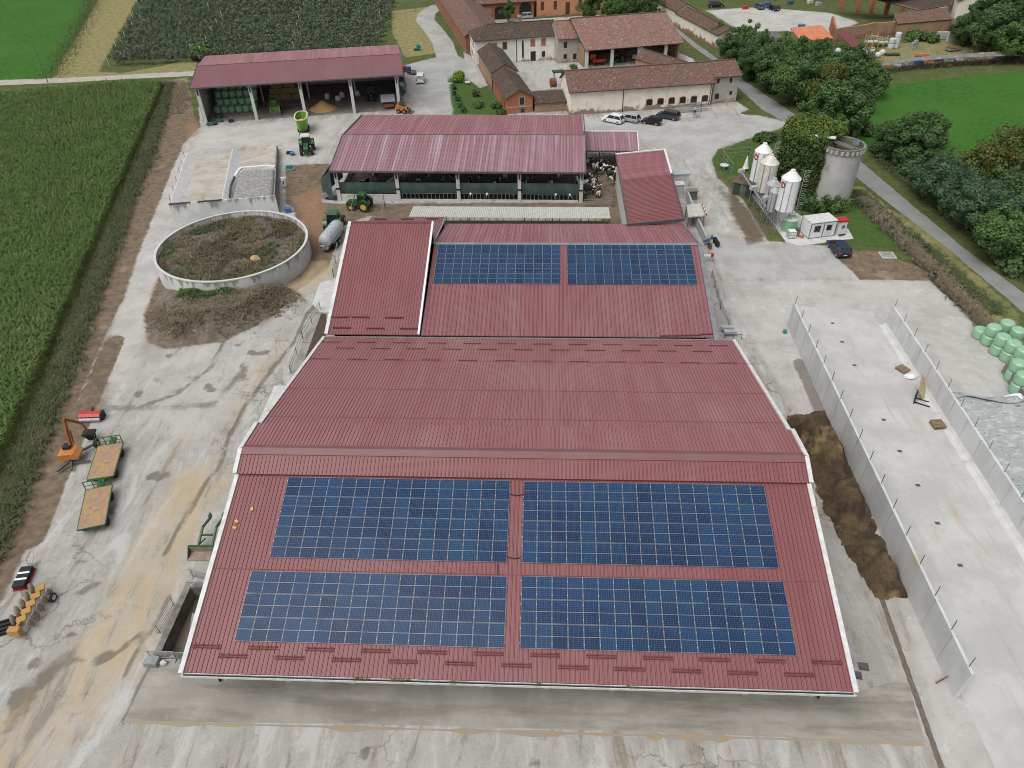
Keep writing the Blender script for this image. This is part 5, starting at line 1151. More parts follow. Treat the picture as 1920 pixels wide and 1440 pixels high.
def car(label,loc,hd,pm,L=4.3,W=1.8,H=1.6,style='suv',group=None,cat='car'):
    root = thing('parked_car' if style!='van' else 'parked_van',label,cat,loc,hd,group)
    h0,bl,z1 = .30,.60*H,.47*H
    F_,B_ = L/2,-L/2
    van = style=='van'
    low = [(B_,h0+.12),(B_+.12,h0),(F_-.15,h0),(F_,h0+.15),(F_,.36*H),(F_-.12,.50*H),(F_-.45,.56*H),(F_-1.05,bl),(B_+.10,bl),(B_,.5*H)]
    mb = MB(); n = len(low); ins = .07
    vs = []
    for y,s in ((-W/2,1),(W/2,1)): vs += [(x,y*(.97 if z>bl-.05 else 1),z) for x,z in low]
    mb.add(vs,[tuple(range(n-1,-1,-1)),tuple(range(n,2*n))]+[(i,(i+1)%n,n+(i+1)%n,n+i) for i in range(n)])
    gf0,gf1 = F_-1.0, (F_-1.75 if not van else F_-1.5); gb0,gb1 = B_+.06, B_+(.42 if not van else .22)
    t_ = W/2-.20; b_ = W/2-.06
    # roof and pillars in body colour
    mb.box(((gf1+gb1)/2,0,H-.03),(gf1-gb1+.04,2*t_+.04,.07))
    for s in (-1,1):
        for (x0,x1) in ((gf0,gf1),(gb0,gb1)): mb.bar((x0,s*b_,bl),(x1,s*t_,H-.03),.09)
        mb.bar(((gf0+gb0)/2-.1,s*(b_+.0),bl),((gf1+gb1)/2-.1,s*(t_+.0),H-.03),.09)
        mb.box((gf0-.12,s*(W/2+.07),bl+.05),(.16,.16,.12))
        if van: mb.add([(gb0,s*(b_+.005),bl),((gf0+gb0)/2-.1,s*(b_+.005),bl),((gf1+gb1)/2-.1,s*(t_+.005),H-.04),(gb1,s*(t_+.005),H-.04)],[(0,1,2,3),(3,2,1,0)])
    if van: mb.add([(gb0-.004,-b_,bl),(gb0-.004,b_,bl),(gb1-.004,t_,H-.04),(gb1-.004,-t_,H-.04)],[(0,1,2,3),(3,2,1,0)])
    lbuild(mb,'body',pm,root)
    for nm,pts in (('windscreen',[(gf0,-b_,bl),(gf0,b_,bl),(gf1,t_,H-.05),(gf1,-t_,H-.05)]),('rear_window',[(gb0,b_,bl),(gb0,-b_,bl),(gb1,-t_,H-.05),(gb1,t_,H-.05)]),
        ('side_window',[(gb0,-b_,bl),(gf0,-b_,bl),(gf1,-t_,H-.05),(gb1,-t_,H-.05)]),('side_window',[(gf0,b_,bl),(gb0,b_,bl),(gb1,t_,H-.05),(gf1,t_,H-.05)])):
        mb = MB(); c = Vector((( gf1+gb1)/2,0,bl)); mb.add(pts+[tuple(Vector(p).lerp(c,.03)) for p in pts],[(0,1,2,3),(7,6,5,4)]); lbuild(mb,nm,'glass',root)
    r = .34 if style!='hatch' else .31
    for x in (F_-.85,B_+.75):
        for y in (-W/2+.09,W/2-.09): wheel(root,x,y,r,.22)
    for s in (-1,1):
        mb = MB(); mb.box((F_-.10,s*(W/2-.28),.47*H),(.22,.36,.14)); lbuild(mb,'headlight','lamp_clear',root)
        mb = MB(); mb.box((B_+.05,s*(W/2-.16),.53*H),(.14,.26,.26)); lbuild(mb,'tail_light','lamp_red',root)
    mb = MB(); mb.box((B_+.0,0,.40*H),(.04,.5,.12)); lbuild(mb,'number_plate','lamp_clear',root)
    return root
PK='cars parked before the cream barn'
car('white car parked leftmost before the cream barn',g(1149,229),R(148),'car_white',4.4,1.85,1.65,group=PK)
car('silver hatchback between white car and black car before the cream barn',g(1180,227),R(150),'car_silver',4.2,1.8,1.5,'hatch',PK)
car('small black hatchback before the cream barn with its tail to the yard',g(1221,232),R(155),'car_black',4.0,1.75,1.5,'hatch',PK)
car('large dark grey car parked rightmost before the cream barn',g(1252,222),R(150),'car_grey',4.7,1.9,1.65,group=PK)
car('silver car parked before the brick arcade in the courtyard',g(984,35),R(190),'car_silver',4.5,1.85,1.65)
car('white van parked alone beside the machine shed',g(789,153),R(95),'car_white',4.4,1.85,1.85,'van',cat='van')
car('dark blue car parked alone beside the white site office',g(1571,472),R(95),'car_navy',4.5,1.9,1.6)
car('black car leftmost in the pale yard at top right',g(1342,13),R(5),'car_black',4.8,1.9,1.6)
car('silver blue car between black cars in the pale yard',g(1423,16),R(100),'car_blue',4.3,1.8,1.5); car('black car rightmost in the pale yard with tail to camera',g(1450,19),R(110),'car_black',4.3,1.8,1.5)
def tractor(label,loc,hd,body='tractor_green',roof='tractor_green',rim='rim_yellow',s=1.0):
    root = thing('tractor',label,'tractor',loc,hd)
    k = lambda *a: tuple(x*s for x in a)
    mb = MB(); mb.exty([k(.25,.95),k(2.05,.9),k(2.12,1.25),k(1.95,1.5),k(.25,1.68)],-.36*s,.36*s); mb.bb(.0*s,1.95*s,-.42*s,.42*s,.6*s,.95*s,1); mb.box(k(2.25,0,.8),k(.3,.7,.45),0,1); lbuild(mb,'bonnet',[body,'tractor_dark'],root)
    mb = MB(); mb.bb(-1.35*s,.3*s,-.45*s,.45*s,.55*s,1.15*s); mb.cyl(k(-.95,-.8,.9),k(-.95,.8,.9),.16*s,n=8); mb.cyl(k(1.35,-.8,.62),k(1.35,.8,.62),.1*s,n=8); mb.bar(k(-1.3,.25,.7),k(-2.0,.35,.55),.09*s); mb.bar(k(-1.3,-.25,.7),k(-2.0,-.35,.55),.09*s); lbuild(mb,'chassis','tractor_dark',root)
    mb = MB(); c = [(-1.25,.66),(.25,.70)]
    lo = [(-1.15,-.68),(.25,-.62),(.25,.62),(-1.15,.68)]; hi = [(-1.05,-.66),(.05,-.62),(.05,.62),(-1.05,.66)]
    mb.add([k(x,y,1.15) for x,y in lo]+[k(x,y,2.6) for x,y in hi],[(3,2,1,0),(4,5,6,7)]+[(i,(i+1)%4,4+(i+1)%4,4+i) for i in range(4)]); lbuild(mb,'cab_glass','glass',root)
    mb = MB()
    for (x,y),(X,Y) in zip(lo,hi): mb.bar(k(x,y*1.01,1.15),k(X,Y*1.01,2.62),.07*s)
    lbuild(mb,'cab_frame',body,root)
    mb = MB(); mb.exty([k(-1.25,2.6),k(.2,2.6),k(.12,2.78),k(-1.15,2.80)],-.76*s,.76*s); lbuild(mb,'cab_roof',roof,root)
    for y in (-1,1):
        mb = MB(); pts = [k(-.95+1.02*math.cos(a),.95+1.02*math.sin(a)) for a in [R(20+20*i) for i in range(8)]]
        for a,b_ in zip(pts,pts[1:]): mb.slab((a[0],(y*.95-.28)*s,a[1]),(a[0],(y*.95+.28)*s,a[1]),(b_[0],(y*.95+.28)*s,b_[1]),(b_[0],(y*.95-.28)*s,b_[1]),.04*s)
        lbuild(mb,'fender',body,root)
        wheel(root,-.95*s,y*.98*s,.92*s,.52*s,rim,.55); wheel(root,1.35*s,y*.88*s,.64*s,.42*s,rim,.52)
    mb = MB(); mb.cyl(k(.35,-.42,1.5),k(.35,-.42,2.55),.06*s,n=7); lbuild(mb,'exhaust','dark',root)
    mb = MB(); mb.cyl(k(-.9,.5,2.8),k(-.9,.5,2.98),.08*s,n=8); lbuild(mb,'beacon','orange',root)
    for y in (-.55,.55): mb = MB(); mb.cyl(k(.05,y,2.62),k(.12,y,2.62),.07*s,n=8); lbuild(mb,'work_light','lamp_clear',root)
    return root
mx_t = tractor('green tractor with dusty pale cab roof hitched to the green mixer wagon',g(577,285),R(-78),'tractor_green','conc_pale','conc_pale',1.12)
tractor('green tractor seen from behind hitched to the galvanised slurry tanker',g(630,428),R(92),rim='conc_pale',s=1.12)
tractor('old green tractor with yellow wheels standing sideways before the curtained barn',g(677,392),R(172),s=.98)
tractor('olive roofed tractor half hidden under the left verge of the largest barn',(-26.7,43.6,0),R(85),'tractor_dark','olive','conc_pale')
tractor('dark tractor standing deep in the right bay of the machine shed',tuple(SHED(35,9,0)),R(-80),'tractor_dark','dark','galv_dark')
# mixer wagon
p = g(567,250); root = thing('mixer_wagon','bright green oval feed mixer wagon half filled with straw','mixer wagon',(p.x,p.y+1.2,0),R(12))
def oval(a,b,z,n=28): return [(a*math.copysign(abs(math.cos(t))**.75,math.cos(t)),b*math.copysign(abs(math.sin(t))**.75,math.sin(t)),z) for t in [2*pi*i/n for i in range(n)]]
mb = MB(); n=28; A = oval(.9,2.0,.7)+oval(1.05,2.4,1.6)+oval(1.25,2.75,3.05)+oval(1.17,2.67,3.05)+oval(1.0,2.4,1.8)
mb.add(A,[(j*n+i,j*n+(i+1)%n,(j+1)*n+(i+1)%n,(j+1)*n+i) for j in range(4) for i in range(n)]+[tuple(range(n-1,-1,-1))]); lbuild(mb,'tub','lime',root,smooth=40)
mb = MB(); A = oval(1.33,2.83,3.0)+oval(1.33,2.83,3.16)+oval(1.1,2.6,3.16)+oval(1.1,2.6,3.0); mb.add(A,[(j*n+i,j*n+(i+1)%n,(j+1)*n+(i+1)%n,(j+1)*n+i) for j in range(3) for i in range(n)]); mat('straw',(0.48,0.34,0.17),(.36,.25,.12),4,.95,bmp=.5); mat('rim_cream',(.60,.56,.42),rough=.6); lbuild(mb,'top_rim','rim_cream',root)
mb = MB(); mb.blob((0,-.7,1.8),(.95,1.5,.8),16,9,.3,1.5); lbuild(mb,'straw_load','straw',root)
mb = MB(); mb.bb(-.6,.6,-3.6,1.8,.45,.75); mb.bar((0,-3.2,.6),(0,-4.2,.6),.16); lbuild(mb,'chassis','tractor_dark',root)
for y in (-.2,1.0):
    for x in (-.95,.95):
        mb = MB(); mb.cyl((x-.17,y,.45),(x+.17,y,.45),.45,n=16); o = lbuild(mb,'wheel','black_rubber',root); mb = MB(); mb.cyl((x-.18,y,.45),(x+.18,y,.45),.24,n=12); lbuild2(mb,'rim','rim_cream',root,o)
# slurry tanker
p = g(616,468); root = thing('slurry_tanker','galvanised slurry tanker with dented round tank','tanker',(p.x,p.y,0),R(-8))
mb = MB(); mb.lathe([(0,-.0),(.55,.05),(.92,.28),(.98,.5),(.98,5.2),(.9,5.45),(.5,5.65),(0,5.7)],(0,0,0),22)
mb.v = [(x,z-1.0,1.75+y) for x,y,z in mb.v]
for z in (.3,1.9,3.4): mb.lathe([(1.0,0),(1.03,.02),(1.03,.10),(1.0,.12)],(0,0,0),22)
k0 = len(mb.v)-3*88
mb.v[k0:] = [(x,z+((i//88)*1.6+.1),1.75+y) for i,(x,y,z) in enumerate(mb.v[k0:])]
lbuild(mb,'tank','galv_light' if 'galv_light' in _M else (mat('galv_light',(.50,.53,.55),(.40,.43,.45),1.2,.4,metal=.3) and 'galv_light'),root,smooth=35)
mb = MB(); mb.bb(-.5,.5,-1.2,5.6,.6,.85); mb.bar((0,4.6,.7),(0,6.2,.7),.18); mb.box((.95,1.2,1.35),(.5,3.2,.06)); mb.box((-.95,1.2,1.35),(.5,3.2,.06)); mb.cyl((-.6,-1.2,1.2),(.2,-1.25,1.2),.12,n=8); lbuild(mb,'frame','galv',root)
for y in (.6,1.8):
    for x in (-1.0,1.0):
        mb = MB(); mb.cyl((x-.22,y,.6),(x+.22,y,.6),.6,n=18); o = lbuild(mb,'wheel','black_rubber',root); mb = MB(); mb.cyl((x-.23,y,.6),(x+.23,y,.6),.3,n=12); lbuild2(mb,'rim','galv',root,o)
# loaders
def skid(label,loc,hd,body,s=1.0,boomy=False):
    root = thing('loader',label,'loader',loc,hd)
    mb = MB(); mb.exty([(-1.2*s,.45*s),(.7*s,.45*s),(.7*s,.8*s),(.2*s,1.0*s),(-.9*s,1.35*s),(-1.25*s,1.2*s)],-.55*s,.55*s); lbuild(mb,'body',body,root)
    mb = MB(); mb.add([(x*s,y*s,z*s) for x,y,z in ((-.6,-.45,1.1),(.35,-.45,1.0),(.35,.45,1.0),(-.6,.45,1.1),(-.5,-.42,2.0),(.2,-.42,2.0),(.2,.42,2.0),(-.5,.42,2.0))],[(4,5,6,7)]+[(i,(i+1)%4,4+(i+1)%4,4+i) for i in range(4)]); lbuild(mb,'cab','tractor_dark',root)
    mb = MB()
    for y in (-.62,.62): mb.bar((-1.0*s,y*s,1.5*s),(.6*s,y*s,1.1*s),.14*s,.2*s); mb.bar((.6*s,y*s,1.1*s),(1.25*s,y*s,.45*s),.14*s,.18*s)
    lbuild(mb,'lift_arm',body,root)
    mb = MB(); mb.exty([(1.2*s,.1*s),(1.9*s,.05*s),(1.85*s,.14*s),(1.3*s,.22*s),(1.28*s,.7*s),(1.2*s,.7*s)],-.8*s,.8*s); lbuild(mb,'bucket','galv_dark',root)
    for x in (-.65,.45):
        for y in (-.68,.68): wheel(root,x*s,y*s,.4*s,.28*s,body,.5)
    return root
skid('small orange skid steer loader at the right corner of the machine shed',g(756,211),R(-8),'orange',1.15)
skid('lime green farm loader standing inside the second bay of the machine shed',g(518,212),R(-75),'lime',1.45)
# orange grab excavator
p = g(140,862); root = thing('excavator','rusty orange towed excavator with raised jointed arm and grab','excavator',(p.x,p.y,0),R(8))
mb = MB(); mb.exty([(-1.0,.75),(1.0,.75),(1.05,1.05),(.6,1.45),(-.9,1.4),(-1.1,1.1)],-.8,.6); mb.bb(-.6,.1,.0,.7,1.4,1.75,1); lbuild(mb,'body',['orange','dark'],root)
mb = MB(); mb.bar((-.9,-1.9,.35),(.3,-.2,.5),.2); mb.bar((.5,-1.9,.35),(-.1,-.2,.5),.2); mb.bar((-.2,.0,.5),(1.6,1.6,.5),.2); mb.cyl((0,-.1,.4),(0,-.1,.8),.45,n=12); mb.bar((.1,-.9,.4),(1.9,-.7,.3),.14); lbuild(mb,'undercarriage','galv_dark',root)
mb = MB(); mb.bar((.05,.4,1.4),(.25,1.2,4.5),.24,.3); mb.bar((.25,1.2,4.5),(.75,2.6,2.6),.2,.26); mb.bar((.2,.8,1.5),(.28,1.2,3.0),.1); mb.bar((.75,2.6,2.6),(.85,2.8,1.2),.16); lbuild(mb,'arm','rust_orange' if mat('rust_orange',(.33,.105,.03),(.20,.07,.03),3,.8) else '',root)
mb = MB()
for k in range(5): mb.bar((.35+.22*k,2.5,1.0),(.5+.18*k,2.85,.05),.1); mb.bar((.35+.22*k,3.2,1.0),(.5+.18*k,2.85,.05),.1)
mb.box((.85,2.85,1.05),(1.2,.9,.2)); lbuild(mb,'grab','dark',root)
for x,y in ((1.75,1.75),(-.95,1.1)): mb = MB(); mb.cyl((x-.14,y,.45),(x+.14,y,.45),.45,n=16); o = lbuild(mb,'wheel','black_rubber',root); mb = MB(); mb.cyl((x-.15,y,.45),(x+.15,y,.45),.22,n=12); lbuild2(mb,'rim','rim_yellow',root,o)
# flat bale trailers
m,t,b = new_mat('rusty_deck'); b.inputs['Roughness'].default_value=.9; co = coords(t)
c_ = mix(t,ramp(t,noise(t,co,.9,6,.7),.4,.62),(.30,.20,.15),(.36,.235,.10)); c_ = mix(t,ramp(t,noise(t,co,2.2,5,.7),.54,.68),c_,(.20,.145,.13)); c_ = mix(t,ramp(t,noise(t,co,1.4,5,.7),.6,.7),c_,(.46,.33,.15)); t.links.new(c_,b.inputs['Base Color'])
def trailer(label,px):
    q = [g(*p,1.0) for p in px]; a = q[3].lerp(q[2],.5); f = q[0].lerp(q[1],.5); d = f-a; root = thing('flat_trailer',label,'trailer',(a.x,a.y,0),math.atan2(d.y,d.x)-pi/2,'flat bale trailers'); L=d.length; W=((q[1]-q[0]).length+(q[2]-q[3]).length)/2
    mb = MB(); mb.bb(-W/2,W/2,0,L,.9,1.0); lbuild(mb,'deck','rusty_deck',root)
    mb = MB()
    for y in (-.03,L+.03): mb.bar((-W/2,y,.94),(W/2,y,.94),.07,.14)
    for x in (-W/2-.03,W/2+.03): mb.bar((x,0,.94),(x,L,.94),.07,.14)
    for x in (-W/2,-W/6,W/6,W/2): mb.bar((x,L,.95),(x,L+.1,1.95),.07)
    mb.bar((-W/2,L+.1,1.95),(W/2,L+.1,1.95),.07); mb.bar((-W/2,L+.05,1.45),(W/2,L+.05,1.45),.05); mb.bb(-.3,.3,.3,L+1.3,.6,.85); lbuild(mb,'frame','tractor_green',root)
    for y in (.9,L-.9):
        for x in (-W/2+.15,W/2-.15): mb = MB(); mb.cyl((x-.13,y,.42),(x+.13,y,.42),.42,n=14); o=lbuild(mb,'wheel','black_rubber',root)
trailer('flat trailer with rusty straw strewn deck farther from the camera, nearer the orange excavator',[(184,836),(230,830),(212,892),(163,899)])
trailer('flat trailer with rusty straw strewn deck nearer the camera, away from the excavator',[(163,917),(208,911),(197,984),(144,992)])
# red mulcher
p = g(174,786); root = thing('mulcher','red flail mulcher with grey roller lying beside the track','farm implement',(p.x,p.y,0),R(4))
mb = MB(); mb.ext([(-.1,.25),(.5,.3),(.55,.75),(.2,1.0),(-.2,.95),(-.45,.7)],-1.15,1.15); lbuild(mb,'casing','red',root); mb = MB(); mb.cyl((-1.1,-.42,.28),(1.1,-.42,.28),.25,n=14); lbuild(mb,'roller','galv',root); mb = MB(); mb.box((1.25,.05,.55),(.18,.8,.8)); mb.bar((0,.4,.8),(0,1.0,.9),.14); lbuild(mb,'gearbox','dark',root)
# plough
a, b_ = g(45,1180), g(88,1108); d = b_-a; root = thing('plough','yellow reversible plough with worn mouldboards','plough',(a.x,a.y,0),math.atan2(d.y,d.x)); L = d.length
mb = MB(); mb.bar((-.9,0,.85),(L,0,.85),.2,.24); mb.box((-.7,0,.8),(.5,.9,.7)); 
for k in range(5): mb.box((.35+k*L/5,0,.9),(.55,.7,.18),.5)
lbuild(mb,'frame','plough',root); mat('worn_steel',(.30,.235,.18),(.22,.175,.14),2,.6,metal=.1)
for k in range(5):
    for s in (-1,1):
        x = .35+k*L/5; mb = MB(); mb.blob((x-.1+.12*s,s*.78,.72),(.24,.20,.60),12,8,.15,2); mb.v=[(px_+.35*(pz_-.7)*s*.6,py_+.25*(pz_-.7)**2*s,pz_) for px_,py_,pz_ in mb.v]; mb.bar((x,s*.1,.85),(x,s*.6,.6),.1,.2); lbuild(mb,'mouldboard','worn_steel',root)
wheel(root,L*.75,-1.15,.4,.2,'conc_pale')
# small implements at lower left
p = g(47,1088); root = thing('weight_block','black tractor weight with two white stripes lying on the concrete','implement',(p.x,p.y,0),R(10)); mb = MB(); mb.box((0,0,.35),(.95,2.1,.5)); lbuild(mb,'block','dark',root); mb = MB(); mb.box((0,.35,.61),(.97,.2,.03)); mb.v=list(mb.v); lbuild(mb,'stripe','white_paint',root); mb = MB(); mb.box((0,-.3,.61),(.97,.2,.03)); lbuild(mb,'stripe','white_paint',root); mb = MB(); mb.box((.0,0,.08),(1.1,2.2,.14)); lbuild(mb,'base','red',root); mb = MB(); mb.bar((.2,1.0,.4),(.3,2.0,.7),.06); lbuild(mb,'drawbar','galv',root)
p = g(17,1178); root = thing('roller_frame','black ribbed crumbler roller beside the yellow plough','implement',(p.x,p.y,0),R(25)); 
for k in range(6): mb = MB(); mb.bar((-.9,-.55+k*.22,.25+.1*(k%2)),(.9,-.55+k*.22,.25+.1*(k%2)),.13,.3); lbuild(mb,'roller_bar','dark',root)
# green front loader frame with bucket
p = g(393,1018); root = thing('front_loader','dark green detached tractor front loader lying on the yard beside the barn','front loader',(p.x,p.y,0),R(2))
mb = MB()
for x in (-.62,.62): mb.bar((x,-.9,.5),(x,.9,1.1),.16,.24); mb.bar((x,.9,1.1),(x+.12,2.3,.75),.15,.22); mb.box((x+.14,2.4,.9),(.16,.4,.5))
mb.bar((-.6,.2,.9),(.6,.2,.9),.14); mb.bar((-.6,-.5,.5),(-.1,-.1,.8),.1); lbuild(mb,'lift_arm','tractor_green',root)
mb = MB(); mb.ext([(-1.15,.85),(-1.05,.95),(-1.0,.1),(-2.0,.02),(-2.0,.1),(-1.1,.18)],-1.3,1.3); mb.bar((-1.3,-1.08,.95),(1.3,-1.08,.95),.16,.12,1)
for x in (-1.3,1.3): mb.ext([(-1.15,.9),(-1.0,.05),(-2.0,.05)],x-.03,x+.03,1)
lbuild(mb,'bucket',['worn_steel','tractor_green'],root)

# ================================================================ SILOS, TANKS, OFFICE
def feed_silo(label,px,py,h,r,zb,m='white_paint',logo=False,ladder=False,leg='galv',dent=0,group='feed silos'):
    p = g(px,py,h); root = thing('feed_silo',label,'silo',(p.x,p.y,0),0,group); zc_ = h-.95*r
    mb = MB(); mb.lathe([(.18,zb-1.5*r),(r,zb),(r+.03,zb+.02),(r,zb+.05),(r,zc_),(r+.05,zc_+.02),(.33,h-.15),(.33,h),(0,h)],(0,0,0),26)
    if dent: mb.v = [(x*(1+dent*mn.noise(Vector((x,y,z*.8)))),y*(1+dent*mn.noise(Vector((x+9,y,z*.8)))),z) for x,y,z in mb.v]
    lbuild(mb,'bin',m,root,smooth=30)
    for k in range(4):
        a = pi/4+k*pi/2; mb = MB(); mb.bar(((r+.04)*math.cos(a),(r+.04)*math.sin(a),0),((r+.04)*math.cos(a),(r+.04)*math.sin(a),zc_),.1); lbuild(mb,'leg',leg,root)
    for k in range(4):
        a = pi/4+k*pi/2; mb = MB(); mb.bar((r*math.cos(a),r*math.sin(a),.3),(r*math.cos(a+pi/2),r*math.sin(a+pi/2),zb-.3),.06); lbuild(mb,'brace',leg,root)
    if logo:
        a0 = R(205); mb = MB()
        def onw(u,v,d): a = a0+u/r; return ((r+d)*math.cos(a),(r+d)*math.sin(a),zc_-.75+v)
        n=16; mb.add([onw(.48*math.cos(2*pi*i/n),.48*math.sin(2*pi*i/n),.03) for i in range(n)]+[onw(0,0,.035)],[(i,(i+1)%n,n) for i in range(n)]); lbuild(mb,'emblem','red',root)
        mb = MB()
        for s in (-.14,.14): mb.add([onw(s-.09-.12,.22,.05),onw(s+.05-.12,.22,.05),onw(s+.12+.1,-.22,.05),onw(s-.05+.1,-.22,.05)],[(0,1,2,3),(3,2,1,0)])
        lbuild(mb,'emblem_mark','white_paint',root)
    a = R(262); mb = MB(); mb.cyl(((r+.08)*math.cos(a),(r+.08)*math.sin(a),.2),((r+.08)*math.cos(a),(r+.08)*math.sin(a),zc_-.1),.05,n=6); lbuild(mb,'fill_pipe','galv',root)
    if ladder:
        a = R(-12); ux, uy = math.cos(a), math.sin(a); c = ((r+.3)*ux,(r+.3)*uy); mb = MB()
        for s in (-.22,.22): mb.bar((c[0]-uy*s,c[1]+ux*s,.5),(c[0]-uy*s,c[1]+ux*s,h),.05)
        for k in range(int(h/.35)-2): z=.7+k*.35; mb.bar((c[0]-uy*.22,c[1]+ux*.22,z),(c[0]+uy*.22,c[1]-ux*.22,z),.04)
        for z in np.arange(2.3,h+.2,.7):
            pts = [(c[0]+ux*.38+.38*math.cos(a+t),c[1]+uy*.38+.38*math.sin(a+t),z) for t in [R(x) for x in range(-140,141,40)]]; mb.tube(pts,.022,4)
        lbuild(mb,'caged_ladder','galv',root)
feed_silo('tall clean white feed silo with red round emblem nearest the white site office',1488,318,9.4,1.35,3.4,logo=True,ladder=True)
feed_silo('white feed silo with red round emblem farthest from the site office',1435,268,9.2,1.3,3.3,logo=True,ladder=True)
mat('silo_stained',(.62,.61,.58),(.52,.47,.41),.8,.5,c3=(.40,.33,.27),s3=.5); mat('silo_grey',(.42,.42,.42),(.33,.33,.335),1.2,.5,c3=(.27,.26,.25))
feed_silo('stained white feed silo with rusty top in the middle of the row',1447,289,8.7,1.38,3.0,'silo_stained',dent=.03)
feed_silo('small dented grey feed silo left of the smaller one',1453,334,6.4,1.0,2.4,'silo_grey',dent=.12); feed_silo('smallest dented grey feed silo beside the tall clean one',1457,349,6.0,.85,2.2,'silo_grey',dent=.12)
def auger(label,a,b_,za,zb):
    A,B = g(*a,za),g(*b_,zb); root = thing('feed_auger',label,'auger',(A.x,A.y,0)); mb = MB(); mb.cyl(A,B,.14,n=8); mb.build('tube','galv',root); mb = MB(); mb.box(A+Vector((0,0,.15)),(.9,.7,.5),R(20)); mb.build('motor','galv_light',root)
    for f in (.25,.85): p = A.lerp(B,f); mb = MB(); mb.cyl((p.x,p.y,0),(p.x,p.y,p.z),.05,n=5); mb.build('post','galv',root)
auger('galvanised feed auger highest up the row of silos',(1390,322),(1413,356),3.6,3.0); auger('galvanised feed auger in the middle of the silo row',(1412,354),(1436,388),3.5,3.0); auger('galvanised feed auger nearest the tall clean silo',(1436,373),(1450,400),3.7,1.2)
# plain concrete tower silo
root = thing('silo','round plain concrete tower silo with open top and corbelled rim','silo',(45.55,111.1,0)); r=2.95; H_=9.5
mat('silo_conc',(.42,.415,.40),(.36,.355,.34),.5,.9,c3=(.24,.235,.22),s3=.3); mat('moss',(.07,.065,.035),(.10,.085,.05),2,.95)
mb = MB(); mb.lathe([(r+.05,0),(r,H_-.9),(r+.02,H_-.9)],(45.55,111.1,0),40); mb.build('tower','silo_conc',root,smooth=30)
mb = MB(); mb.lathe([(r,H_-.95),(r+.16,H_-.85),(r+.16,H_-.1),(r+.22,H_-.1),(r+.22,H_),(r-.12,H_),(r-.12,H_-.8),(0,H_-.8)],(45.55,111.1,0),40); 
for k in range(26): a=2*pi*k/26; mb.box((45.55+(r+.22)*math.cos(a),111.1+(r+.22)*math.sin(a),H_-.5),(.22,.34,.55),a,1)
mb.build('rim',['conc_dark_old' if mat('conc_dark_old',(.22,.215,.20),(.14,.135,.12),1.5,.95) else '','conc_wall'],root,smooth=30)
mb = MB(); mb.cyl((45.55,111.1,H_-.75),(45.55,111.1,H_-.6),r-.15,n=32); mb.build('top_slab','moss',root)
for dx in (-.55,.15): mb = MB(); mb.bar((45.55-3.6+dx,111.1+3.2,H_+.25),(45.55+1.0+dx,111.1-2.75,H_+.18),.25,.2); mb.build('beam','wood_grey' if mat('wood_grey',(.20,.19,.17),(.14,.13,.12),2,.9) else '',root)
mat('chute_blue',(.33,.43,.48),rough=.5); mb = MB(); mb.add([(46.9,111.6,H_-.5),(47.9,111.2,H_-.5),(47.9,111.2,H_+.5),(46.9,111.6,H_+.6),(47.4,112.6,H_-.4),(48.3,112.2,H_-.4),(48.2,112.0,H_+.2)],[(0,1,2,3),(3,2,1,0),(0,1,5,4),(4,5,1,0),(1,5,6,2),(2,6,5,1)]); mb.build('chute','chute_blue',root)
# site office
a, b_ = g(1515,449), g(1562,443); d=b_-a; root = thing('site_office','small white site office cabin with barred window and glazed door','cabin',(a.x,a.y,.1),math.atan2(d.y,d.x)); root['_L']=4.1; root['_D']=2.5
mb = MB(); mb.bb(0,4.1,0,2.5,0,2.4); lbuild(mb,'wall','white_paint',root); mb = MB(); mb.bb(-.06,4.16,-.06,2.56,2.4,2.52); lbuild(mb,'roof','white_metal',root)
mb = MB(); mat('frame_blue',(.14,.17,.20),rough=.4)
for x in (0,2.1,4.1): mb.bar((x,-.02,0),(x,-.02,2.4),.09)
mb.bar((0,2.5,0),(0,2.5,2.4),.09); mb.bar((-.02,0,.05),(-.02,2.5,.05),.09); mb.bar((0,-.02,.05),(4.1,-.02,.05),.09); mb.bar((0,-.03,2.38),(4.1,-.03,2.38),.09); lbuild(mb,'frame','frame_blue',root)
opening(root,1.1,1.0,.95,.95,'glass',frame='white_metal'); o = opening(root,3.0,.05,1.0,2.05,'white_metal',name='door'); opening(root,3.0,1.05,.85,.85,'glass',frame=None)
mb = MB()
for k in range(4): mb.bar((.78+k*.22,-.07,1.0),(.78+k*.22,-.07,1.95),.035)
lbuild(mb,'window_bars','frame_blue',root)
p = g(1573,438,.1); root = thing('milk_dispenser','white vending kiosk with bright red roof beside the white office cabin','kiosk',(p.x,p.y,.1),R(14)); mb = MB(); mb.bb(-.65,.65,-.4,.7,0,2.1); lbuild(mb,'cabinet','white_paint',root); mb = MB(); mb.bb(-.75,.75,-.5,.8,2.1,2.35); lbuild(mb,'roof','red',root); mb = MB(); mb.box((.1,-.42,1.3),(.5,.05,.5)); lbuild(mb,'panel','frame_blue',root); mb = MB(); mb.box((-.1,-.8,.25),(1.1,.3,.06)); lbuild(mb,'shelf','dark',root)
p = g(1481,438); root = thing('water_tank','round mint green plastic tank beside the white cabin','tank',(p.x,p.y+1.1,.1)); mb = MB(); mb.lathe([(1.1,0),(1.1,1.75),(1.16,1.78),(1.16,1.9),(.3,2.08),(0,2.1)],(0,0,0),28); lbuild(mb,'tank','mint',root,smooth=30); mb = MB(); mb.lathe([(1.18,1.78),(1.18,1.92),(.3,2.11),(0,2.12)],(0,0,0),28); mat('mint_pale',(.42,.55,.42),(.36,.48,.36),1,.5); lbuild(mb,'lid','mint_pale',root,smooth=30)
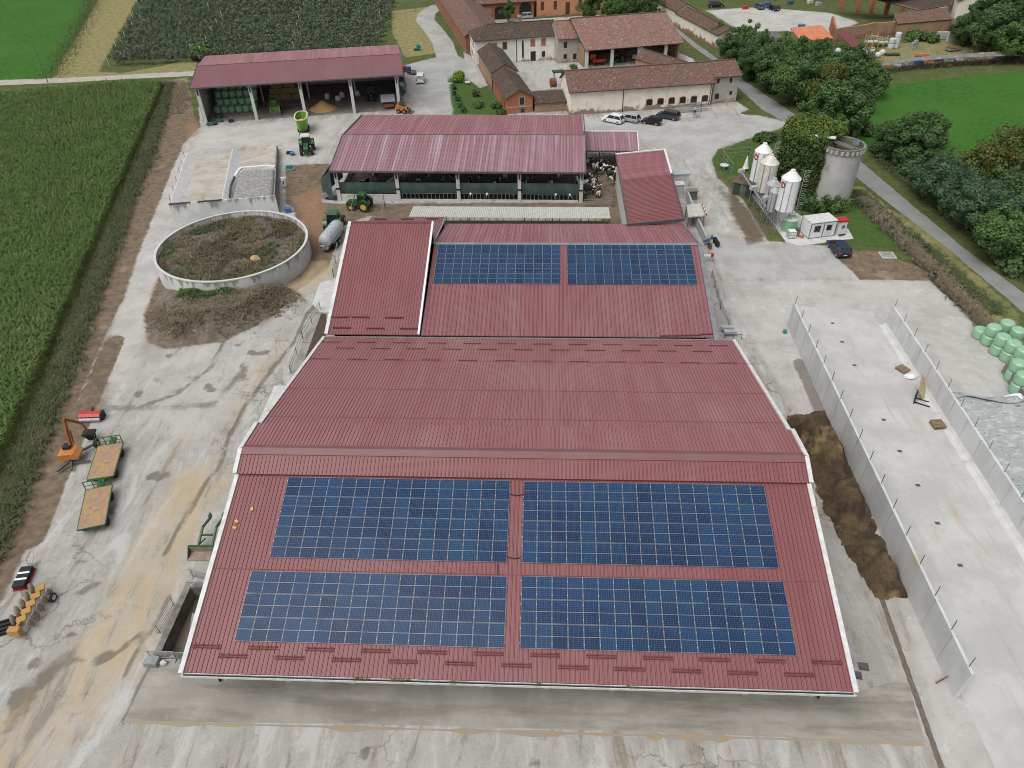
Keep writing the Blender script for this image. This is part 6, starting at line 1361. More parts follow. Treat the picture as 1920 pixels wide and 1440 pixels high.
p = g(1484,449); root = thing('ibc_container','white caged plastic liquid container before the mint green tank','container',(p.x,p.y+.5,.1),R(6)); mb = MB(); mb.bb(-.52,.52,-.5,.5,.14,1.1); mb.cyl((0,0,1.1),(0,0,1.16),.12,n=10); lbuild(mb,'bottle','white_paint',root); mb = MB()
for k in range(5):
    x=-.54+k*.27; mb.bar((x,-.53,.1),(x,-.53,1.1),.03); mb.bar((-.55,-.53+k*.26,.1),(-.55,-.53+k*.26,1.1),.03)
for z in (.15,.6,1.1): mb.bar((-.55,-.53,z),(.55,-.53,z),.03); mb.bar((-.55,-.53,z),(-.55,.53,z),.03)
mb.bb(-.55,.55,-.53,.53,0,.12); lbuild(mb,'cage','galv',root)
mat('terracotta',(.33,.12,.07),rough=.8)
for px,py,nm,lab in ((1494,443,'chimney_pot','grey concrete post with terracotta foot beside the caged container'),(1502,446,'brick_pile','small heap of broken terracotta beside the white cabin')):
    p = g(px,py); mb = MB()
    if nm=='chimney_pot': mb.bb(p.x-.25,p.x+.25,p.y-.2,p.y+.3,.5,1.3); mb.cyl((p.x,p.y,.1),(p.x,p.y,.5),.3,n=10,mi=1); mb.build(nm,['conc_dark','terracotta'],None,lab,None,'post')
    else:
        mb.blob((p.x,p.y,.1),(.4,.35,.35),10,6,.6,4); mb.build(nm,'terracotta',None,lab,None,'rubble')
# hut by the silos
p = g(1386,364); root = thing('pump_hut','dark green hut with flat brown roof at the end of the silo row','hut',(p.x-1.2,p.y,0),R(-30)); mat('hut_green',(.035,.06,.045),rough=.8); mat('hut_roof',(.15,.095,.08),(.11,.07,.06),1,.8)
mb = MB(); mb.bb(0,2.9,0,3.2,0,2.1); lbuild(mb,'wall','hut_green',root); mb = MB(); mb.slab((-.15,-.15,2.15),(3.05,-.15,2.15),(3.05,3.35,2.4),(-.15,3.35,2.4),.1); lbuild(mb,'roof','hut_roof',root); mb = MB(); mb.bb(1.2,2.1,-.05,0,0,1.9); lbuild(mb,'door','conc_dark',root)
p = g(1382,357); mb = MB(); mb.cyl((p.x,p.y,.2),(p.x,p.y,.95),.18,n=10); mb.cyl((p.x,p.y,.95),(p.x,p.y,1.15),.08,n=8); mb.build('gas_bottle','red',None,'red gas bottle standing at the foot of the dark green hut',None,'bottle')
p = g(1397,320); root = thing('parasol','closed white parasol standing on the lawn behind the hut','parasol',(p.x,p.y,0)); mb = MB(); mb.cyl((0,0,0),(0,0,2.7),.04,n=6); lbuild(mb,'pole','wood',root); mb = MB(); mb.lathe([(.55,.5),(.42,.9),(.28,1.7),(.1,2.5),(0,2.75)],(0,0,0),12); lbuild(mb,'canopy','white_paint',root)
p = g(1357,317); root = thing('garden_table','round stone garden table on the lawn left of the parasol','table',(p.x,p.y,0)); mb = MB(); mb.cyl((0,0,.68),(0,0,.78),.75,n=20); lbuild(mb,'tabletop','conc_pale',root); mb = MB(); mb.cyl((0,0,0),(0,0,.68),.15,n=8); lbuild(mb,'leg','conc_pale',root)
# pen fence round the silo lawn
def rail_fence(label,px,h=1.1,m='galv',step=2.4,name='fence',rails=(.55,1.05),bars=0,cat='fence',rr=.035):
    P=[g(*p) for p in px]; root = thing(name,label,cat,P[0]); mb = MB()
    for a,b_ in zip(P,P[1:]):
        for z in rails: mb.bar(a+Vector((0,0,z)),b_+Vector((0,0,z)),rr*1.6)
        if bars:
            n=max(2,int((b_-a).length/bars))
            for i in range(n): q=a.lerp(b_,i/n); mb.bar(q+Vector((0,0,rails[0])),q+Vector((0,0,rails[-1])),rr*.8)
    mb.build('rail',m,root)
    for a,b_ in zip(P,P[1:]):
        n=max(1,int((b_-a).length/step))
        for i in range(n+1): q=a.lerp(b_,i/n); mb = MB(); mb.cyl(q,q+Vector((0,0,h)),rr*1.5,n=6); mb.build('post',m,root)
    return root
rail_fence('grey wire pen fence on the lawn left of the feed silos',[(1372,325),(1352,296),(1403,292),(1420,306)],1.6,rails=(.1,.8,1.6))
# ================================================================ BUNKERS AND TANK
m,t,b = new_mat('tank_conc'); b.inputs['Roughness'].default_value=.9; co=coords(t); sp=t.nodes.new('ShaderNodeSeparateXYZ'); t.links.new(co,sp.inputs[0])
c_=mix(t,ramp(t,noise(t,co,.35,5,.6),.35,.65),(.60,.605,.60),(.49,.495,.49)); drip=math_(t,'ADD',noise(t,coords(t,'Object',(1.2,1.2,.12)),1.2,5,.65),math_(t,'MULTIPLY',math_(t,'SUBTRACT',sp.outputs[2],2.4),.13)); c_=mix(t,math_(t,'MULTIPLY',ramp(t,drip,.49,.62),.75),c_,(.16,.15,.11)); t.links.new(c_,b.inputs['Base Color'])
def bunker_wall(label,a,b_,h,th,m,rods,rodm,foot=None,name='silage_wall',rod_h=1.15,base=.25):
    a,b_ = Vector(a),Vector(b_); d=(b_-a); root = thing(name,label,'wall',a,math.atan2(d.y,d.x)); L=d.length
    n=max(1,int(L/2.9)); mb = MB()
    mb.ext([(-th/2-base*.3,0),(th/2+base*.3,0),(th/2,h),(-th/2,h)],0,L); 
    lbuild(mb,'wall',m,root)
    mb = MB()
    for i in range(1,n): x=i*L/n; mb.bb(x-.012,x+.012,-th/2-base*.3-.004,th/2+base*.3+.004,.02,h+.004)
    lbuild(mb,'joints','conc_wall',root)
    for i in range(rods): x=.6+i*(L-.9)/max(1,rods-1); mb = MB(); mb.cyl((x,0,h-.2),(x,0,h+rod_h),.035,n=5); lbuild(mb,'rod',rodm,root)
    if foot: mb = MB(); mb.ext([(foot[0],.012),(foot[1],.012),(foot[1],.5),(foot[1]+(foot[0]-foot[1])*.35,.16)],0,L); lbuild(mb,'foot','conc_pale',root)
    return root
bunker_wall('long concrete silage wall with iron rods beside the manure heap',(30.4,27.9,0),(30.35,75.8,0),3.3,.22,'conc_new',17,'galv_dark')
bunker_wall('long concrete silage wall with blue rods next to the covered silage',(42.25,14,0),(42.35,76.0,0),2.85,.25,'conc_new',21,'frame_blue',foot=(.95,.16))
bunker_wall('short dark concrete wall beside the wrapped bales at the right edge',g(1925,775),g(1880,697),1.3,.2,'conc_dark_old',0,'galv')
def hip(px,py,z): p=g(px,py,z); return Vector((p.x,p.y,z))
OB=[(hip(317,383,3.05),hip(349,286,.85)),(hip(414,376,3.05),hip(435,279,.85)),(hip(515,367,3.05),hip(520,272,.85))]
OX=(OB[2][0]-OB[0][0]); OX.z=0; OX.normalize()
def ofloor(p,q,t): return p.lerp(q,t)
def lean_wall(label,k,inward,m,rods):
    A,B=OB[k]; root=thing('silage_wall',label,'wall',(A.x,A.y,0)); w=OX*inward; mb=MB(); vs=[]
    for P,zf0 in ((A,2.2),(B,.03)):
        vs += [(P.x,P.y,0),(P.x+w.x,P.y+w.y,0),(P.x+w.x,P.y+w.y,zf0),(P.x+OX.x*.22*(1 if inward>0 else -1),P.y+OX.y*.22*(1 if inward>0 else -1),P.z),(P.x,P.y,P.z)]
    mb.add(vs,[(0,1,2,3,4),(9,8,7,6,5)]+[(i,5+i,5+(i+1)%5,(i+1)%5) for i in range(5)]); mb.build('wall',m,root)
    for i in range(rods):
        p=A.lerp(B,(i+.4)/max(1,rods)); mb=MB(); mb.cyl(p-Vector((0,0,.2)),p+Vector((0,0,.95)),.035,n=5); mb.build('rod','rust',root)
lean_wall('left leaning wall of the old bunker next to the track',0,1.9,'conc_pale',6)
lean_wall('middle leaning wall of the old bunker between empty bay and grey heap',1,1.5,'conc_pale',0)
lean_wall('right wall of the old bunker with dark weathered outer face',2,-.35,'conc_dark_old',2)
a_,b_=OB[0][0],OB[2][0]; root=thing('silage_wall','streaked pale front wall of the old bunker behind the round tank','wall',(a_.x,a_.y,0)); n_=OX.cross(Vector((0,0,1))); n_=n_ if n_.y<0 else -n_
mb=MB(); c1,c2=a_+n_*.15-OX*.1,b_+n_*.15+OX*.1; mb.add([(c1.x,c1.y,0),(c2.x,c2.y,0),(c2.x-n_.x*.3,c2.y-n_.y*.3,0),(c1.x-n_.x*.3,c1.y-n_.y*.3,0),(c1.x,c1.y,3.07),(c2.x,c2.y,3.07),(c2.x-n_.x*.3,c2.y-n_.y*.3,3.07),(c1.x-n_.x*.3,c1.y-n_.y*.3,3.07)],[(0,1,5,4),(1,2,6,5),(2,3,7,6),(3,0,4,7),(4,5,6,7)]); mb.build('wall','tank_conc',root)
for f in (.02,.33): p=a_.lerp(b_,f); mb=MB(); mb.cyl(p,p+Vector((0,0,.95)),.035,n=5); mb.build('rod','rust',root)
mb=MB()
for f0,f1 in ((.0,.2),(.27,.5)):
    for k in range(6): q0=a_.lerp(b_,f0+(f1-f0)*k/6); q1=a_.lerp(b_,f0+(f1-f0)*(k+1)/6); mb.bar(q0+Vector((0,-.05,.06)),q1+Vector((0,-.05,.06+.03*(k%2))),.3,.12)
mb.build('sheet_edge','sheet_black' if 'sheet_black' in _M else mat('sheet_black',(.02,.022,.035),(.05,.055,.08),2,.4),root)
m,t,b=new_mat('bunker_floor'); b.inputs['Roughness'].default_value=.9; co=coords(t); c_=mix(t,ramp(t,noise(t,co,.3,6,.7),.38,.62),(.43,.405,.36),(.34,.31,.265)); c_=mix(t,math_(t,'MULTIPLY',ramp(t,noise(t,co,.22,5,.65),.55,.66),.7),c_,(.36,.245,.16)); t.links.new(c_,b.inputs['Base Color'])
mb=MB(); F0,F1,F2,F3=OB[0][0],OB[2][0],OB[2][1],OB[0][1]; mb.quad((F0.x,F0.y,2.2),(F1.x,F1.y,2.2),(F2.x,F2.y,.03),(F3.x,F3.y,.03)); mb.build('bunker_floor','bunker_floor',kind='structure')
def fz(a,b_):
    d=(OB[1][1]-OB[1][0]); d.z=0; L=d.length; d.normalize(); t_=(Vector((a,b_,0))-Vector((OB[1][0].x,OB[1][0].y,0))).dot(d)/L; return 2.2-2.17*t_
mat('heap_grey',(.27,.265,.255),(.19,.185,.18),1.6,.95,bmp=.6,c3=(.36,.355,.34),s3=2.5,lo3=.52,hi3=.6)
def heap(name,label,poly,hfun,m,kind=None,cat='heap',res=.5):
    P=np.array(poly); lo,hi=P.min(0),P.max(0); xs=np.arange(lo[0]-res,hi[0]+res*2,res); ys=np.arange(lo[1]-res,hi[1]+res*2,res); X,Y=np.meshgrid(xs,ys); x,y=X.ravel(),Y.ravel(); ins=np.zeros(len(x),bool); dist=np.full(len(x),1e9)
    for (x0,y0),(x1,y1) in zip(P,np.roll(P,-1,0)):
        c=((y0>y)!=(y1>y))&(x<(x1-x0)*(y-y0)/((y1-y0) or 1e-9)+x0); ins^=c; L=(x1-x0)**2+(y1-y0)**2+1e-9; t=np.clip(((x-x0)*(x1-x0)+(y-y0)*(y1-y0))/L,0,1); dist=np.minimum(dist,np.hypot(x-x0-t*(x1-x0),y-y0-t*(y1-y0)))
    dd=np.where(ins,dist,-dist); z=np.array([hfun(a,b_,d_) for a,b_,d_ in zip(x,y,dd)])
    nx_,ny_=len(xs),len(ys); i=(np.arange(ny_-1)[:,None]*nx_+np.arange(nx_-1)[None,:]).ravel(); F=np.stack([i,i+1,i+nx_+1,i+nx_],1); zz=z[F].max(1); F=F[zz>.0]
    return npmesh(name,np.stack([x,y,np.maximum(z,-.05)],1),F,m,None,None,label,cat,None,kind,smooth=True)
def nz(a,b_,f,s=0): return mn.noise(Vector((a*f,b_*f,s)))
q_=[hip(432,374,2.9),hip(513,367,2.9),hip(516,312,2.2),hip(450,314,2.2),hip(440,330,2.4)]
heap('silage_heap','flat topped silage heap under grey gravel like sheet in the old bunker',[(p.x,p.y) for p in q_],lambda a,b_,d:(fz(a,b_)+min(.72,d*1.6)+.10*nz(a,b_,.6)) if d>-.05 else -.2,'heap_grey',res=.3)
mb=MB(); pts=[hip(516,313,2.0),hip(500,311,1.9),hip(480,313,1.9),hip(452,315,1.8),hip(444,324,1.9),hip(440,332,2.0)]; pts=[a.lerp(b_,k/4) for a,b_ in zip(pts,pts[1:]) for k in range(4)]
for a,b_ in zip(pts,pts[1:]): mb.bar(a,b_,.45+.2*nz(a.x,a.y,2),.3)
mb.build('plastic_sheet','white_paint',None,'white plastic edge folded over the back of the grey silage heap',None,'plastic sheet')
mb=MB(); pts=[hip(440,332,2.1),hip(433,348,2.35),hip(430,374,2.75)]; pts=[a.lerp(b_,k/6) for a,b_ in zip(pts,pts[1:]) for k in range(6)]
for a,b_ in zip(pts,pts[1:]): mb.bar(a,b_,.28+.2*nz(a.x,a.y,2),.3)
mb.build('plastic_sheet','sheet_black',None,'dark plastic edge sagging down the left side of the grey silage heap',None,'plastic sheet')
# round tank
TC=(-44.5,91.0); root = thing('slurry_store','large round concrete slurry tank full of dry weedy crust','tank',(TC[0],TC[1],0)); r=10.55
mb = MB(); mb.lathe([(r,0),(r,3.0)],TC+(0,),96); mb.lathe([(r-.3,3.0),(r-.3,2.0)],TC+(0,),96); mb.build('wall','tank_conc',root,smooth=30)
mb = MB(); mb.lathe([(r+.03,2.92),(r+.03,3.06),(r-.32,3.06),(r-.32,2.92)],TC+(0,),96); mb.build('rim','conc_pale',root,smooth=30)
m,t,b = new_mat('crust'); b.inputs['Roughness'].default_value=.95; co=coords(t); c_=mix(t,ramp(t,noise(t,co,.5,6,.7),.35,.65),(.135,.108,.08),(.085,.068,.05)); vo=N(t,'ShaderNodeTexVoronoi',Scale=.7); vo.feature='DISTANCE_TO_EDGE'; t.links.new(co,vo.inputs['Vector']); c_=mix(t,ramp(t,vo.outputs[0],.07,.0),c_,(.025,.02,.016)); c_=mix(t,ramp(t,noise(t,co,.3,4,.6),.6,.72),c_,(.19,.135,.085)); t.links.new(c_,b.inputs['Base Color']); bump(t,b,noise(t,co,2.0,5,.7),.8,.15)
rng=np.random.default_rng(51); 
mb = MB(); rr=[i*(r-.3)/16 for i in range(17)]; mb.lathe([(q,2.25) for q in rr],TC+(0,),72); mb.v=[(x,y,z+.35*nz(x,y,.35)+.12*nz(x,y,1.3)) for x,y,z in mb.v]; mb.build('crust','crust',root,smooth=60)
def crown_weeds(n,fil,m,L,z,seed,wd=.06,nb=5,kind='stuff'):
    rng=np.random.default_rng(seed); q=rng.uniform(-1,1,(n*4,2))*(r-.8); q=q[np.hypot(q[:,0],q[:,1])<r-.8]; k=np.array([fil(a,b_) for a,b_ in q]); q=q[k][:n]; P=np.concatenate([q+np.array(TC),np.full((len(q),1),z)],1)
    return blades(P,nb,L,wd,m,'weeds',None,tilt=(.05,.9),z0=(0,.2),seed=seed,parent=root if kind else None,kind='stuff')
o=crown_weeds(1500,lambda a,b_:nz(a,b_,.25)>.0,'dead_weed',.75,2.15,61); o2=crown_weeds(700,lambda a,b_:nz(a,b_,.3,4)>.22,'leaf_mid',.55,2.15,62,.07); o3=crown_weeds(1600,lambda a,b_:nz(a,b_,.22,8)>-.1,'weed_olive' if leaf_mat('weed_olive',(.06,.055,.03),(.13,.115,.06),(.10,.11,.04),.3) else '',.6,2.2,63,.06)
mb = MB(); p=g(478,484,2.6); mb.blob((p.x,p.y,2.5),(.8,.55,.5),12,8,.5,1.5); mb.build('straw_clump','straw',root)
# mound of earth and rubble
mat('earth',(.165,.13,.098),(.10,.08,.062),.9,.95,bmp=.8,c3=(.235,.195,.15),s3=.8)
P=[g2(*p) for p in ((280,600),(285,640),(315,652),(400,640),(470,615),(525,580),(550,545),(520,530),(430,540),(350,545),(300,540))]
heap('earth_mound',None,P,lambda a,b_,d:(min(1.45,d*.55)*(1-.45*nz(a,b_,.3))+.25*nz(a,b_,.9)*min(1,d)) if d>0 else -.2,'earth','structure',None,.45)
md = bpy.data.objects['earth_mound']
def on_mound(Q):
    Q = Q.copy()
    for q in Q:
        h_,p_,_,_ = md.ray_cast(Vector((q[0],q[1],9)),Vector((0,0,-1)))
        if h_: q[2] = max(0,p_.z)
    return Q
bpy.context.view_layer.update()
blades(on_mound(MQ),4,.6,.06,'dead_weed','dead_weeds','dry brown weeds covering the mound before the round tank',z0=(0,.12),tilt=(.1,1.1),cat='weeds',seed=17)
blades(on_mound(GQ),5,.7,.08,'leaf_mid','green_weeds','lush green weeds against the wall of the round tank',z0=(0,.2),tilt=(.1,1.0),cat='weeds',seed=8)
# ---- pit under the barn's left verge
x0,x1,y0,y1 = -30.15,-23.5,29.6,36.0
root = thing('slurry_pit','sunken slurry pit with dark concrete walls under the left verge of the barn','pit',(x0,y0,0)); mb = MB()
for a in ((x0-.3,x0+.25,y0-.35,y1+.35),(x1-.25,x1+.3,y0-.35,y1+.35)): mb.bb(*a,-2.6,.06)
for a in ((x0+.25,x1-.25,y0-.35,y0+.2),(x0+.25,x1-.25,y1-.2,y1+.35)): mb.bb(*a,-2.6,.055)
mat('pit_conc',(.24,.23,.21),(.12,.115,.10),.9,.95,c3=(.40,.39,.36),s3=1.2,lo3=.6,hi3=.68); mb.build('wall','pit_conc',root); mat('slurry',(.20,.165,.12),(.16,.13,.095),.4,.45); mb = MB(); mb.bb(x0+.2,x1-.2,y0+.1,y1-.1,-1.6,-1.5); mb.build('slurry','slurry',root)
def barrier(label,a,b_,za=0):
    A,B=Vector(a),Vector(b_); root=thing('crowd_barrier',label,'barrier',A); mb = MB(); u=Vector((0,0,1))
    for z in (.2,1.1): mb.bar(A+u*z,B+u*z,.05)
    n=int((B-A).length/.16)
    for i in range(n+1): q=A.lerp(B,i/n); mb.bar(q+u*.2,q+u*1.1,.02)
    mb.build('panel','galv',root)
    d=(B-A).normalized(); nn=Vector((-d.y,d.x,0))*.3
    for q in (A.lerp(B,.06),A.lerp(B,.94)): mb = MB(); mb.bar(q-nn,q+nn,.06); mb.bar(q,q+u*1.1,.06); mb.build('foot','galv',root)
barrier('galvanised barrier left one along the near edge of the slurry pit',(-30.5,29.2,.06),(-28.3,29.2,.06)); barrier('galvanised barrier right one along the near edge of the slurry pit',(-28.2,29.15,.06),(-25.6,29.15,.06)); barrier('galvanised barrier fallen askew at the far edge of the slurry pit',(-30.2,36.9,0),(-27.6,36.2,.06)); barrier('galvanised barrier laid along the left edge of the slurry pit',(-30.75,31.3,0),(-30.6,34.2,0))
p=g(287,1244); root=thing('manger_box','ribbed galvanised feed box lying by the slurry pit corner','box',(p.x,p.y,0),R(-3)); mb = MB(); mb.exty([(-.55,.05),(.55,.05),(.5,.5),(0,.62),(-.5,.5)],-.35,.35); 
for k in range(5): mb.bb(-.52,.52,-.34+k*.16,-.31+k*.16,.48,.53)
lbuild(mb,'box','galv',root)
p=g(308,1245); mb = MB(); mb.blob((p.x,p.y,.15),(.3,.25,.25),9,6,.5,4); mb.build('rubble','conc_pale',None,'lump of broken concrete beside the galvanised feed box',None,'rubble')
rail_fence('grey steel railing along the dung channel left of the narrow barn',[(601,580),(568,635),(546,700),(556,712)],1.2,step=2.6)
rail_fence('white topped steel frame around the ramp beside the slurry tanker',[(633,470),(626,520),(640,525)],1.4,step=3)
rail_fence('tall steel frame behind the roof of the narrow barn near tractors',[(662,412),(668,388),(722,390),(718,410)],2.2,rails=(1.0,2.1))
sheet('dung_channel',[(602,588),(560,705),(575,705),(612,640),(612,588)],.012,'muck')
sheet('ramp',[(640,520),(600,530),(585,570),(600,585),(640,585)],.010,'conc_pale')
sheet('ramp',[(515,723),(540,723),(560,700),(500,800),(480,800)],.010,'conc_pale')
# ---- manure heap
P=[(25.7,58.8),(30.1,59.7),(30.22,36.4),(27.5,36.3),(26.9,39.5),(26.5,42.5),(26.2,45.5),(26.0,48.0),(26.1,50.5),(25.7,53.5),(25.2,56.5)]
m,t,b = new_mat('manure'); b.inputs['Roughness'].default_value=.95; co=coords(t); c_=mix(t,ramp(t,noise(t,co,.35,6,.7),.42,.6),(.062,.040,.024),(.140,.095,.045)); c_=mix(t,ramp(t,noise(t,co,3.0,5,.75),.5,.7),c_,(.045,.03,.02)); c_=mix(t,ramp(t,noise(t,co,.20,4,.6),.55,.64),c_,(.24,.17,.075)); t.links.new(c_,b.inputs['Base Color']); bump(t,b,noise(t,co,4.0,6,.75),1.0,.25)
heap('manure_heap','brown straw manure heap piled along the long silage wall',P,lambda a,b_,d:((min(2.3,(d+.35*nz(a,b_,.8,3))*1.7)*(.75+.7*nz(a,b_,.30)+.3*math.sin(b_*.85))+.55*nz(a,b_,1.1)*min(1,d*1.5)+.22*nz(a,b_,3.2)) if d+.35*nz(a,b_,.8,3)>.02 else -.2),'manure',res=.22)
# ---- covered silage right of the walls
m,t,b = new_mat('cover_net'); b.inputs['Roughness'].default_value=.7; co=coords(t); c_=mix(t,ramp(t,noise(t,coords(t,'Object',(1,2.2,1)),1.1,6,.7,.6),.40,.52),(.43,.44,.43),(.30,.325,.31)); c_=mix(t,ramp(t,noise(t,coords(t,'Object',(1,2,1)),1.6,6,.75,1.0),.58,.64),c_,(.035,.10,.075)); t.links.new(c_,b.inputs['Base Color']); bump(t,b,noise(t,co,1.2,5,.6),.5,.15)
heap('silage_heap','wrinkled grey and green sheet over the silage heap at the right edge',[(42.55,16),(42.55,61.2),(44.0,61.8),(47.5,61.2),(51.2,62.3),(51.6,16)],lambda a,b_,d:(min(1.55,d*1.1+.5)+.18*nz(a,b_,.4)+.07*nz(a,b_,1.6)) if d>0 else -.2,'cover_net',res=.4)
mb = MB(); P_=[]
for j in range(15):
    for i in range(6): u,v=j/14,i/5; a=42.7+u*8.6; b_=59.8+v*2.6+.5*math.sin(u*7); P_.append((a,b_,max(.05,1.75-v*1.5)+.22*nz(a,b_,.9)))
mb.add(P_,[(j*6+i,(j+1)*6+i,(j+1)*6+i+1,j*6+i+1) for j in range(14) for i in range(5)]+[(j*6+i+1,(j+1)*6+i+1,(j+1)*6+i,j*6+i) for j in range(14) for i in range(5)])
mat('film_silver',(.45,.46,.48),(.22,.23,.25),.9,.35,c3=(.07,.075,.08),s3=.6); mb.build('plastic_sheet','film_silver',None,'crumpled silver and black film at the open end of the right silage heap',None,'plastic sheet')
mb = MB(); mb.blob((50.2,61.0,1.0),(1.1,.6,.5),12,8,.5,1.2); mb.build('plastic_sheet','white_paint',None,'bunched white film beside the wrapped bales',None,'plastic sheet')
# ---- wrapped bales
mat('wrap_green',(.27,.46,.30),(.235,.42,.265),.8,.35,spec=.5); mat('wrap_shed',(.22,.38,.26),(.19,.33,.22),.8,.4)
def bale_mesh(nm,r_,h_,m):
    mb = MB(); mb.lathe([(0,0),(r_*.8,.0),(r_*.97,.12),(r_*1.04,h_*.5),(r_*.97,h_-.12),(r_*.8,h_),(r_*.3,h_+.03),(0,h_+.03)],(0,0,0),20); return mb.build(nm,m,None,'x',35,'bale')
B0=bale_mesh('wrapped_bale',.80,1.25,'wrap_green'); first=[True]
def put(o,flag,loc,rz_,label,group=None,scale=None):
    c=o if flag[0] else o.copy()
    if not flag[0]: COL.objects.link(c)
    flag[0]=False; c.location=loc; c.rotation_euler=(0,0,rz_); 
    if scale: c.scale=(scale,)*3
    return tag(c,label,None,group)
tops=[((1841,617),0,'single low bale at the left front corner of the pile'),((1866,612),1,'beside the single low corner bale'),((1891,604),1,'at the top back corner of the pile'),((1911,618),1,'right of the back corner bale'),
      ((1883,630),1,'in the second row of the front face'),((1903,642),1,'third along the front face'),((1922,655),1,'cut by the picture edge above the gap'),((1913,679),1,'fourth along the front face below the gap'),((1922,702),1,'nearest the camera at the picture edge')]
WB='wrapped bales by the lane'
for (px,py),lv,txt in tops:
    z=1.27*(lv+1); p=g(px,py,z-.1)
    put(B0,first,(p.x,p.y,1.27*lv),RNG.uniform(0,6),('mint green wrapped bale on top, '+txt) if lv else 'mint green wrapped bale lying single and low at the left corner of the pile',WB)
    if lv: put(B0,first,(p.x-.05,p.y-.05,0),RNG.uniform(0,6),'mint green wrapped bale underneath the one '+txt,WB)
# shed bales: stepped stack
B1=bale_mesh('wrapped_bale',.72,1.25,'wrap_shed'); f1=[True]
TN=('bottom row','second row','third row','fourth row','top row'); CN=('first','second','third','fourth','fifth','sixth')
for k in range(5):
    for i in range(6 if k!=1 else 5):
        p=SHED(2.3+i*1.5+(.6 if k==1 else .15*k),6.6+k*1.35,k*1.2); put(B1,f1,tuple(p),RNG.uniform(0,6),f'pale green bale {CN[i]} from left in the {TN[k]} inside the shed','bales stacked in the shed')
# support tiers hidden behind the steps
for k in range(1,5):
    for i in range(6):
        for j in range(k):
            if j==k-1: p=SHED(2.3+i*1.5+.1,6.6+k*1.35+.02,j*1.2); put(B1,f1,tuple(p),RNG.uniform(0,6),'pale green bale holding up the row above inside the machine shed','bales stacked in the shed')
mat('straw_dark',(.26,.185,.105),(.19,.135,.08),3,.95,bmp=.4); 
for k,(x,y,z,sx,lab) in enumerate(((13.6,13.2,0,2.4,'lower left'),(16.1,13.2,0,2.4,'lower middle'),(18.6,13.2,0,2.2,'lower right'),(13.9,13.4,1.25,2.4,'middle left'),(16.4,13.4,1.25,2.4,'middle one'),(18.7,13.4,1.25,2.2,'middle right'),(14.4,13.6,2.5,2.4,'top left'),(17.2,13.6,2.5,2.4,'top right'))):
    mb = MB(); mb.box(tuple(SHED(x,y,z+.62)),(sx,1.3,1.2),ms.rotation_euler.z); mb.build('straw_bale','straw_dark',None,f'square brown straw bale, {lab} of the stack inside the shed',None,'bale','square straw bales')
p=g(600,211); mat('maize_meal',(.52,.33,.13),(.47,.29,.11),.8,.95); mb = MB(); mb.lathe([(2.9,0),(2.3,.25),(1.2,.95),(.5,1.45),(.15,1.62),(0,1.65)],(p.x,p.y+2.6,.012),32); mb.build('grain_heap','maize_meal',None,'cone of golden grain on the floor of the machine shed',40,'heap')
mat('bag_white',(.55,.56,.57),(.45,.46,.47),2,.7)
for k,(x,y,lab) in enumerate(((25.2,11.0,'standing alone behind the golden grain cone'),(27.6,9.0,'largest, right of the golden grain cone'),(28.4,11.2,'slumped behind the largest bag'),(31.8,11.6,'beside the fourth pillar'))):
    mb = MB(); c=SHED(x,y,.62); mb.blob(tuple(c),(.62,.55,.68),12,8,.25,2); mb.build('bulk_bag','bag_white',None,'white bulk bag '+lab,None,'bag','white bulk bags')
for k,(x,y,s,m_,lab) in enumerate(((1.9,2.2,(1.6,.7,.4),'tarp','long folded one against the left pillar'),(3.0,3.6,(.9,.7,.5),'tarp','rumpled one before the bale stack'),(2.2,-.6,(1.1,.7,.4),'tarp','nearest the camera at the shed corner'),(3.6,.9,(.8,.6,.5),'tarp','between bale stack and the nearest one'))):
    if k==0: mat('tarp',(.018,.04,.032),(.03,.055,.045),2,.6)
    mb = MB(); mb.blob(tuple(SHED(x,y,.2)),s,12,8,.5,1.6,zmin=.0); mb.build('tarpaulin',m_,None,'dark green tarpaulin bundle, '+lab,None,'tarpaulin')
mb = MB(); mb.box(tuple(SHED(6.0,.2,.25)),(1.0,.7,.5),.3); mb.build('crate','dark',None,'black plastic crate before the pale green bale stack',None,'crate')
p=SHED(38.6,2.2,0); root=thing('tipping_trailer','small trailer with tilted pale metal tray at the right shed pillar','trailer',tuple(p),ms.rotation_euler.z); mb = MB(); mb.slab((-1.5,-.4,1.5),(1.5,-.4,1.5),(1.5,1.7,2.4),(-1.5,1.7,2.4),.12); lbuild(mb,'tray','galv_light',root); mb = MB(); mb.bb(-1,1.2,-1.0,1.6,.5,.9); lbuild(mb,'chassis','rust',root)
for x in (-1.0,1.2): mb = MB(); mb.cyl((x-.1,.4,.4),(x+.1,.4,.4),.4,n=12); lbuild(mb,'wheel','black_rubber',root)
def clutter(name,label,px,parts,cat,rzz=0,z=0):
    p=g(*px); root=thing(name,label,cat,(p.x,p.y,z),rzz)
    for nm,m_,boxes in parts:
        mb = MB()
        for bx in boxes:
            if bx[0]=='b': mb.bar(*bx[1:])
            elif bx[0]=='c': mb.cyl(bx[1],bx[2],bx[3],n=14)
            else: mb.box(bx[0],bx[1],bx[2] if len(bx)>2 else 0)
        lbuild(mb,nm,m_,root)
    return root
clutter('seed_drill','red farm implement at the far right corner of the machine shed',(757,134),[('hopper','red',[((0,0,1.0),(1.6,1.0,.7))]),('frame','galv_dark',[((0,0,.5),(2.2,.3,.2)),('b',(-1,-.6,.3),(1,-.6,.3),.3)])],'implement')
clutter('spreader','blue farm implement beside the red one behind the machine shed',(767,138),[('hopper','blue',[((0,0,1.2),(1.1,1.1,.9))]),('frame','rust',[((.4,-.6,.5),(2.0,.5,.4))])],'implement',.3)
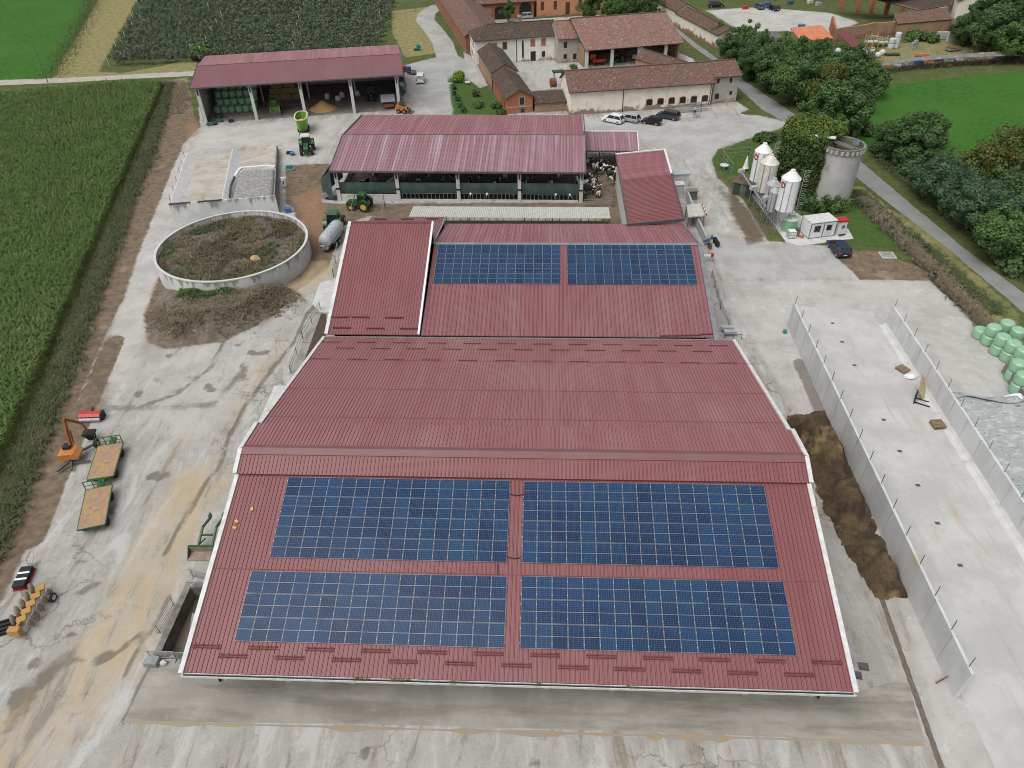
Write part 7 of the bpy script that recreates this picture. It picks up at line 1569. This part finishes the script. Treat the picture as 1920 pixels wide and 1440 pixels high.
clutter('harrow','dark disc harrow between blue implement and white van',(775,139),[('frame','rust',[((0,0,.7),(1.6,1.2,.15))]),('disc','galv_dark',[('c',(-.6,-.5,.4),(.6,-.5,.4),.4),('c',(-.6,.5,.4),(.6,.5,.4),.4)])],'implement',.2)
clutter('fuel_tank','green cylindrical fuel tank with flat cover beside the right shed pillar',(752,176),[('tank','car_blue',[('c',(0,-1.2,1.5),(0,1.2,1.5),.8)]),('stand','galv_dark',[('b',(-.4,-.9,0),(-.4,-.9,1.2),.1),('b',(.4,-.9,0),(.4,-.9,1.2),.1),('b',(.4,.9,0),(.4,.9,1.2),.1),('b',(-.4,.9,0),(-.4,.9,1.2),.1)])],'tank')
clutter('cabinet','grey green cabinet with flat top beyond the green fuel tank',(750,158),[('body','hut_green',[((0,0,.9),(2.0,1.0,1.8))]),('top','heap_grey',[((0,0,1.85),(2.2,1.3,.1))])],'cabinet')
clutter('barrow','black crate on the concrete beside the mixer tractor',(543,288),[('box','dark',[((0,0,.2),(1.0,.8,.4))])],'crate',.1)
clutter('drum','blue plastic drum beside the black crate near the mixer tractor',(549,291),[('drum','blue',[('c',(-.4,0,.35),(.4,0,.35),.35)])],'drum',.2)
clutter('pump','turquoise pump unit with hose right of the old bunker wall',(543,318),[('motor','teal',[((0,0,.5),(1.0,.6,.6))]),('base','galv',[((.3,-.3,.15),(1.4,.8,.2))])],'pump')
clutter('cabinet','white electrical cabinet on the outer side of the old bunker wall',(534,351),[('body','white_paint',[((0,0,1.0),(.7,.35,1.6))]),('vent','dark',[((0,-.19,.9),(.2,.03,.6))])],'cabinet')
clutter('wheelbarrow','bright blue wheelbarrow beside the rim of the round tank',(541,398),[('tray','blue',[((0,0,.6),(1.2,.8,.35))]),('leg','galv',[('b',(.3,.2,0),(.3,.2,.5),.05),('b',(.3,-.2,0),(.3,-.2,.5),.05)])],'wheelbarrow',.3)
clutter('drinker','steel machinery and hose reel at the left end of the curtained barn',(612,374),[('reel','galv',[('c',(0,-.3,.6),(0,.3,.6),.55)]),('frame','galv_dark',[((.9,0,.4),(1.8,.6,.3))])],'machine')
clutter('seed_cultivator','rusty blue green cultivator beside the rear barn corner',(1330,462),[('beam','machine_blue',[('b',(-.9,-.5,.8),(.9,.9,1.1),.25),('b',(-.9,.4,.8),(.7,.5,1.0),.2)]),('wheel','black_rubber',[('c',(.8,-.5,.5),(1.05,-.5,.5),.5),('c',(1.1,.5,.5),(1.35,.5,.5),.5)]),('disc','rust',[('c',(-.5,-.7,.5),(-.4,-.7,.5),.5)])],'implement',.4)
clutter('barrier_arm','short white arm with red tip beside the rear barn verge',(1322,490),[('arm','white_paint',[('b',(-.8,0,.9),(.7,0,.9),.25)]),('tip','lamp_red',[((.85,0,1.0),(.35,.4,.5))]),('post','galv',[('b',(-.6,0,0),(-.6,0,.9),.12)])],'barrier')
clutter('water_trough','pair of pale steel troughs at the rear barn corner',(1362,622),[('trough','galv_light',[((0,0,.6),(1.5,.5,.4)),((.2,-.9,.6),(1.5,.5,.4))]),('frame','frame_blue',[('b',(-.6,-1.8,.9),(1.4,-1.8,.9),.06),('b',(-.6,-1.8,.1),(-.6,-1.8,.9),.06),('b',(1.4,-1.8,.1),(1.4,-1.8,.9),.06),('b',(.4,-1.8,.1),(.4,-1.8,.9),.06)])],'trough')
rail_fence('steel railing along the right side of the rear barn',[(1334,520),(1350,580),(1366,612)],1.2,step=2.5,bars=.4)
clutter('bucket','small bright green bucket at the far end of the silage wall',(1471,624),[('bucket','teal',[('c',(0,0,0),(0,0,.4),.25)])],'bucket')
# small sheds to the right of the skewed shed
for px,w_,d_,h_,m_,lab in (((1276,352),2.8,2.0,2.3,'galv_light','pale grey flat roofed box beside the skewed shed'),((1273,368),1.6,1.3,1.9,'white_metal','narrow pale box below the flat roofed one'),((1298,376),1.7,1.1,1.5,'wood_grey','little pale table roofed hutch beside the boxes')):
    p=g(*px); root=thing('utility_box',lab,'box',(p.x,p.y,0),R(8)); mb = MB(); mb.bb(-w_/2+.1,w_/2-.1,.1,d_,0,h_); lbuild(mb,'body','conc_pale' if m_!='wood_grey' else 'conc_dark',root); mb = MB(); mb.bb(-w_/2,w_/2,-.05,d_+.1,h_,h_+.12); lbuild(mb,'lid',m_,root)
canopy([(1291,407),(1322,404),(1314,381),(1287,384)],(2.0,2.0,2.2,2.2),'pale_sheet','calf_shelter','small pale corrugated shelter with red and white edge board by the yard',pm='wood_grey')
a,b_=g(1316,384,2.2),g(1324,404,2.05); mb = MB()
for k in range(7): mb.bar(a.lerp(b_,k/7)+Vector((.1,0,.02)),a.lerp(b_,(k+1)/7)+Vector((.1,0,.02)),.12,.28,k%2)
mb.build('warning_board',['lamp_red','white_paint'],None,'red and white striped board along the small corrugated shelter',None,'board')
wall_line([(1287,372),(1303,420),(1322,460)],1.5,.25,'conc_wall','thin concrete wall between rear barn and the yard road')
# in the silage lane
def pallet(label,px,rzz,n=2):
    p=g(*px); root=thing('pallet',label,'pallet',(p.x,p.y,0),rzz)
    mb = MB()
    for j in range(n):
        for k in range(6): mb.box((0,-.5+k*.2,.13+j*.15),(1.2,.14,.03))
        for x in (-.55,0,.55): mb.box((x,0,.06+j*.15),(.1,1.1,.1))
    lbuild(mb,'boards','wood',root)
pallet('grey wooden pallet lying near the crumpled white plastic',(1692,694),R(-60)); pallet('stacked wooden pallets lying against the kerb of the blue rodded wall',(1757,799),R(5),3)
p=g(1704,708); mb = MB(); mb.blob((p.x,p.y,.15),(.75,.4,.3),12,8,.6,2.5,zmin=.01); mb.build('plastic_bag','white_paint',None,'crumpled white plastic beside the pallet in the silage lane',None,'plastic')
p=g(1733,738); root=thing('panel_board','big pale wooden board leaning against the silage wall','board',(p.x,p.y,0),R(62)); mb = MB(); mb.slab((-1.5,0,.1),(1.5,0,.1),(1.5,-.9,1.5),(-1.5,-.9,1.5),.1); mat('board',(.46,.38,.27),(.40,.31,.20),1.2,.85); mb.v=[(x,-y,z) for x,y,z in mb.v]; mb.f=[f[::-1] for f in mb.f]; lbuild(mb,'board','board',root); mb = MB(); mb.box((.4,.5,.95),(.35,.2,.03),0,0,-1.0); lbuild(mb,'sticker','lamp_red',root)
p=g(1716,752); root=thing('pallet_fork','black pallet fork attachment lying on the silage lane','fork',(p.x,p.y,0),R(-28)); mb = MB(); mb.bar((-.1,-.6,.55),(-.1,.7,.55),.1); mb.bar((-.1,-.6,.1),(-.1,.7,.1),.1); mb.bar((-.1,-.6,.1),(-.1,-.6,1.0),.1); mb.bar((-.1,.7,.1),(-.1,.7,1.0),.1); mb.bar((-.1,0,.1),(-.1,0,1.1),.3,.1); lbuild(mb,'back','dark',root)
for y in (-.35,.45): mb = MB(); mb.bar((-.1,y,.1),(1.5,y,.06),.14,.07); lbuild(mb,'tine','dark',root)
DP='drain covers'
for k,(px,py,lab) in enumerate(((1561,606,'farthest'),(1579,641,'second'),(1602,685,'third'),(1657,787,'fourth'),(1687,846,'fifth'),(1721,910,'sixth'),(1758,981,'seventh'),(1800,1060,'nearest'))):
    p=g(px,py,.008); mb = MB(); mb.box((p.x,p.y,.012),(.42,.32,.02)); mb.build('drain_cover','galv_dark',None,f'dark drain grate {lab} from the far end along the silage lane',None,'grate',DP)
for px,py,lab in ((1619,1250,'right one'),(1606,1266,'left one')):
    p=g(px,py); mb = MB(); mb.box((p.x,p.y,.02),(.75,.65,.03),R(-8)); mb.build('manhole_cover','galv_dark',None,f'square dark manhole plate near the barn corner, {lab}',None,'manhole')
mb = MB(); p=g(1664,479); mb.bb(p.x-1.0,p.x+1.0,p.y-.9,p.y+.9,.0,.10); mb.bb(p.x-.85,p.x+.85,p.y-.75,p.y+.75,.10,.13,1); mb.build('well_cover',['conc_pale','heap_grey'],None,'square concrete well head in the grass beside the lane',None,'well')
p=g(1775,1278); mb = MB(); mb.bar((p.x-.9,p.y-.2,.1),(p.x+.9,p.y+.5,1.0),.08); mb.cyl((p.x+.9,p.y+.5,.6),(p.x+.9,p.y+.5,1.2),.12,n=8); mb.build('tap_stand','rust',None,'bent rusty pipe with tap at the near end of the silage wall',None,'pipe')
# things beside the barn front and courtyard
clutter('metal_rack','long rack of grey metal gates leaning before the cream barn windows',(1288,212),[('gate','galv',[('b',(-5,.3,1.0),(5,.5,1.5),.15),('b',(-5,.2,.6),(5,.4,1.1),.2),('b',(-5,.2,1.5),(4.5,.5,1.9),.12),('b',(-4.6,.2,.3),(4.4,.3,.6),.15)]),('stand','rust',[('b',(-3,0,0),(-3,.4,1.6),.12),('b',(3,0,0),(3,.4,1.8),.12)])],'rack',R(11))
clutter('old_boiler','rusty round tank on legs in the farm courtyard',(1037,172),[('tank','rust',[('c',(-.6,0,1.9),(.6,0.3,1.9),.95)]),('leg','galv_dark',[('b',(-.5,-.5,0),(-.4,-.3,1.3),.08),('b',(.5,-.5,0),(.4,-.3,1.3),.08),('b',(-.5,.5,0),(-.4,.3,1.3),.08),('b',(.5,.5,0),(.4,.3,1.3),.08)])],'tank')
clutter('canopy_porch','small dark green porch roof at the left end of the cream barn',(1046,163),[('roof','hut_green',[((0,0,3.4),(2.6,1.6,.25))]),('post','conc_pale',[('b',(-.9,0,0),(-.9,0,3.3),.35),('b',(.9,.3,0),(.9,.3,3.3),.35)])],'porch',R(11))
clutter('hay_tedder','red farm machine under the great hay barn',(1122,121),[('body','red',[((0,0,1.0),(3.2,1.4,.8)),((-1.5,.5,1.9),(1.4,1.0,1.0))]),('wheel','black_rubber',[('c',(-.9,-.85,.45),(-.9,-.65,.45),.45),('c',(.9,-.85,.45),(.9,-.65,.45),.45)])],'machine',R(12))
tractor('grey tractor standing in shade between the hay barn pillars',g(1163,114),R(-80),'galv_dark','galv_dark','conc_pale',.95)
clutter('white_box','pale box on wheels under the right bay of the hay barn',(1190,113),[('box','bag_white',[((0,0,.9),(1.3,1.0,.9))]),('wheel','black_rubber',[('c',(-.7,0,.3),(.7,0,.3),.3)])],'box')
clutter('garden_bench','small pale table standing on the lawn by the lime bush',(877,159),[('top','white_paint',[((0,0,.6),(1.1,.7,.06))]),('leg','galv',[('b',(-.4,0,0),(-.4,0,.6),.06),('b',(.4,0,0),(.4,0,.6),.06)])],'table')
clutter('turquoise_drum','turquoise covered heap standing in the dry grass near the lane',(785,94),[('cover','teal',[((0,0,.7),(.9,.9,1.4),.4)]),('base','leaf_plain' if mat('leaf_plain',(.04,.08,.02)) else '',[((-.5,-.3,.25),(1.3,1.0,.5))])],'heap')
# poles
def pole(label,px,h,r_=.13):
    p=g(*px); root=thing('utility_pole',label,'pole',(p.x,p.y,0)); mb = MB(); mb.cyl((0,0,0),(0,0,h),r_,r_*.6,8); lbuild(mb,'mast','wood_grey',root); mb = MB(); mb.bar((-.7,0,h-.5),(.7,0,h-.5),.1); lbuild(mb,'crossarm','galv_dark',root)
pole('leaning grey utility pole beside the pale track by the maize',(90,155),9,.12); pole('grey utility pole in the dry grass left of the curved lane',(778,22),9,.15)
# top right clutter
def stackbale(label,px,n): 
    p=g(*px)
    for k in range(n): mb = MB(); mb.lathe([(0,0),(.6,.02),(.72,.15),(.75,.6),(.72,1.1),(.6,1.22),(0,1.25)],(p.x,p.y,k*1.22),16); mb.build('wrapped_bale','bag_white',None,label.replace('#',('bottom','middle','top')[k]),35,'bale','white wrapped bales')
stackbale('white wrapped bale, # of the left stack before the ochre brick wall',(1669,91),2); stackbale('white wrapped bale, # of the right stack before the ochre brick wall',(1678,90),3)
for k,(px,lab) in enumerate((((1645,108),'left of a pair near the tree tops'),((1653,103),'right of a pair near the tree tops'),((1570,100),'half hidden in the trees below the maroon roof'))):
    p=g(*px); mb = MB(); mb.blob((p.x,p.y,.6),(.75,.75,.7),12,8,.15,1); mb.build('bulk_bag','bag_white',None,'white sack '+lab,40,'bag','white sacks at top right')
def frame_rack(label,px,w_,h_,m_='wood'):
    p=g(*px); root=thing('timber_rack',label,'rack',(p.x,p.y,0),R(10)); mb = MB()
    for x in (-w_/2,0,w_/2): mb.bar((x,0,0),(x,0,h_),.16); mb.bar((x,1.2,0),(x,1.2,h_+.5),.16)
    for z in (h_*.5,h_): mb.bar((-w_/2,0,z),(w_/2,0,z),.14); mb.bar((-w_/2,1.2,z),(w_/2,1.2,z),.14)
    lbuild(mb,'frame','board' ,root); mb = MB(); mb.box((0,.6,h_*.55),(w_*.95,1.3,.2)); lbuild(mb,'shelf','conc_pale',root)
frame_rack('tall pale timber rack beside the maroon lean to',(1634,90),3.2,2.6); frame_rack('second timber rack left of the white bale stacks',(1655,88),3.0,1.8)
clutter('garden_shed','small white kiosk with orange top among the lumber',(1627,101),[('body','white_paint',[((0,0,.7),(2.4,1.2,1.4))]),('top','canopy_orange',[((0,0,1.45),(2.5,1.3,.12))])],'kiosk')
clutter('boat_hull','flat dark green sheet lying on the grass at top right',(1672,104),[('sheet','hut_green',[((0,0,.3),(3.4,1.4,.3))])],'sheet')
clutter('stone_pile','grey wrapped stone figure heap in the grassy yard',(1712,92),[('pile','heap_grey',[((0,0,.8),(1.5,1.0,1.6),.3),((0.2,0,1.8),(.9,.8,.6),.6)])],'heap')
clutter('skip','green open skip full of rust at the foot of the top right trees',(1805,84),[('tub','tractor_green',[((0,0,.7),(3.8,2.2,1.4))]),('load','rust',[((0,0,1.45),(3.4,1.8,.2))])],'skip',.3)
clutter('wall_panel','large white panel leaning beside the green skip',(1783,78),[('panel','white_metal',[((0,0,1.5),(2.6,.4,3.0),.2)])],'panel'); clutter('concrete_block','pale concrete box near the white panel',(1770,72),[('block','galv_light',[((0,0,.8),(4.0,1.2,1.6))])],'block'); clutter('cart','low grey cart with rusty bed below the white panel',(1787,95),[('bed','rust',[((0,0,.8),(3.4,1.8,.15))]),('frame','galv',[((0,0,.5),(3.6,2.0,.4))])],'cart',.3)
clutter('orange_beam','orange steel beam lying behind the long grey shelter',(1728,106),[('beam','canopy_orange',[((0,0,.4),(3.4,.5,.5))])],'beam')
JC=(('orange','orange tank'),('bag_white','white appliance'),('galv_light','pale steel cabinet'),('blue','blue drum'),('canopy_orange','faded orange cabinet'),('galv_dark','dark machine block'),('mint','mint green box'),('white_metal','white panel'),('old_sheet','grey crate'))
for k in range(14):
    m_,nm=JC[k%9]; px=1662+k*19.5; py=130-k*1.7
    p=g(px,py); mb = MB(); mb.box((p.x,p.y+RNG.uniform(.2,.9),.7),(RNG.uniform(.9,2.0),1.0,RNG.uniform(.8,1.6)),RNG.uniform(-.3,.3)); mb.box((p.x+.4,p.y+.3,.35),(1.1,.7,.7),.4); mb.build('scrap_block',m_,None,nm+' '+('nearest the left end','left of the middle','right of the middle')[min(2,k//5)]+' beneath the long grey shelter'+(', second of its colour' if k>8 else ''),None,'scrap')
for k,(px,py,m_,lab) in enumerate(((1500,52,'blue','blue tub behind the orange canopy'),(1437,10,'blue','blue barrel beside the parked silver blue car'),(1395,17,'red','red barrow at the edge of the weedy patch'),(1516,6,'bag_white','white sack pile at the top picture edge'),(1532,10,'galv_light','grey tank at the top picture edge'),(1480,8,'machine_blue','dark blue machine at the top picture edge'))):
    p=g(px,py); mb = MB(); mb.cyl((p.x,p.y,0),(p.x,p.y,.9),.6,.7,12); mb.box((p.x+.8,p.y+.3,.4),(.9,.8,.8),.4); mb.build('yard_item',m_,None,lab,None,'yard item')
for px,py,w_,h_,lab in ((1330,-8,10,5,'ruined brick shed left at the top picture edge'),(1385,-6,9,5,'ruined brick shed middle at the top picture edge'),(1475,-10,14,5,'ruined brick shed right at the top picture edge')):
    a_=g(px,py); gable('ruined_shed',lab,'shed',(a_.x,a_.y,0),R(8),w_,8,h_,h_+1.8,'brick_red','tiles_brown')
# ================================================================ COWS AND PEOPLE
def skin_mesh(name,verts,edges,radii,mats,sub=1,parent=None,facefn=None):
    me=bpy.data.meshes.new(name); me.from_pydata(verts,edges,[]); o=bpy.data.objects.new(name,me); COL.objects.link(o)
    mo=o.modifiers.new('skin','SKIN'); me.skin_vertices or None
    sv=me.skin_vertices[0].data if me.skin_vertices else None
    if sv is None:
        bpy.context.view_layer.update(); sv=me.skin_vertices[0].data if me.skin_vertices else None
    if sv is not None:
        for i,rr in enumerate(radii): sv[i].radius=rr if hasattr(rr,'__len__') else (rr,rr); sv[i].use_root=(i==0)
    s=o.modifiers.new('sub','SUBSURF'); s.levels=sub; s.render_levels=sub
    dg=bpy.context.evaluated_depsgraph_get(); dg.update(); ev=o.evaluated_get(dg); m2=bpy.data.meshes.new_from_object(ev); m2.name=name
    o.modifiers.clear(); o.data=m2; m2.materials.clear()
    for m_ in mats: m2.materials.append(MAT(m_))
    for p in m2.polygons:
        p.use_smooth=True
        if facefn: p.material_index=facefn(p.center)
        else: p.material_index=0
    return o
m,t,b=new_mat('cow_hide'); b.inputs['Roughness'].default_value=.8; oi=t.nodes.new('ShaderNodeObjectInfo'); co=coords(t); vm=t.nodes.new('ShaderNodeVectorMath'); vm.operation='ADD'; cb_=t.nodes.new('ShaderNodeCombineXYZ'); t.links.new(math_(t,'MULTIPLY',oi.outputs['Random'],40),cb_.inputs[0]); t.links.new(co,vm.inputs[0]); t.links.new(cb_.outputs[0],vm.inputs[1])
th=math_(t,'ADD',noise(t,vm.outputs[0],.95,2,.5,.4),math_(t,'MULTIPLY',math_(t,'SUBTRACT',oi.outputs['Random'],.5),.16)); t.links.new(mix(t,ramp(t,th,.49,.51),(.012,.011,.010),(.62,.60,.56)),b.inputs['Base Color'])
me_t=bpy.data.meshes.new('t')
cv=[(-.85,0,1.12),(-.4,0,1.10),(.1,0,1.06),(.55,0,1.10),(.85,0,1.25),(1.15,0,1.42),(1.42,0,1.32),(1.66,0,1.08)]
ce=[(i,i+1) for i in range(7)]; cr=[(.28,.32),(.36,.38),(.40,.42),(.33,.37),(.22,.26),(.15,.18),(.13,.15),(.08,.09)]
def addc(base,pts,rads):
    p=base
    for q,r_ in zip(pts,rads): cv.append(q); cr.append((r_,r_)); ce.append((p,len(cv)-1)); p=len(cv)-1
for s in (-1,1):
    addc(0,[(-.80,s*.24,.80),(-.98,s*.23,.52),(-.88,s*.23,.06)],[.15,.075,.06]); addc(3,[(.52,s*.22,.78),(.56,s*.21,.42),(.53,s*.21,.06)],[.13,.07,.06])
    addc(6,[(1.36,s*.24,1.42)],[.05])
addc(0,[(-1.13,0,1.15),(-1.2,0,.65)],[.05,.03]); addc(0,[(-.55,0,.72)],[.14])
cow0=skin_mesh('cow',cv,ce,cr,['cow_hide'],1); tag(cow0,'x','cow'); fc=[True]
CG='dairy cows'
for px,py,hd,lab in ((1115,350,60,'mostly white cow walking away in the open cow yard'),(1123,368,75,'white cow with black head at the steel gate of the yard'),(1140,318,80,'white legged cow at the back of the open cow yard'),(1147,336,20,'white cow standing beside the skewed shed wall'),(1154,345,200,'cow half behind the skewed shed roof'),
    (1103,312,40,'cow at the far left corner of the open yard'),(1112,316,100,'cow second from left at the back of the open yard'),(1122,318,60,'cow in the middle of the huddle at the back of the yard'),(1130,320,120,'cow right of the huddle at the back of the yard'),(1128,328,10,'dark cow lying in front of the yard huddle'),(1146,326,170,'dark cow behind the white one by the skewed shed'),(1105,340,30,'dark cow leaving the curtained barn at its right end'),(1101,352,10,'dark cow right beside the last barn pillar'),(1106,365,15,'dark cow with white spots below the last pillar')):
    p=g(px,py); put(cow0,fc,(p.x,p.y,.03),R(hd),lab,CG)
CB=LW(cb)
for i in range(26):
    x=2.5+i*1.5+RNG.uniform(-.3,.3); y=(3.2,6.0,9.5)[i%3]+RNG.uniform(-.4,.4); p=CB(x,y,.03); put(cow0,fc,tuple(p),cb.rotation_euler.z+R((-90,80,-100)[i%3]+RNG.uniform(-30,30)),'black and white cow standing in shade behind the green barn curtains',CG)
for x,lab in ((25.3,'cow reaching its head under the third curtain'),(34.5,'patched cow feeding under the fourth curtain near its middle'),(36.5,'pale cow feeding under the fourth curtain'),(38.8,'black cow feeding beside the last barn pillar'),(22.6,'black cow feeding left under the third curtain')):
    p=CB(x,2.1,.03); put(cow0,fc,tuple(p),cb.rotation_euler.z-pi/2,lab,CG)
rail_fence('galvanised yard gate in front of the cow yard',[(1096,388),(1145,386)],1.3,rails=(.3,.6,.9,1.25),step=1.8); rail_fence('curved steel feed fence at the back of the cow yard',[(1098,303),(1152,301)],1.4,rails=(.2,.8,1.35),step=1.5,bars=.35); rail_fence('steel railing between cow yard and skewed shed',[(1128,352),(1146,362),(1147,388)],1.3,step=2)
def person(label,loc,hd,top,legs,hair=(.05,.035,.025),hold=True):
    for nm,c in (('cloth_'+top[0],top[1]),('cloth_'+legs[0],legs[1])):
        if nm not in _M: mat(nm,c,rough=.85)
    v=[(0,0,.95),(0,0,1.15),(0,0,1.36),(0,0,1.47),(.02,0,1.56),(.02,0,1.68)]; e=[(0,1),(1,2),(2,3),(3,4),(4,5)]; r_=[(.13,.16),(.12,.15),(.12,.18),(.065,.065),(.09,.085),(.085,.08)]
    def ch(b_,pts,rs):
        p=b_
        for q,x in zip(pts,rs): v.append(q); r_.append((x,x)); e.append((p,len(v)-1)); p=len(v)-1
        return p
    for s in (-1,1):
        ch(0,[(0,s*.10,.86),(.03,s*.12,.5),(-.02,s*.13,.09),(.12,s*.14,.05)],[.095,.07,.045,.045])
        w_=ch(2,[(0,s*.21,1.36),(-.02,s*.26,1.10),(.24,s*.16,1.05) if hold else (.05,s*.27,.86)],[.065,.05,.036])
        a=Vector(v[w_]); d=Vector((.07,-s*.02,-.01)) if hold else Vector((.01,0,-.08))
        pm=ch(w_,[tuple(a+d)],[.038])
        for k in range(4): q=a+d*1.0+Vector((.0,(k-1.5)*.018,0)); ch(pm,[tuple(q+d*.55),tuple(q+d*(.95+.1*(k in (1,2))))],[.009,.008])
        ch(pm,[tuple(a+d+Vector((.02,-s*.04,.03)))],[.010])
    tp,lg='cloth_'+top[0],'cloth_'+legs[0]
    o=skin_mesh('person',v,e,r_,[tp,lg,'skin','dark'],2,None,lambda c:(3 if c.z<.085 else 1 if c.z<.92 else 2 if (c.z>1.455 or c.x>.17) else 0))
    tag(o,label,'person'); o.location=loc; o.rotation_euler=(0,0,hd)
    mat('hair_dark',hair,rough=.9) if 'hair_dark' not in _M else None
    mb = MB(); mb.blob((-.01,0,1.675),(.105,.095,.095),12,8,.08,8); mb.v=[(x-.02*(z<1.66),y,max(z,1.62)) for x,y,z in mb.v]; h=mb.build('hair','hair_dark'); h.parent=o
    mb = MB(); 
    for s in (-1,1): mb.blob((.103,s*.032,1.63),(.012,.014,.010),8,5,0)
    k_=mb.build('eyes','dark'); k_.parent=o
    mb = MB(); mb.blob((.115,0,1.60),(.022,.014,.022),8,5,0); k_=mb.build('nose','skin'); k_.parent=o
    return o
person('person in dark jacket and blue jeans standing at the corner of the silage yard',g(1747,528),R(200),('dark',(.02,.02,.024)),('jeans',(.05,.09,.16)))
person('person in white shirt standing by the metal rack before the cream barn',g(1302,214),R(-60),('white',(.6,.6,.6)),('navy',(.02,.03,.06)),hold=False)
p=g(1304,221); root=thing('bicycle','small light blue bicycle beside the person at the metal rack','bicycle',(p.x,p.y,0),R(-15))
for x in (-.45,.45): 
    mb = MB(); pts=[(x+.3*math.cos(a),0,.3+.3*math.sin(a)) for a in [2*pi*k/12 for k in range(13)]]; mb.tube(pts,.03,5); lbuild(mb,'wheel','black_rubber',root)
mb = MB(); mb.tube([(-.45,0,.3),(-.1,0,.65),(.35,0,.65),(.45,0,.3)],.035,6); mb.tube([(-.1,0,.65),(0,0,.3),(.35,0,.65)],.035,6); mb.bar((.35,0,.65),(.3,0,.9),.04); mb.bar((.3,-.25,.92),(.3,.25,.92),.04); mb.box((-.12,0,.78),(.25,.12,.06)); mat('cyan',(.08,.42,.55),rough=.4); lbuild(mb,'frame','cyan',root)

# tufts in the gutter of the big barn and tyre arcs on the slab
rng=np.random.default_rng(71); Q=[]
for px in (668,676,690,742,750,756,761,850,1010,1180): 
    p=g(px,1267+ (px-668)*.03,ZN)
    for k in range(9): Q.append((p.x+rng.normal()*.15,YN-.16+rng.normal()*.04,ZN-.1))
blades(np.array(Q),4,.2,.04,'weed_olive','gutter_weeds','weeds sprouting from the gutter of the largest barn',tilt=(.1,1.0),z0=(0,.08),seed=72,cat='weeds')
